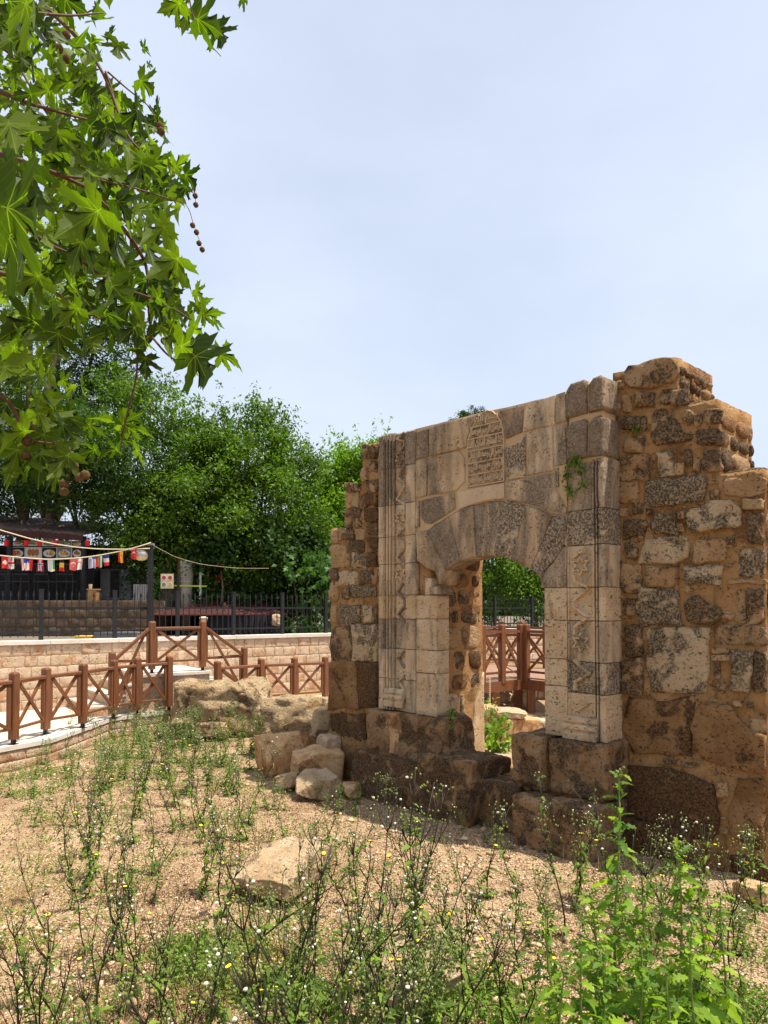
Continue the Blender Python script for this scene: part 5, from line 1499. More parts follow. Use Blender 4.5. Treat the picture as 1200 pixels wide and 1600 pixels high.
o = rock(424, 437, 961, 977, 16.7, 0.15, 'rock', 'small white tangled bundle against the black curtain', 40, 5, 0.2, 0.2, 'white_bundle', 'bundle', n=8, sink=0)
# crates behind the coping
def crate(name, px0, px1, py0, Y, mat, label, cat):
    xl, xr_ = X_(px0, Y), X_(px1, Y); zh = Z_(py0, Y); w = (xr_ - xl) / 2
    o = link(name, MB().box((-w, 0, 0), (w, 0.3, zh - 1.44)).mesh(name, M[mat]), None, ((xl + xr_) / 2, Y, 1.44)); tag(o, label, cat)
    link('lid', MB().box((-w - 0.01, -0.015, zh - 1.44 + 0.001), (w + 0.01, 0.315, zh - 1.44 + 0.03)).mesh('lid', M[mat]), o)
crate('white_box', 147, 214, 990, 14.6, 'grey', 'long whitish box standing behind the coping left of the lamp pole', 'box')
crate('yellow_box', 117, 143, 996, 14.6, 'yellow', 'yellow box behind the coping beside the long whitish box', 'box')

# ---------------------------------------------------------------- lamp pole, strings and flags
PYp = 13.95
pole_top = T(235.5, 850, PYp)
lp = empty('lamp_pole', (pole_top[0], PYp, 1.44), 'tall black pole with a round street lamp standing behind the wall', 'lamp pole')
L0 = np.array(lp.location)
link('pole', MB().beam((0, 0, 0), (0, 0, pole_top[2] - 1.44), 0.09, 0.09, ch=0.1).mesh('pole', M['iron']), lp)
lc = T(221, 868, PYp) - L0
mb = MB(); prof = [(0.0, 0.10), (0.08, 0.095), (0.14, 0.06), (0.155, 0.0)]
V = []; F = []
for k, (rr_, z) in enumerate(prof):
    for i in range(16): V.append((lc[0] + max(rr_, 0.002) * math.cos(i * 0.3927), lc[1] + max(rr_, 0.002) * math.sin(i * 0.3927), lc[2] + z))
for k in range(3): F += [(k * 16 + i, k * 16 + (i + 1) % 16, (k + 1) * 16 + (i + 1) % 16, (k + 1) * 16 + i) for i in range(16)]
link('lamp_hood', mesh_np('lamp_hood', V, F, M['grey'], True), lp)
V = []; F = []
for k, (rr_, z) in enumerate([(0.15, -0.005), (0.13, -0.06), (0.06, -0.095), (0.002, -0.10)]):
    for i in range(16): V.append((lc[0] + rr_ * math.cos(i * 0.3927), lc[1] + rr_ * math.sin(i * 0.3927), lc[2] + z))
for k in range(3): F += [(k * 16 + i, k * 16 + (i + 1) % 16, (k + 1) * 16 + (i + 1) % 16, (k + 1) * 16 + i) for i in range(16)]
link('lamp_bowl', mesh_np('lamp_bowl', V, F, M['cream'], True), lp)
link('lamp_arm', MB().tube([lc + (0, 0, 0.1), lc + (0.02, 0, 0.17), (0, 0, lc[2] + 0.14)], 0.012, 6).mesh('lamp_arm', M['iron']), lp)
link('pole_bracket', MB().box((-0.06, -0.06, lc[2] + 0.2), (0.06, 0.06, lc[2] + 0.24)).mesh('pole_bracket', M['grey']), lp)

def rope(name, pts, rad, label, mat='cream'):
    P = np.array([T(*p_) for p_ in pts]); t = np.linspace(0, 1, len(P)); tt = np.linspace(0, 1, 30)
    # smooth through the points
    from numpy import interp
    Q = np.stack([np.interp(tt, t, P[:, k]) for k in range(3)], -1)
    for _ in range(3): Q[1:-1] = (Q[:-2] + Q[1:-1] * 2 + Q[2:]) / 4
    o = link(name, MB().tube(list(Q - Q[0]), rad, 5).mesh(name, M[mat], True), None, Q[0]); tag(o, label, 'rope')
    return Q
FY = 13.3
Qf = rope('flag_rope', [(-60, 862, FY - 0.8), (0, 868, FY - 0.4), (40, 872, FY - 0.2), (75, 874.5, FY), (110, 873, FY + 0.1), (150, 869, FY + 0.3), (200, 859, FY + 0.45), (236, 848, PYp - 0.06)], 0.011, 'pale rope carrying the row of small flags to the lamp pole')
rope('pale_rope', [(-60, 812, FY - 0.5), (0, 828, FY - 0.2), (50, 843, FY), (100, 853, FY + 0.2), (150, 858, FY + 0.3), (200, 858.5, FY + 0.45), (234, 857, PYp - 0.06)], 0.011, 'pale rope without flags sagging above the flag rope')
rope('thin_wire', [(237, 851, PYp), (275, 871, 14.8), (315, 882, 15.4), (370, 888, 16.2), (420, 888, 17.0)], 0.0035, 'thin pale wire running right from the lamp pole into the trees')

def flag_mat_fn(kind):
    W_, R_, B_, Y_, K_2, G_, FR = range(7)
    def f(u, v):      # u across 0..1, v down 0..1
        if kind == 'swiss': return W_ if (abs(u - .5) < .32 and abs(v - .5) < .09) or (abs(u - .5) < .14 and abs(v - .5) < .2) else R_
        if kind == 'georgia':
            if abs(u - .5) < .1 or abs(v - .5) < .07: return R_
            return R_ if min(abs(u - .22), abs(u - .78)) < .06 and min(abs(v - .25), abs(v - .75)) < .05 else W_
        if kind == 'usa': return B_ if u > .5 and v < .42 else (FR if int(u * 9) % 2 == 0 else W_)
        if kind == 'czech': return R_ if u > .5 + abs(v - 0) * .0 and v > .3 * (1 - u) else W_ if not (v < .45 and abs(u - .5) < .45 - v) else B_
        if kind == 'norway': return B_ if abs(u - .5) < .07 or abs(v - .4) < .05 else (W_ if abs(u - .5) < .16 or abs(v - .4) < .10 else R_)
        if kind == 'white_green': return W_ if u < .45 else (G_ if u > .72 and v < .8 else Y_ if u > .8 else W_)
        if kind == 'germany': return K_2 if v < .28 else (Y_ if v < .66 else R_)
        if kind in ('turkey', 'turkey2'):
            base = FR if kind == 'turkey' else R_
            d1 = math.hypot(u - .5, (v - .45) * 1.7); d2 = math.hypot(u - .5, (v - .52) * 1.7)
            if d1 < .30 and d2 > .24: return W_
            return W_ if math.hypot(u - .5, (v - .62) * 1.7) < .09 else base
        if kind == 'ncyprus':
            if min(abs(u - .12), abs(u - .88)) < .05: return R_
            d1 = math.hypot(u - .5, (v - .42) * 1.7); d2 = math.hypot(u - .5, (v - .49) * 1.7)
            return R_ if d1 < .24 and d2 > .19 else W_
        if kind == 'greece': return B_ if int(u * 7) % 2 == 1 and v > .2 or (v < .2 and u > .5) else W_
        if kind == 'bulgaria': return R_ if u < .38 else (G_ if u < .7 else W_)
        if kind == 'france': return B_ if v < .32 else (W_ if v < .66 else R_)
        if kind == 'spain': return R_ if u < .28 or u > .86 else (FR if math.hypot(u - .5, (v - .35)) < .12 else Y_)
        return W_
    return f
flist = [(4, 'swiss', 'red flag with a white cross'), (19, 'georgia', 'white flag with a red cross and four small crosses'), (33, 'usa', 'striped red and white flag with a blue corner'), (47, 'czech', 'white and red flag with a dark wedge'),
         (63, 'norway', 'red flag with a blue and white cross'), (78, 'white_green', 'white flag with a narrow green stripe'), (93.5, 'germany', 'black, yellow and red striped flag'), (111, 'turkey', 'faded red flag with crescent and star'),
         (126.5, 'ncyprus', 'white flag with a red crescent'), (142, 'greece', 'white flag with thin blue stripes'), (156, 'bulgaria', 'red, green and white striped flag'), (171, 'france', 'blue, white and red striped flag'),
         (188, 'spain', 'red and yellow flag with a small crest'), (208, 'turkey2', 'bright red crescent flag nearest the lamp pole')]
fm_ = [M[k] for k in ('white', 'red', 'blue', 'yellow', 'black', 'green', 'fadedred')]
def y_on_rope(px):
    # find the rope point above this pixel column
    pxs = np.array([600 + FPX * q[0] / q[1] for q in Qf]); i = np.argmin(abs(pxs - px))
    return Qf[i]
for i, (px, kind, lab) in enumerate(flist):
    q = y_on_rope(px); nu, nv_ = 16, 22; w, h = 0.125, 0.215; r_ = random.Random(i)
    lean = r_.uniform(-0.25, 0.35) * 0.35; curl = r_.uniform(0.5, 1.2); ph = r_.uniform(0, 6)
    V = []; mi = []; F = []
    for b_ in range(nv_ + 1):
        for a_ in range(nu + 1):
            u, v = a_ / nu, b_ / nv_
            V.append(((u - .5) * w * (1 - 0.15 * v * (r_.random() * 0 + curl - .4)) + lean * h * v * .6, 0.016 * math.sin(u * 7 * curl + ph + v * 2) * (0.3 + v), -h * v - 0.008 * math.sin(u * 6 + ph) * v))
    f = flag_mat_fn(kind)
    for b_ in range(nv_):
        for a_ in range(nu):
            k = b_ * (nu + 1) + a_; F.append((k, k + nu + 1, k + nu + 2, k + 1)); mi.append(f((a_ + .5) / nu, (b_ + .5) / nv_))
    o = link('flag', mesh_np('flag', V, F, fm_, True, midx=mi), None, (q[0], q[1], q[2] - 0.012), (0, 0, r_.uniform(-0.5, 0.3)))
    tag(o, lab + ' on the rope', 'flag', 'small flags hung on the rope')

# ================================================================ TREES
def leafcloud(C, S, N, rng_, up=0.35, spread=1.0, aspect=0.5):
    """folded leaves at centres C with sizes S"""
    n_ = len(C)
    d = rng_.normal(size=(n_, 3)); d[:, 2] -= 0.15; d /= np.linalg.norm(d, axis=1, keepdims=True)
    nr = rng_.normal(size=(n_, 3)) + np.array([0.25, -0.15, up * 3]); nr -= d * np.sum(nr * d, 1, keepdims=True); nr /= np.linalg.norm(nr, axis=1, keepdims=True)
    sd = np.cross(d, nr)
    S = S[:, None]
    b = C - d * S * 0.5; t = C + d * S * 0.5; k = C - d * S * 0.05
    l = k + sd * S * aspect * 0.5 + nr * S * 0.10; r_ = k - sd * S * aspect * 0.5 + nr * S * 0.10
    V = np.stack([b, r_, t, l], 1).reshape(-1, 3)
    I = np.arange(n_) * 4
    F = np.stack([np.stack([I, I + 1, I + 2], -1), np.stack([I, I + 2, I + 3], -1)], 1).reshape(-1, 3)
    return V, F
M['leaf_mid'] = leaf_mat('mid green foliage', (0.018, 0.052, 0.007), (0.17, 0.29, 0.03), 0.36, 0.34)
M['leaf_dark'] = leaf_mat('dark green foliage', (0.018, 0.045, 0.010), (0.055, 0.11, 0.022), 0.30, 0.4)
M['leaf_bright'] = leaf_mat('bright yellow green foliage', (0.06, 0.14, 0.012), (0.24, 0.38, 0.04), 0.50, 0.4)
M['leaf_fig'] = leaf_mat('broad fig foliage', (0.03, 0.085, 0.015), (0.08, 0.17, 0.03), 0.35, 0.35)
def tree(name, blobs, n_leaves, size, mat, label, seed, trunk=None, base_z=1.44, limbs=8, sprigs=0, aspect=0.5, clump=0.19, shell=0.50, group=None, cat='tree', hole=0.0):
    r_ = np.random.default_rng(seed)
    B = [(T(px, py, Y), rp * Y / FPX) for px, py, rp, Y in blobs]
    C0 = np.array([b[0] for b in B]); R0 = np.array([b[1] for b in B])
    bx = C0[:, 0].mean() if trunk is None else trunk[0]; by_ = C0[:, 1].mean() if trunk is None else trunk[1]
    root = empty(name, (bx, by_, base_z), label, cat, group); P0 = np.array(root.location)
    # lumps on the blobs make the outline uneven
    L_ = []; LR = []
    for c_, r0_ in zip(C0, R0):
        for _ in range(7):
            d_ = r_.normal(size=3); d_ /= np.linalg.norm(d_); k_ = r_.uniform(0.22, 0.48)
            L_.append(c_ + d_ * r0_ * r_.uniform(0.75, 1.05)); LR.append(r0_ * k_)
    CB, RB = C0, R0
    C0 = np.vstack([C0, L_]); R0 = np.r_[R0 * 0.92, LR]
    # clusters on and in the blobs
    w = R0 ** 2; w = w / w.sum()
    nc = max(40, n_leaves // 48)
    bi = r_.choice(len(C0), nc, p=w)
    d = r_.normal(size=(nc, 3)); d /= np.linalg.norm(d, axis=1, keepdims=True)
    rad = R0[bi] * (1 - shell * r_.random(nc) ** 2.0) * (1 + 0.12 * r_.normal(size=nc))
    cc = C0[bi] + d * rad[:, None] * np.array([1, 0.9, 1])
    cc = cc[cc[:, 2] > base_z + 0.1]
    if hole: cc = cc[fbm(cc * 1.6, seed) > -hole]
    if sprigs:
        # upright shoots from the upper surface
        top = cc[np.argsort(-cc[:, 2])[:max(60, sprigs * 6)]]
        sp = top[r_.choice(len(top), sprigs)]
        ex = []
        for s_ in sp:
            L = r_.uniform(0.35, 1.15); lean = r_.normal(0, 0.22, 2)
            for t in np.linspace(0.1, 1, 8): ex.append(s_ + np.array([lean[0] * L * t, lean[1] * L * t, L * t]) + r_.normal(0, 0.02, 3))
        ex = np.array(ex)
    ci = r_.choice(len(cc), n_leaves)
    sg = clump * r_.uniform(0.5, 1.3, len(cc))
    C = cc[ci] + r_.normal(size=(n_leaves, 3)) * sg[ci][:, None] * np.array([1, 1, 0.7])
    if sprigs:
        C = np.vstack([C, ex[r_.choice(len(ex), sprigs * 26)] + r_.normal(0, 0.04, (sprigs * 26, 3))])
    C[:, 2] = np.maximum(C[:, 2], base_z + 0.05)
    S = size * r_.uniform(0.6, 1.35, len(C))
    V, F = leafcloud(C, S, len(C), r_, up=0.5, aspect=aspect)
    cv = np.r_[r_.random(len(cc))[ci], r_.random(len(C) - n_leaves)]
    var = np.repeat(np.clip(0.6 * cv + 0.4 * r_.random(len(C)), 0, 1), 4)
    cr = link('crown', mesh_np('crown', V - P0, F, M[mat], False, var=var), root)
    # trunk and limbs reaching into the blobs
    mb = MB(); z1 = C0[:, 2].min()
    th = np.array([bx, by_, max(base_z + 0.8, min(z1, base_z + 3.0))])
    hgt = C0[:, 2].max() - base_z; tr = 0.018 * hgt
    mb.tube([P0 - P0 + (0, 0, -0.2), (0.03, 0, (th[2] - base_z) * 0.5), th - P0], [tr * 1.25, tr, tr * 0.85], 9)
    link('trunk', mb.mesh('trunk', M['bark'], True), root)
    order = r_.permutation(len(B))[:limbs]; C0, R0 = CB, RB
    for k in order:
        mid = (th + C0[k]) / 2 + r_.normal(0, 0.2, 3) + (0, 0, 0.15)
        tip = C0[k] + (0, 0, R0[k] * 0.5)
        link('limb', MB().tube([th - P0, mid - P0, C0[k] - P0, tip - P0], [tr * 0.55, tr * 0.38, tr * 0.2, tr * 0.06], 6).mesh('limb', M['bark'], True), root)
    return root
tree('broadleaf_tree', [(180, 655, 55, 19.8), (235, 650, 60, 19.3), (285, 690, 62, 18.8), (215, 730, 75, 18.8), (145, 745, 65, 18.8), (290, 775, 72, 18.3), (200, 800, 70, 18.8), (250, 850, 60, 18.3), (330, 700, 45, 19.3), (120, 690, 50, 19.8)],
     46000, 0.105, 'leaf_mid', 'broad bright green tree rising behind the lamp pole', 1, sprigs=46, group='trees behind the cafe')
tree('broadleaf_tree', [(372, 672, 46, 19.5), (415, 705, 52, 19.5), (375, 740, 66, 19.0), (455, 730, 46, 19.5), (430, 790, 72, 19.0), (350, 820, 64, 18.5), (395, 865, 66, 18.5), (470, 830, 58, 19.0), (320, 880, 46, 18.5), (330, 760, 50, 19.1)],
     46000, 0.105, 'leaf_mid', 'tall dense tree with upright shoots in the middle of the tree row', 2, sprigs=60, group='trees behind the cafe')
tree('broadleaf_tree', [(525, 742, 42, 21), (562, 735, 44, 21), (600, 745, 48, 21), (500, 790, 48, 20.5), (545, 810, 62, 20.5), (510, 860, 60, 20), (560, 890, 62, 20.5), (485, 905, 42, 19.5), (610, 830, 60, 21)],
     40000, 0.115, 'leaf_bright', 'bright green tree directly left of the stepped gateway wall', 3, sprigs=36, group='trees behind the cafe')
tree('shade_tree', [(30, 755, 58, 18.7), (95, 750, 55, 18.0), (150, 770, 55, 17.6), (60, 740, 60, 17.4), (-40, 745, 75, 18.7), (230, 870, 45, 18.9), (110, 700, 60, 17.0), (185, 720, 50, 17.4), (20, 690, 60, 17.0), (60, 860, 60, 24.5), (150, 870, 60, 24.5), (0, 870, 80, 24.5), (-60, 720, 90, 19.7), (20, 700, 75, 19.7), (90, 690, 60, 19.7)],
     52000, 0.10, 'leaf_dark', 'dark shading tree above and behind the cafe kiosk', 4, trunk=(X_(150, 21), 21.0), group='trees behind the cafe')
tree('slender_tree', [(150, 525, 40, 23), (182, 575, 42, 23), (140, 600, 45, 23), (200, 620, 36, 23), (120, 560, 36, 23), (165, 480, 32, 23), (205, 520, 26, 23), (110, 640, 45, 23.5), (170, 660, 48, 23.5), (60, 600, 50, 23.5), (70, 660, 50, 23.5)],
     26000, 0.10, 'leaf_dark', 'slender dark tree with a pale leaning trunk seen through the plane leaves', 5, trunk=(T(78, 700, 23)[0], 23.0), limbs=6, clump=0.22, shell=0.95, hole=0.22)
tree('slender_tree', [(30, 470, 55, 19), (80, 430, 50, 19), (70, 500, 45, 19), (20, 550, 50, 19), (120, 410, 40, 19), (-40, 500, 60, 19), (0, 620, 60, 19), (50, 380, 50, 19)],
     22000, 0.075, 'leaf_bright', 'tall pale green tree at the far left behind the plane leaves', 6, limbs=5, clump=0.24, shell=0.95, hole=0.15)
# the pale leaning trunk
o = bpy.data.objects['slender_tree']; P0 = np.array(o.location)
pts = [T(74, 720, 23), T(80, 640, 23), (T(86, 590, 23)), T(92, 530, 23), T(98, 480, 23)]
link('limb', MB().tube([q - P0 for q in pts], [0.17, 0.15, 0.13, 0.11, 0.06], 8).mesh('limb', M['bark'], True), o)
link('limb', MB().tube([q - P0 for q in (T(82, 598, 23), T(105, 580, 23.1), T(122, 565, 23.2))], [0.09, 0.07, 0.05], 7).mesh('limb', M['bark'], True), o)
tree('crown_shade_foliage', [(330, 905, 44, 18.6), (385, 900, 46, 18.4), (430, 905, 44, 18.6), (480, 880, 44, 18.4), (500, 930, 40, 18.2), (360, 850, 46, 18.6), (440, 850, 50, 18.4), (300, 850, 44, 18.8), (260, 820, 40, 18.6)],
     22000, 0.13, 'leaf_dark', 'dark foliage added for the shaded inside of the crowns above the red canopy', 14, group='trees behind the cafe', limbs=5, aspect=0.7)  # dark leaves added low down as the crowns' inner shade
tree('doorway_tree', [(700, 830, 60, 23), (760, 860, 55, 23), (810, 880, 58, 22.5), (860, 860, 60, 23), (770, 920, 48, 22.5), (830, 935, 45, 22), (920, 850, 70, 24), (980, 900, 70, 24), (880, 930, 50, 23)],
     42000, 0.11, 'leaf_mid', 'dense green tree seen through the doorway above the fence', 7, group='trees beyond the gateway')
tree('broadleaf_tree', [(650, 820, 70, 24), (640, 900, 70, 23), (690, 910, 60, 23), (1050, 850, 80, 25), (1120, 900, 80, 25), (1200, 860, 90, 25), (1290, 900, 90, 25)],
     26000, 0.12, 'leaf_mid', 'broad tree row hidden behind the gateway', 8, group='trees beyond the gateway', limbs=4)
tree('umbrella_pine', [(738, 648, 13, 27), (728, 652, 12, 27), (748, 646, 9, 27), (708, 658, 7, 27), (742, 660, 14, 27), (722, 668, 14, 27), (735, 690, 20, 27)],
     5200, 0.12, 'leaf_dark', 'dark treetop just showing above the gateway crest', 9, limbs=3, clump=0.10, aspect=0.2)
# broad fig leaves hanging over the fence
FIG = [(0, 0), (.10, .02), (.26, -.02), (.20, .12), (.42, .20), (.46, .36), (.26, .34), (.14, .36), (.26, .58), (.30, .74), (.12, .68), (.10, .84), (0, 1.0)]
PLANE = [(0, .04), (.05, -.01), (.16, -.10), (.27, -.08), (.36, -.15), (.37, -.05), (.52, -.02), (.40, .05), (.33, .10), (.22, .14), (.30, .20), (.38, .21), (.45, .29), (.64, .36), (.55, .40), (.56, .50), (.45, .45), (.34, .42), (.26, .36), (.13, .33), (.15, .45), (.14, .54), (.27, .62), (.17, .66), (.18, .77), (.09, .80), (.05, .93), (0, 1.10)]
LETT = [(0, 0), (.03, .02), (.05, .10), (.14, .08), (.13, .16), (.06, .20), (.08, .27), (.21, .26), (.22, .36), (.10, .38), (.10, .45), (.24, .46), (.25, .56), (.12, .58), (.12, .64), (.22, .67), (.20, .78), (.12, .82), (.14, .90), (.06, .97), (0, 1.0)]
def flatleaf(half, cup=0.25, droop=0.35, fold=0.0, curl=0.0, centre=None, side=0.0):
    """leaf from a half outline; local x across, y along, z up. returns V, F, UV"""
    H = np.array(half, float)
    V = []; UV = []; F = []
    def bend(x, y):
        z = cup * abs(x) ** 1.4 - droop * y * y + fold * abs(x) + side * x * 0.6 + curl * math.sin(y * 5 + x * 4) * 0.06
        yy = y - 0.25 * droop * y ** 3
        return (x, yy, z)
    if centre is not None:   # fan from a centre (palmate leaves) with an inner ring for curvature
        pts = [(x, y) for x, y in H] + [(-x, y) for x, y in H[-2:0:-1]]
        c = centre; n_ = len(pts)
        V.append(bend(0, c)); UV.append((0.5, c))
        for t in (0.5, 1.0):
            for x, y in pts:
                X, Y2 = x * t, c + (y - c) * t
                V.append(bend(X, Y2)); UV.append((X + .5, Y2))
        F += [(0, 1 + i, 1 + (i + 1) % n_) for i in range(n_)]
        F += [(1 + i, 1 + n_ + i, 1 + n_ + (i + 1) % n_, 1 + (i + 1) % n_) for i in range(n_)]
    else:                    # strips from the midrib (long lobed leaves)
        for sg in (1, -1):
            b0 = len(V)
            for x, y in H:
                V.append(bend(0, y)); UV.append((.5, y)); V.append(bend(sg * x, y)); UV.append((.5 + sg * x, y))
            for i in range(len(H) - 1):
                q = (b0 + 2 * i, b0 + 2 * i + 1, b0 + 2 * i + 3, b0 + 2 * i + 2)
                F.append(q if sg > 0 else q[::-1])
    return np.array(V, float), F, np.array(UV, float)
def frame(d, nrm):
    d = np.asarray(d, float); d = d / np.linalg.norm(d); nrm = np.asarray(nrm, float)
    nrm = nrm - d * np.dot(nrm, d); nrm /= (np.linalg.norm(nrm) + 1e-9)
    x = np.cross(d, nrm)
    return np.stack([x, d, nrm], 1)      # columns
def joined_leaves(name, items, mat, parent=None, P0=None, smooth=True):
    """items: (V, F, UV, frame, pos, size)"""
    VV = []; FF = []; UU = []; var = []; n_ = 0; rv = random.Random(5)
    for V, F, UV, fr, pos, s in items:
        W = V * s @ fr.T + pos
        VV.append(W); UU.append(UV); FF += [tuple(i + n_ for i in f) for f in F]; n_ += len(V); var += [rv.random()] * len(V)
    VV = np.concatenate(VV)
    if P0 is not None: VV = VV - P0
    return link(name, mesh_np(name, VV, FF, mat, smooth, var=var, uv=np.concatenate(UU)), parent)
figv = [flatleaf(FIG, 0.1, d_, centre=0.2, side=s_) for d_, s_ in ((0.3, 0), (0.5, 0.2), (0.15, -0.2))]
r_ = np.random.default_rng(3); items = []
fg = empty('fig_bush', T(478, 950, 17.6) * np.array([1, 1, 0]) + np.array([0, 0, 1.44]), 'fig bush with broad hand-shaped leaves pressing against the fence', 'bush')
for _ in range(520):
    px = r_.uniform(446, 520); py = r_.uniform(860, 985); Y = r_.uniform(17.0, 18.6)
    if px < 470 and 905 < py < 960: continue
    V, F, UV = figv[r_.integers(3)]
    d = r_.normal(size=3); d[2] = -abs(d[2]) - 0.3; nn = r_.normal(0, 0.5, 3) + (0, -0.6, 0.8)
    items.append((V, F, UV, frame(d, nn), T(px, py, Y), r_.uniform(0.14, 0.26)))
o = joined_leaves('foliage', items, M['leaf_fig'], fg, np.array(fg.location)); o['kind'] = 'stuff'
for k in range(5):
    a = T(465 + 10 * k, 985, 17.6); b = T(455 + 14 * k, 880, 18); P0 = np.array(fg.location)
    link('stem', MB().tube([a * (1, 1, 0) + (0, 0, 1.44) - P0, (a + b) / 2 - P0 + (0.05, 0, 0), b - P0], [0.03, 0.025, 0.012], 6).mesh('stem', M['bark'], True), fg)
# red flowering creeper under the trees
items = []
for _ in range(34):
    q = T(r_.normal(345, 9), r_.normal(903, 10), 17.5 + r_.uniform(0, 0.5)); V, F, UV = figv[0]
    items.append((V, F, UV, frame(r_.normal(size=3), r_.normal(size=3)), q, r_.uniform(0.05, 0.09)))
cp = empty('flowering_shrub', T(345, 930, 17.6), 'shrub with small crimson blossoms in the shade above the red canopy', 'shrub')
joined_leaves('blossom', items, plain_mat('crimson blossom', (0.22, 0.015, 0.02)), cp, np.array(cp.location))['kind'] = 'stuff'
link('stem', MB().tube([(0, 0, -0.4), (0.05, 0, 0.2), (0, 0, 0.6)], [0.03, 0.02, 0.01], 6).mesh('stem', M['bark'], True), cp)
# more trees beyond the left edge of the picture, and a far wooded skyline
tree('shade_tree', [(-160, 700, 110, 24), (-260, 800, 110, 24), (-180, 860, 100, 24), (-330, 720, 110, 25)], 16000, 0.14, 'leaf_mid', 'broad tree standing left of the cafe kiosk', 10, limbs=3)
def far_wood():
    r_ = np.random.default_rng(12); C = []
    for k in range(120):
        a = math.radians(-75 + 150 * k / 119); R = 62 + r_.uniform(-6, 6); c = np.array([R * math.sin(a), R * math.cos(a), 1.4])
        n_ = 420; d = r_.normal(size=(n_, 3)); d /= np.linalg.norm(d, axis=1, keepdims=True)
        h = r_.uniform(2.2, 3.6)
        C.append(c + np.abs(d) * np.array([0, 0, h * 1.5]) + d * np.array([3.0, 3.0, 0.3]))
    C = np.vstack(C); V, F = leafcloud(C, r_.uniform(0.5, 0.9, len(C)), len(C), r_, aspect=0.7)
    o = link('distant_wood', mesh_np('distant_wood', V, F, M['leaf_dark'], False, var=np.repeat(r_.random(len(C)), 4)))
    tag(o, 'distant wood closing the view behind the fence', kind='stuff')
far_wood()

# ================================================================ THE PLANE TREE OVERHEAD
M['plane'] = leaf_mat('plane tree leaf', (0.007, 0.022, 0.004), (0.13, 0.19, 0.014), 0.54, 0.42, veins=True, tcol=(1.7, 2.0, 0.30))
M['plane_far'] = leaf_mat('farther plane leaf', (0.015, 0.04, 0.006), (0.17, 0.25, 0.03), 0.55, 0.42, tcol=(1.8, 1.9, 0.3))
M['twig'] = plain_mat('reddish brown twig', (0.10, 0.042, 0.022), 0.7, 0.3, 30.0, 0.002)
M['ball'] = plain_mat('brown seed ball', (0.11, 0.065, 0.025), 0.95, 0.5, 120.0, 0.004)
pt = empty('plane_tree', (-4.2, 1.2, 0), 'plane tree whose leafy branches hang into the upper left of the view', 'tree')
PT0 = np.array(pt.location)
link('trunk', MB().tube([(0, 0, -0.1), (0.05, 0.1, 1.5), (0.15, 0.2, 3.2)], [0.32, 0.27, 0.24], 14).mesh('trunk', M['bark'], True), pt)
fork = np.array([-4.05, 1.4, 3.2])
pv_ = [flatleaf(PLANE, c_, d_, centre=0.16, side=s_, curl=k_) for c_, d_, s_, k_ in ((.25, .25, 0, .5), (.45, .5, .25, 1), (.1, .15, -.2, .8), (.6, .7, -.3, .5), (-.2, .35, .15, 1), (.9, .4, .1, .6), (.3, .9, 0, 1))]
pm_ = [mesh_np('leaf', v, f, M['plane'], True, uv=u) for v, f, u in pv_]
def twig(pts, r0, r1, name='twig'):
    P = [T(*p_) for p_ in pts]; n_ = len(P)
    # round the corners
    t = np.linspace(0, 1, n_); tt = np.linspace(0, 1, n_ * 4)
    Q = np.stack([np.interp(tt, t, np.array(P)[:, k]) for k in range(3)], -1)
    for _ in range(2): Q[1:-1] = (Q[:-2] + 2 * Q[1:-1] + Q[2:]) / 4
    rr_ = np.linspace(r0, r1, len(Q)) * 0.72
    link(name, MB().tube(list(Q - PT0), list(rr_), 6).mesh(name, M['twig'], True), pt)
    return Q
TW = []
TW.append(twig([(20, -60, 3.0), (70, 10, 2.9), (115, 52, 2.8), (160, 108, 2.7), (185, 175, 2.7), (200, 215, 2.6), (232, 248, 2.6)], 0.014, 0.005))
TW.append(twig([(165, 112, 2.7), (178, 150, 2.7), (181, 200, 2.7), (184, 262, 2.7)], 0.007, 0.003))
TW.append(twig([(168, 112, 2.7), (200, 140, 2.75), (236, 168, 2.8), (245, 195, 2.8)], 0.005, 0.002))
TW.append(twig([(-20, 60, 2.6), (20, 85, 2.6), (55, 150, 2.5), (85, 195, 2.5), (125, 215, 2.4)], 0.009, 0.003))
TW.append(twig([(-40, 230, 2.0), (30, 250, 2.0), (90, 272, 2.0), (140, 295, 2.1), (172, 328, 2.1), (200, 350, 2.2)], 0.011, 0.004))
TW.append(twig([(100, 275, 2.0), (150, 280, 2.1), (215, 295, 2.2), (262, 310, 2.3), (290, 318, 2.3)], 0.006, 0.002))
TW.append(twig([(170, 330, 2.2), (205, 372, 2.3), (228, 410, 2.4), (233, 450, 2.4), (232, 490, 2.4), (238, 528, 2.4)], 0.010, 0.005))
TW.append(twig([(110, 395, 2.1), (150, 425, 2.2), (190, 450, 2.2), (250, 470, 2.3), (300, 500, 2.3)], 0.008, 0.003))
TW.append(twig([(212, 500, 2.4), (215, 545, 2.4), (214, 590, 2.4), (200, 640, 2.4), (190, 690, 2.4), (188, 703, 2.4)], 0.007, 0.003))
TW.append(twig([(232, 520, 2.3), (262, 556, 2.2), (290, 570, 2.1)], 0.006, 0.003))
TW.append(twig([(-30, 590, 1.9), (18, 630, 1.9), (30, 660, 1.9), (48, 690, 1.9), (100, 695, 1.9), (115, 720, 1.9)], 0.008, 0.003))
TW.append(twig([(292, -40, 3.0), (296, 0, 3.0), (302, 28, 3.0), (322, 62, 3.0), (345, 88, 3.0)], 0.006, 0.002))
TW.append(twig([(-30, 130, 1.9), (40, 160, 1.9), (110, 180, 2.0), (150, 190, 2.1)], 0.010, 0.003))
TW.append(twig([(-30, 420, 1.7), (60, 440, 1.8), (120, 480, 1.9), (160, 500, 2.0)], 0.010, 0.003))
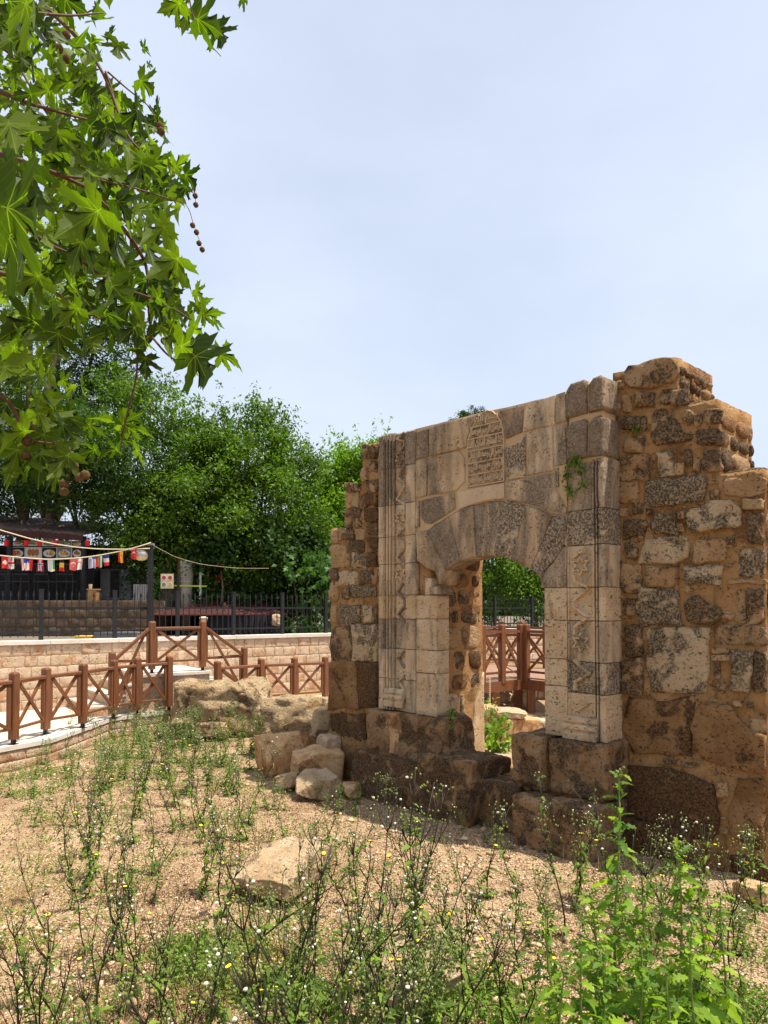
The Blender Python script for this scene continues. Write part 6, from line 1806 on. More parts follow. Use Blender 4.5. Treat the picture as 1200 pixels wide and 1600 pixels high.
TW.append(twig([(-30, 330, 1.5), (30, 345, 1.5), (70, 380, 1.6), (120, 400, 1.7)], 0.010, 0.003))
TW.append(twig([(-30, 10, 2.2), (50, 20, 2.3), (110, 25, 2.4), (160, 20, 2.5)], 0.010, 0.003))
# boughs joining the twigs to the trunk outside the view
for q, w in ((TW[0][0], 0.05), (TW[3][0], 0.035), (TW[4][0], 0.04), (TW[10][0], 0.03), (TW[13][0], 0.03), (TW[11][0], 0.03)):
    tt_ = np.linspace(0, 1, 14); rb_ = np.random.default_rng(int(w * 1000) + int(abs(q[2]) * 50))
    ph_ = rb_.uniform(0, 6, 3); amp_ = 0.10 * np.linalg.norm(q - fork)
    bp_ = [fork + (q - fork) * t_ + np.array([-0.15, -0.5, 0.55]) * 4 * t_ * (1 - t_) * 0.8 + amp_ * 0.35 * math.sin(math.pi * t_) * np.sin(ph_ + t_ * np.array([9, 7, 11])) for t_ in tt_]
    link('bough', MB().tube([b_ - PT0 for b_ in bp_], list(np.interp(tt_, [0, 0.3, 1], [w * 1.1, w * 0.5, 0.010])), 8).mesh('bough', M['bark'], True), pt)
a_ = fork
for w_, tip in ((0.16, (-3.2, 2.6, 5.4)), (0.14, (-5.6, 2.2, 5.6)), (0.12, (-4.6, -0.2, 5.8))):
    link('bough', MB().tube([fork - PT0, (fork + np.array(tip)) / 2 - PT0 + (0, 0, 0.2), np.array(tip) - PT0], [w_, w_ * 0.7, w_ * 0.3], 9).mesh('bough', M['bark'], True), pt)
nleaf = 0
def pleaf(px, py, size, Y=None, ang=None, v=None, face=0.5, seed=0, petiole=None):
    """ang: direction of the tip in the picture in degrees (0 right, -90 down)"""
    global nleaf
    rr_ = random.Random(seed * 13 + 7)
    Y = Y or 0.15 * FPX / size
    s = size * Y / FPX
    if ang is None: ang = rr_.uniform(-150, -20)
    a = math.radians(ang)
    dpt = rr_.uniform(-0.35, 0.35)
    d = np.array([math.cos(a), dpt, math.sin(a)]); d /= np.linalg.norm(d)
    nn = np.array([rr_.uniform(-0.7, 0.7) * (1.3 - face), -0.55 * face - 0.1 * rr_.random(), -0.5 + rr_.uniform(-0.6, 0.3) * (1.3 - face)])
    c = T(px, py, Y) - d * s * 0.45
    fr = frame(d, -nn)
    from mathutils import Matrix
    o = link('leaf', pm_[v if v is not None else rr_.randrange(len(pm_))], pt, c - PT0)
    o.rotation_euler = Matrix([[float(fr[i, j]) for j in range(3)] for i in range(3)]).to_euler()
    o.scale = (s * rr_.uniform(0.85, 1.1),) * 3
    if petiole is not None:
        PET.append((c, petiole))
    nleaf += 1
    return c
PET = []
EX = [(262,10,55,-160),(290,32,42,-110),(328,38,62,-20),(347,62,50,-60),(318,62,46,-80),(385,0,26,-30),(300,2,36,-60),
 (232,76,24,-10),(236,102,12,0),(236,138,50,-30),(249,172,36,-60),(181,85,44,-110),(176,60,30,-60),(262,212,34,-30),(233,205,34,-100),(200,205,28,-70),
 (282,252,36,40),(303,284,44,-35),(280,268,24,-60),(252,300,44,-40),(284,300,26,10),(246,335,64,-55),(262,200,20,-20),(222,200,34,-40),(238,185,30,-150),
 (200,320,74,-60),(218,262,60,-45),(192,240,60,-80),(160,245,64,-50),(252,262,44,-50),(230,290,50,-30),
 (20,215,100,-70),(100,238,82,-10),(55,340,150,-20),(35,390,120,-40),(120,350,110,-150),(15,300,110,-120),(60,20,110,-40),(120,10,60,-30),(20,60,70,-150),
 (262,430,48,-40),(290,432,50,-10),(285,460,54,-20),(330,488,40,30),(343,505,34,-30),(316,520,52,-25),(306,552,84,-28),(322,580,90,-52),(360,556,46,5),(300,500,40,-60),(318,470,36,50),
 (250,480,60,-50),(205,430,70,-60),(215,470,70,-30),(180,478,90,-80),(165,445,70,-120),(195,510,70,-30),(160,520,60,-160),(240,545,70,-60),(265,520,60,-40),(140,400,80,-60),(235,400,50,-80),(270,470,54,-70),
 (95,520,60,-20),(30,510,80,-170),(40,560,70,-40),(10,600,90,-80),(75,570,44,-30),(110,600,34,-20),
 (72,665,66,-60),(118,655,60,-10),(150,670,36,-30),(85,725,78,-50),(60,640,60,-100),(95,755,50,-50),(40,610,60,-60),(105,690,50,-100),
 (205,652,46,40),(182,655,44,130),(215,668,44,10),(222,712,42,-40),(168,700,40,170),(137,705,34,-170),(200,688,30,10),(138,665,26,-80),
 (10,700,46,-140),(25,735,50,-160),(15,720,50,-30),(60,700,34,-160),(120,700,30,-70),(5,650,60,-100)]
for i, e in enumerate(EX):
    c = pleaf(e[0], e[1], e[2], None, e[3], None, 0.8, i)
# leaves along the twigs
XM = [(0, 165), (60, 160), (100, 175), (130, 190), (150, 225), (190, 245), (235, 258), (260, 285), (310, 285), (330, 255), (390, 240), (410, 262), (440, 310), (520, 325), (560, 325), (590, 260), (600, 150), (640, 110), (760, 105), (790, 0)]
def xmax(y): return np.interp(y, [a for a, b in XM], [b for a, b in XM])
rr = random.Random(77); k = 0; tries = 0
while nleaf < 296 and tries < 9000:
    tries += 1
    Q = rr.choice(TW); i = rr.randrange(2, len(Q)); q = Q[i] + np.array([rr.gauss(0, 0.11), rr.gauss(0, 0.16), rr.gauss(0, 0.10)])
    if q[1] < 1.2: continue
    px = 600 + FPX * q[0] / q[1]; py = HOR - FPX * (q[2] - EYE) / q[1]
    if px > xmax(min(max(py, 0), 785)) or px < -60 or py < -60: continue
    if 555 < py < 640 and px > 60 and rr.random() < 0.75: continue
    size = 0.105 * FPX / q[1] * rr.uniform(0.5, 1.15)
    pleaf(px, py, size, q[1], rr.uniform(-165, -5), None, rr.uniform(0.2, 0.9), 1000 + tries)
# deeper leaves of the same tree, past counting
r_ = np.random.default_rng(31); items = []
small = [flatleaf(PLANE[::2] + [PLANE[-1]] if PLANE[::2][-1] != PLANE[-1] else PLANE[::2], c_, d_, centre=0.16) for c_, d_ in ((.3, .3), (.6, .6), (.1, .5))]
cl = []
while len(cl) < 110:
    py = r_.uniform(-160, 600); px = r_.uniform(-260, 330); Y = r_.uniform(3.2, 6.5)
    if px > xmax(min(max(py, 0), 785)) - 22 - 6 * (Y - 3): continue
    if py > 430 and r_.random() < 0.75: continue
    cl.append(T(px, py, Y))
for c in cl:
    for _ in range(15):
        q = c + r_.normal(0, 0.22, 3)
        px = 600 + FPX * q[0] / q[1]; py = HOR - FPX * (q[2] - EYE) / q[1]
        if px > xmax(min(max(py, 0), 785)) - 5: continue
        d = r_.normal(size=3); d[2] = -abs(d[2]) - 0.2
        V, F, UV = small[r_.integers(3)]
        items.append((V, F, UV, frame(d, r_.normal(0, 0.6, 3) + (0, 0, 1)), q, r_.uniform(0.08, 0.15)))
joined_leaves('farther_leaves', items, M['plane_far'], pt, PT0)['kind'] = 'stuff'
# the crown above and to the left of the view
items = []
for _ in range(900):
    q = np.array([r_.normal(-4.4, 1.6), r_.normal(1.6, 1.5), r_.normal(5.8, 0.7)])
    px = 600 + FPX * q[0] / max(q[1], 0.3); py = HOR - FPX * (q[2] - EYE) / max(q[1], 0.3)
    if q[1] > 0.2 and -20 < py and px > -40: continue
    d = r_.normal(size=3); d[2] = -abs(d[2]) - 0.2; V, F, UV = small[r_.integers(3)]
    items.append((V, F, UV, frame(d, r_.normal(0, 0.6, 3) + (0, 0, 1)), q, r_.uniform(0.12, 0.18)))
joined_leaves('crown_leaves', items, M['plane_far'], pt, PT0)['kind'] = 'stuff'
# seed balls
V0, F0_ = _SB[5]; Vn = V0 / np.linalg.norm(V0, axis=1, keepdims=True)
sbm = mesh_np('seed_ball', Vn * (1 + 0.10 * np.random.default_rng(1).normal(size=(len(Vn), 1))), F0_, M['ball'], True)
def balls(lst, Y, rpx):
    for px, py in lst:
        link('seed_ball', sbm, pt, T(px, py, Y) - PT0, None, (rpx * Y / FPX,) * 3)
balls([(305, 306), (306, 320), (301, 352), (307, 363), (311, 380), (316, 390)], 2.3, 4.2)
twig([(288, 316, 2.3), (296, 328, 2.3), (302, 350, 2.3), (308, 365, 2.3), (316, 390, 2.3)], 0.0018, 0.0012)
twig([(300, 290, 2.3), (305, 306, 2.3), (306, 320, 2.3)], 0.0015, 0.0012)
balls([(25, 664), (50, 670), (42, 690), (40, 712), (115, 727), (124, 746), (133, 742), (100, 756), (100, 768)], 1.9, 7.5)
twig([(30, 655, 1.9), (42, 690, 1.9), (40, 712, 1.9)], 0.0025, 0.002); twig([(108, 698, 1.9), (115, 727, 1.9), (105, 745, 1.9), (100, 768, 1.9)], 0.0025, 0.002)
balls([(104, 55), (92, 76), (105, 92), (73, 53)], 2.7, 6.5)
balls([(257, 533), (250, 197), (252, 205)], 2.4, 6.0)

# ================================================================ WEEDS
M['stem'] = plain_mat('dark purple green stem', (0.035, 0.030, 0.015), 0.6, 0.35, 8.0, rnd=True)
M['stem_green'] = plain_mat('pale green stem', (0.14, 0.20, 0.05), 0.6, 0.25, 8.0)
M['weedleaf'] = leaf_mat('grey green weed leaf', (0.03, 0.075, 0.014), (0.24, 0.34, 0.05), 0.35, 0.5)
M['lettuce'] = leaf_mat('bright lettuce leaf', (0.04, 0.11, 0.015), (0.34, 0.50, 0.03), 0.45, 0.42, objrand=True, tcol=(1.4, 1.6, 0.3))
M['fluff'] = plain_mat('white seed fluff', (0.62, 0.58, 0.50), 0.95, 0.12, 60.0)
M['petal'] = plain_mat('yellow petal', (0.80, 0.58, 0.02), 0.7, 0.1)
M['bud'] = plain_mat('green bud', (0.16, 0.19, 0.05), 0.7, 0.25, 30.0)
M['dry'] = plain_mat('dry straw', (0.42, 0.30, 0.15), 0.8, 0.3, 20.0)
lv = [flatleaf(LETT, 0.5, d_, side=s_, curl=1.0) for d_, s_ in ((0.7, 0), (0.4, 0.3), (1.0, -0.3), (0.2, 0.1))]
lm = [mesh_np('leaf', v, f, M['lettuce'], True, uv=u) for v, f, u in lv]
SM = [(0, 0), (.05, .05), (.16, .12), (.09, .24), (.22, .32), (.12, .45), (.20, .58), (.08, .72), (.09, .85), (0, 1.0)]
sv_ = [flatleaf(SM, 0.4, d_, curl=1.0) for d_ in (0.5, 0.9, 0.2)]
ico = _SB[5]
def blob(mb, c, r0, zs=1.0, n_=6):
    """small faceted ball"""
    V = [(0, 0, zs)] + [(math.cos(a), math.sin(a), 0.35 * zs) for a in np.arange(n_) * 6.2832 / n_] + [(math.cos(a) * 0.9, math.sin(a) * 0.9, -0.45 * zs) for a in (np.arange(n_) + 0.5) * 6.2832 / n_] + [(0, 0, -zs)]
    F = [(0, 1 + i, 1 + (i + 1) % n_) for i in range(n_)] + [(1 + i, 1 + n_ + i, 1 + (i + 1) % n_) for i in range(n_)] + [(1 + (i + 1) % n_, 1 + n_ + i, 1 + n_ + (i + 1) % n_) for i in range(n_)] + [(1 + n_ + i, 1 + 2 * n_, 1 + n_ + (i + 1) % n_) for i in range(n_)]
    mb.add(np.array(V) * r0 + np.asarray(c), F)
def weed_proto(h, seed, leafn=14, branch=7, thick=0.0035, heads=1.0, yellow=0.2, leafs=0.07, mat='stem', spread=0.22):
    r_ = np.random.default_rng(seed); mb = MB(); items = []; fl = MB(); yl = MB(); bd = MB()
    lean = r_.normal(0, 0.22, 2); N_ = 9
    pts = [np.array([lean[0] * h * t ** 1.5 + 0.03 * h * math.sin(t * 7 + seed), lean[1] * h * t ** 1.5 + 0.015 * math.cos(t * 7 + seed), h * t]) for t in np.linspace(0, 1, N_)]
    mb.tube(pts, [thick * (1.2 - 0.85 * t) for t in np.linspace(0, 1, N_)], 5)
    def head(p_, up):
        for _ in range(r_.integers(1, 4)):
            q = p_ + r_.normal(0, 0.018, 3) + (0, 0, 0.015)
            mb.tube([p_, q], [0.0012, 0.001], 3, False)
            u = r_.random()
            if u < 0.065 * heads: blob(fl, q, r_.uniform(0.004, 0.011), 0.9)
            elif u < 0.065 * heads + yellow * 0.09:
                blob(bd, q, 0.006, 1.3); n_ = 9
                V = [q + (0, 0, 0.008)] + [q + np.array([math.cos(a) * 0.013, math.sin(a) * 0.013, 0.012]) for a in np.arange(n_) * 6.2832 / n_]
                yl.add(V, [(0, 1 + i, 1 + (i + 1) % n_) for i in range(n_)])
            else: blob(bd, q, r_.uniform(0.004, 0.007), 1.5)
    head(pts[-1], 1)
    for b in range(branch):
        t = r_.uniform(0.40, 0.96); i = int(t * (N_ - 1)); p0 = pts[i]; a = r_.uniform(0, 6.28); L = h * spread * r_.uniform(0.5, 1.2) * (1.2 - t * 0.6)
        d = np.array([math.cos(a) * 0.5, math.sin(a) * 0.5, 1.0])
        p1 = p0 + d * L * 0.5 * (1, 1, 0.8); p2 = p0 + d * L * (0.8, 0.8, 1.0)
        mb.tube([p0, p1, p2], [thick * 0.6, thick * 0.45, thick * 0.3], 4)
        head(p2, 1)
        if r_.random() < 0.5:
            p3 = p1 + r_.normal(0, 0.3, 3) * L * (1, 1, 0.3) + (0, 0, L * 0.45); mb.tube([p1, p3], [thick * 0.35, thick * 0.25], 3); head(p3, 1)
    for b in range(leafn):
        t = r_.random() ** 1.2 * 0.85; i = min(int(t * (N_ - 1)), N_ - 2); p0 = pts[i] + (pts[i + 1] - pts[i]) * r_.random(); a = r_.uniform(0, 6.28)
        d = np.array([math.cos(a), math.sin(a), r_.uniform(-0.1, 0.9)]); V, F, UV = sv_[r_.integers(3)]
        items.append((V, F, UV, frame(d, (0, 0, 1) + r_.normal(0, 0.25, 3)), p0, leafs * r_.uniform(0.5, 1.3) * (1.25 - 0.7 * t)))
    VV = []; FF = []; n_ = 0; var = []
    for V, F, UV, fr, pos, s in items:
        VV.append(V * s @ fr.T + pos); FF += [tuple(i + n_ for i in f) for f in F]; n_ += len(V); var += [r_.random()] * len(V)
    st = mb.mesh('stem', M[mat], True)
    lf = mesh_np('foliage', np.concatenate(VV), FF, M['weedleaf'], True, var=var)
    return st, lf, (fl.mesh('seed_heads', M['fluff']) if fl.n else None), (yl.mesh('petals', M['petal']) if yl.n else None), (bd.mesh('buds', M['bud'], True) if bd.n else None)
tallP = [weed_proto(1.0, s, 22, 10, 0.0062, 1.0, 0.12, 0.085, spread=0.24) for s in range(6)]
midP = [weed_proto(0.55, 20 + s, 28, 9, 0.0040, 1.0, 0.18, 0.065, spread=0.34) for s in range(6)]
bushP = [weed_proto(0.38, 40 + s, 34, 12, 0.0028, 0.9, 0.2, 0.060, 'stem_green', 0.5) for s in range(5)]
dryP = [weed_proto(0.6, 60 + s, 3, 10, 0.0028, 0.3, 0.0, 0.03, 'stem', 0.4) for s in range(3)]
def put_weed(protos, x, y, scale, label, group, r_, name='weed', tilt=0.12, cat='weed'):
    p_ = protos[r_.integers(len(protos))]
    o = link(name, p_[0], None, (x, y, float(ground_z(x, y)) - 0.01), (r_.normal(0, tilt), r_.normal(0, tilt), r_.uniform(0, 6.28)), (scale, scale, scale * r_.uniform(0.9, 1.1)))
    tag(o, label, cat, group)
    for nm, me in zip(('foliage', 'seed_heads', 'petals', 'buds'), p_[1:]):
        if me is not None:
            c = link(nm, me, o); c['kind'] = 'stuff'
    return o
r_ = np.random.default_rng(99)
ORD = 'first second third fourth fifth sixth seventh eighth ninth tenth eleventh twelfth thirteenth fourteenth fifteenth sixteenth seventeenth eighteenth nineteenth twentieth twenty-first twenty-second twenty-third twenty-fourth twenty-fifth'.split()
def zone(n_, x0, x1, y0, y1, protos, s0, s1, label, group, name='weed', tilt=0.12, avoid=None, bias=1.0):
    k = 0; t = 0; made = []
    while k < n_ and t < n_ * 20:
        t += 1
        px = r_.uniform(x0, x1); py = y0 + (y1 - y0) * r_.random() ** bias
        if avoid and avoid(px, py): continue
        g = G(px, py, 0.0)
        if g[1] < 2.2 or g[1] > 14: continue
        made.append((px, py, put_weed(protos, g[0], g[1], r_.uniform(s0, s1), label, group, r_, name, tilt))); k += 1
    made.sort(key=lambda m: -m[1]); nr = 1 if len(made) <= 12 else (2 if len(made) <= 26 else 3)
    per = -(-len(made) // nr); names = {1: [''], 2: ['near row, ', 'far row, '], 3: ['near row, ', 'middle row, ', 'far row, ']}[nr]
    for q_ in range(nr):
        row = sorted(made[q_ * per:(q_ + 1) * per], key=lambda m: m[0])
        for i, m in enumerate(row):
            pos = 'leftmost' if i == 0 else ('rightmost' if i == len(row) - 1 else ORD[i] + ' from left')
            m[2]['label'] = label + ', ' + names[q_] + pos
inrock = lambda px, py: (400 < px < 540 and 1110 < py < 1245) or (270 < px < 410 and 1090 < py < 1140)
zone(64, 110, 430, 1130, 1240, bushP, 0.8, 1.4, 'leafy low weed in the thicket by the boulders', 'weeds in the thicket by the boulders', 'leafy_weed', avoid=inrock)
zone(26, 130, 470, 1130, 1220, midP, 0.6, 1.05, 'upright thin weed rising from the boulder thicket', 'upright weeds by the boulders', avoid=inrock)
zone(12, 395, 560, 1215, 1270, bushP, 0.4, 0.8, 'small leafy weed at the foot of the loose rocks', 'weeds at the rocks', 'leafy_weed', avoid=inrock)
zone(14, 10, 120, 1190, 1290, bushP, 0.5, 1.0, 'leafy weed below the path wall at the left edge', 'weeds at the left edge', 'leafy_weed')
zone(12, 60, 340, 1150, 1200, midP, 0.7, 1.1, 'thin weed growing up against the wooden railing', 'weeds against the railing')
zone(34, 100, 400, 1230, 1430, midP, 0.8, 1.3, 'dark stemmed weed on the left gravel', 'dark stemmed weeds on the left gravel')
zone(16, 330, 560, 1270, 1420, midP, 0.5, 1.0, 'slim weed on the open gravel before the doorway', 'slim weeds on the open gravel')
zone(34, -20, 340, 1460, 1800, tallP, 0.42, 0.80, 'tall thin weed at the garden\'s lower left', 'tall weeds at the lower left')
zone(46, 360, 690, 1470, 1900, tallP, 0.60, 1.0, 'tall sow thistle in the dense middle clump', 'sow thistles in the middle clump', 'sow_thistle', 0.20)
zone(14, 300, 700, 1500, 1700, bushP, 0.9, 1.5, 'bushy weed at the foot of the middle clump', 'bushy weeds in the middle clump', 'leafy_weed')
zone(22, 620, 870, 1380, 1660, midP, 0.6, 1.2, 'thin weed on the gravel in front of the plinth', 'thin weeds before the plinth')
zone(16, 870, 1200, 1390, 1470, midP, 0.7, 1.2, 'seeding weed at the foot of the rubble wall', 'seeding weeds along the rubble wall')
zone(8, 1000, 1220, 1480, 1700, tallP, 0.50, 0.75, 'tall seeding weed behind the lettuce at lower right', 'tall weeds at the lower right')
zone(10, 820, 1200, 1400, 1500, bushP, 0.6, 1.1, 'low leafy weed in the shade of the rubble wall', 'low weeds along the rubble wall', 'leafy_weed')
zone(16, 0, 640, 1250, 1520, dryP, 0.5, 1.1, 'dry leafless weed on the left gravel', 'dry weeds')
zone(8, 540, 900, 1250, 1330, bushP, 0.3, 0.6, 'tiny weed at the foot of the plinth stones', 'tiny weeds by the plinth', 'leafy_weed')
# single conspicuous weeds
def single(px, pytip, Y, protos, label, name='sow_thistle', h=1.0):
    q = T(px, pytip, Y); z0 = float(ground_z(q[0], Y)); put_weed(protos, q[0], Y, (q[2] - z0) / h, label, None, r_, name, 0.03)
single(640, 1205, 4.3, tallP[:1], 'tallest sow thistle with yellow buds in front of the left plinth')
single(880, 1240, 4.6, tallP[1:2], 'sow thistle stem leaning before the right plinth stone')
single(1150, 1300, 4.4, tallP[2:3], 'sow thistle covered in white fluff near the right edge')
single(1040, 1245, 4.7, tallP[3:4], 'slender sow thistle with fluffy heads beside the tall lettuce')
single(1000, 1290, 4.9, tallP[4:5], 'thin sow thistle against the big rust brown stones')

# bright prickly lettuce at the lower right, every leaf its own part
def lettuce(px, pytip, Y, seed, label, n_=26, lean=0.0, ls=0.15):
    r_ = np.random.default_rng(seed); q = T(px, pytip, Y); z0 = float(ground_z(q[0], Y)); h = q[2] - z0
    o = empty('prickly_lettuce', (q[0] - lean * h, Y, z0), label, 'plant', 'prickly lettuce plants at the lower right')
    pts = [np.array([lean * h * t + 0.012 * math.sin(t * 8 + seed), 0.01 * math.cos(t * 6), h * t]) for t in np.linspace(0, 1, 8)]
    link('stem', MB().tube(pts, list(np.linspace(0.009, 0.003, 8)), 7).mesh('stem', M['stem_green'], True), o)
    from mathutils import Matrix
    a = r_.uniform(0, 6)
    n_ = int(n_ * 2.1); ls *= 0.74
    for k in range(n_):
        t = 0.12 + 0.88 * (k + r_.random()) / n_; a += 2.4 + r_.normal(0, 0.25)
        p_ = pts[0] + np.array([lean * h * t, 0, h * t]); up = 0.25 + 1.1 * t ** 2
        d = np.array([math.cos(a), math.sin(a), up]); s = ls * (1.25 - 0.80 * t) * r_.uniform(0.8, 1.2)
        fr = frame(d, np.array([0, 0, 1.0]) + r_.normal(0, 0.45, 3))
        c = link('leaf', lm[r_.integers(4)], o, p_); c.rotation_euler = Matrix([[float(fr[i, j]) for j in range(3)] for i in range(3)]).to_euler(); c.scale = (s, s, s)
    # buds at the very top
    mb = MB()
    for k in range(9): blob(mb, pts[-1] + r_.normal(0, 0.015, 3) + (0, 0, 0.01), 0.006, 1.5)
    link('buds', mb.mesh('buds', M['bud'], True), o)
lettuce(966, 1212, 3.3, 1, 'tallest bright green prickly lettuce in front of the rubble wall', 30, 0.02, 0.17)
lettuce(1062, 1332, 3.1, 2, 'second tallest prickly lettuce with broad bright leaves', 28, 0.02, 0.17)
lettuce(1098, 1388, 3.2, 3, 'prickly lettuce right of the second tallest one', 24, 0.03, 0.15)
lettuce(1130, 1400, 3.3, 4, 'rightmost prickly lettuce with upright leaves', 22, 0.02, 0.14)
lettuce(852, 1425, 3.0, 5, 'prickly lettuce leaning out at the left of its clump', 20, -0.10, 0.15)
lettuce(905, 1470, 2.9, 6, 'short prickly lettuce with dark leaves below the leaning one', 22, -0.05, 0.15)
lettuce(1000, 1480, 2.8, 7, 'low prickly lettuce in the middle front of its clump', 24, 0.0, 0.17)
lettuce(940, 1490, 3.0, 8, 'low prickly lettuce left of the tallest stem', 22, 0.0, 0.15)
lettuce(1045, 1500, 2.7, 9, 'low prickly lettuce at the bottom right of the clump', 20, 0.04, 0.16)

# ground cover, litter and dry grass
def cover(name, N, fn, size, mat, seed, label, up=0.5, hgt=0.04, aspect=0.5):
    r_ = np.random.default_rng(seed); P = []
    n_ = 0
    while n_ < N:
        px = r_.uniform(-80, 1280, 4000); py = 1130 + (1750 - 1130) * r_.random(4000) ** 1.3
        w = fn(px, py); keep = r_.random(4000) < w
        for a, b in zip(px[keep], py[keep]):
            g = G(a, b, 0.0); P.append((g[0], g[1])); n_ += 1
    P = np.array(P[:N]); z = ground_z(P[:, 0], P[:, 1]) + r_.random(N) ** 2 * hgt + 0.003
    C = np.c_[P, z]; V, F = leafcloud(C, size * r_.uniform(0.5, 1.5, N), N, r_, up=up, aspect=aspect)
    tag(link(name, mesh_np(name, V, F, M[mat], False, var=np.repeat(r_.random(N), 4))), label, kind='stuff')
def nz(px, py, sc, seed):
    # patchiness laid out on the ground itself
    g = np.array([G(a, b, 0.0)[:2] for a, b in zip(px, py)])
    return fbm(np.c_[g * sc, np.zeros(len(g))], seed, 3)
M['sedum'] = leaf_mat('yellow green stonecrop', (0.16, 0.20, 0.02), (0.42, 0.38, 0.04), 0.3, 0.6)
M['litter'] = leaf_mat('dead leaf litter', (0.06, 0.028, 0.018), (0.24, 0.12, 0.065), 0.1, 0.8)
M['herb'] = leaf_mat('small green herbs', (0.05, 0.11, 0.02), (0.22, 0.34, 0.04), 0.35, 0.5)
def gaus(px, py, c, s): return np.exp(-((px - c[0]) / s[0]) ** 2 - ((py - c[1]) / s[1]) ** 2)
fs = lambda px, py: np.clip(nz(px, py, 2.2, 3) * 4 - 0.2, 0, 1) * (0.9 * gaus(px, py, (400, 1400), (60, 50)) + gaus(px, py, (350, 1500), (110, 50)) + 0.5 * gaus(px, py, (60, 1480), (90, 90)) + 0.35 * gaus(px, py, (90, 1260), (90, 60)) + 0.3 * gaus(px, py, (250, 1350), (200, 90)) + 0.6 * gaus(px, py, (760, 1590), (100, 50)))
cover('stonecrop', 9000, fs, 0.016, 'sedum', 1, 'patches of yellow green stonecrop creeping over the gravel', 0.6, 0.03)
fh = lambda px, py: np.clip(nz(px, py, 2.6, 9) * 3 + 0.1, 0, 1) * (gaus(px, py, (280, 1190), (170, 50)) + 0.6 * gaus(px, py, (40, 1230), (80, 60)) + gaus(px, py, (330, 1540), (170, 80)) + 0.8 * gaus(px, py, (560, 1600), (180, 70)) + 0.6 * gaus(px, py, (1000, 1570), (220, 90)) + 0.35 * gaus(px, py, (1000, 1420), (200, 30)) + 0.3 * gaus(px, py, (300, 1330), (220, 60)))
cover('low_herbs', 34000, fh, 0.026, 'herb', 2, 'low green herbs carpeting the gravel between the weeds', 0.4, 0.09)
fl_ = lambda px, py: np.clip(nz(px, py, 3.0, 21) * 3 + 0.3, 0, 1) * (gaus(px, py, (470, 1255), (90, 30)) + 0.5 * gaus(px, py, (850, 1370), (200, 25)) + 0.5 * gaus(px, py, (150, 1380), (160, 60)) + 0.5 * gaus(px, py, (1080, 1480), (150, 60)) + 0.4 * gaus(px, py, (240, 1560), (200, 80)) + 0.25 * (px < 640) + 0.08)
cover('leaf_litter', 17000, fl_, 0.020, 'litter', 3, 'brown dead leaves and litter lying on the gravel', 1.0, 0.012)
def grass(N, fn, seed):
    r_ = np.random.default_rng(seed); P = []
    while len(P) < N:
        px = r_.uniform(-80, 1280, 3000); py = 1130 + 620 * r_.random(3000)
        w = fn(px, py)
        for a, b in zip(px[r_.random(3000) < w], py[r_.random(3000) < w]): P.append(G(a, b, 0.0)[:2])
    P = np.array(P[:N]); z = ground_z(P[:, 0], P[:, 1]); h = r_.uniform(0.05, 0.22, N); a = r_.uniform(0, 6.28, N); w = 0.0016
    B = np.c_[P, z]; L = np.c_[r_.normal(0, 0.3, (N, 2)), np.ones(N)] * h[:, None]; sd = np.c_[np.cos(a), np.sin(a), np.zeros(N)] * w
    V = np.stack([B - sd, B + sd, B + L * 0.6 + sd * 0.7, B + L * 0.6 - sd * 0.7, B + L + np.c_[np.zeros((N, 2)), -0.2 * h]], 1).reshape(-1, 3); I = np.arange(N) * 5
    F = np.stack([np.stack([I, I + 1, I + 2], -1), np.stack([I, I + 2, I + 3], -1), np.stack([I + 3, I + 2, I + 4], -1)], 1).reshape(-1, 3)
    tag(link('dry_grass', mesh_np('dry_grass', V, F, M['dry'])), 'thin dry grass stalks standing in the gravel', kind='stuff')
grass(7000, lambda px, py: np.clip(nz(px, py, 1.8, 33) * 3 + 0.15, 0, 1) * np.where((px > 560) & (py < 1420), 0.08, 1.0), 4)
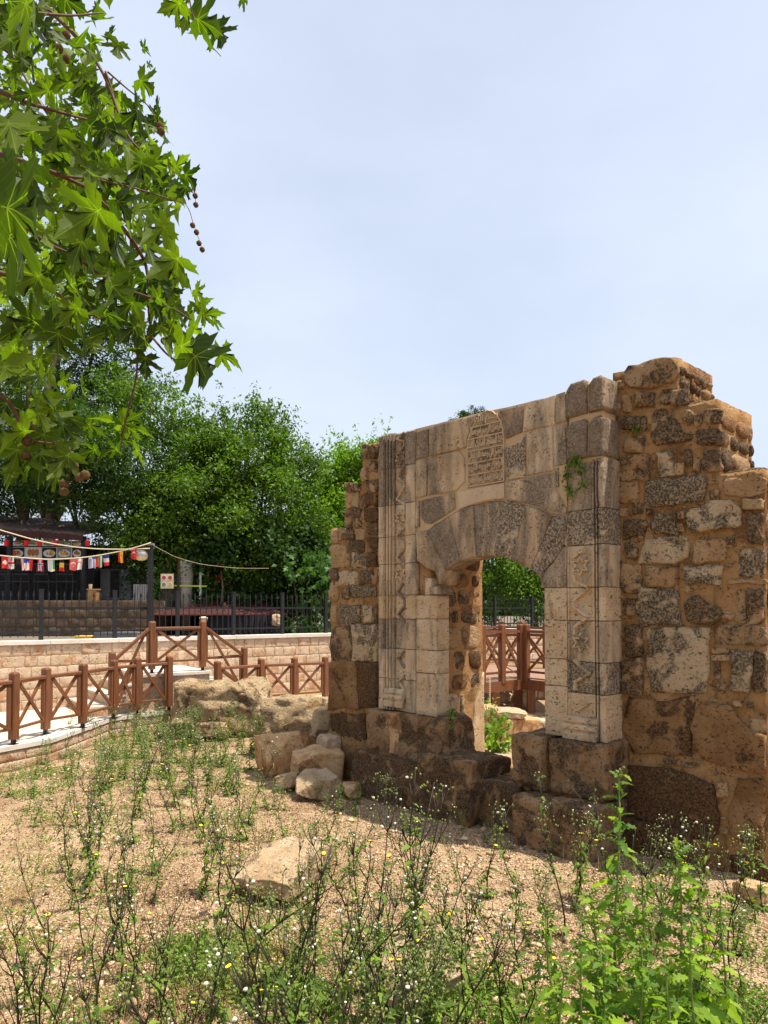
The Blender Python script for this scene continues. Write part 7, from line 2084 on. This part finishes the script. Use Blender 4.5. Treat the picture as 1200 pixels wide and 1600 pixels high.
# plants rooted on the masonry and beyond the doorway
def tuft(name, P, rad, n_, size, mat, label, cat, seed, down=0.0):
    r_ = np.random.default_rng(seed); P = np.array(P, float); o = empty(name, P[0], label, cat); items = []
    for _ in range(n_):
        k = r_.integers(len(P)); q = P[k] + r_.normal(0, rad, 3); V, F, UV = sv_[r_.integers(3)]
        d = r_.normal(size=3); d[2] += 0.4 - down; items.append((V, F, UV, frame(d, r_.normal(0, .4, 3) + (0, -.4, 1)), q, size * r_.uniform(.6, 1.3)))
    f = joined_leaves('foliage', items, M[mat], o, np.array(o.location)); f['kind'] = 'stuff'
    link('stem', MB().tube([p_ - P[0] for p_ in P], 0.004, 4).mesh('stem', M['stem'], True), o)
def on_face(px, py, o_): s_, z_ = sz(px, py, o_); return gp(s_, o_, z_).ravel()
tuft('hanging_plant', [on_face(900, 718, 0.03), on_face(890, 726, 0.05), on_face(884, 742, 0.05), on_face(888, 762, 0.04), on_face(892, 770, 0.04)], 0.022, 240, 0.035, 'weedleaf', 'small dark creeper hanging from the right pilaster', 'plant', 1, 0.5)
tuft('hanging_plant', [on_face(898, 718, 0.03), on_face(908, 732, 0.05), on_face(910, 756, 0.05)], 0.02, 130, 0.035, 'weedleaf', 'shorter dark strand of creeper right of the longer one', 'plant', 2, 0.5)
tuft('wall_plant', [on_face(706, 1112, 0.0), on_face(704, 1122, 0.0), on_face(703, 1132, 0.0)], 0.02, 90, 0.04, 'weedleaf', 'little plant rooted beside the foot of the left jamb', 'plant', 3)
tuft('wall_plant', [on_face(993, 668, RO + 0.04), on_face(996, 672, RO + 0.04)], 0.02, 60, 0.03, 'weedleaf', 'tiny dark plant growing high in the rubble wall', 'plant', 4)
g = T(776, 1172, 9.8); tuft('leafy_plant', [g, g + (0, 0, 0.15), g + (-0.06, 0, 0.30)], 0.12, 170, 0.13, 'lettuce', 'bright leafy plant in front of the orange block beyond the doorway', 'plant', 5)
g = T(763, 1150, 10.4); tuft('leafy_plant', [g, g + (0, 0, 0.2), g + (0, 0, 0.42)], 0.09, 130, 0.07, 'weedleaf', 'pale dusty plant left of the orange block beyond the doorway', 'plant', 6)
# chain of bells hanging from the deck
mb_ = empty('hanging_chain', T(765, 1058, 13.7), 'thin pale chain hanging from the edge of the timber deck', 'chain')
for k in range(14): link('bead', MB().tube([(0, 0, -0.04 * k), (0, 0, -0.04 * k - 0.03)], [0.012, 0.018], 6).mesh('bead', M['cream']), mb_)
for px_, py_, Y_, s_, lab_ in ((925, 1400, 3.2, 21, 'slim prickly lettuce between the leaning one and the tallest stem'), (1010, 1395, 3.2, 22, 'slim prickly lettuce between the two tallest stems'), (1085, 1450, 2.9, 23, 'bushy low prickly lettuce at the right front of its clump'), (880, 1520, 2.7, 24, 'lowest prickly lettuce at the left front of its clump')):
    lettuce(px_, py_, Y_, s_, lab_, 22, random.Random(s_).uniform(-0.06, 0.06), 0.15)
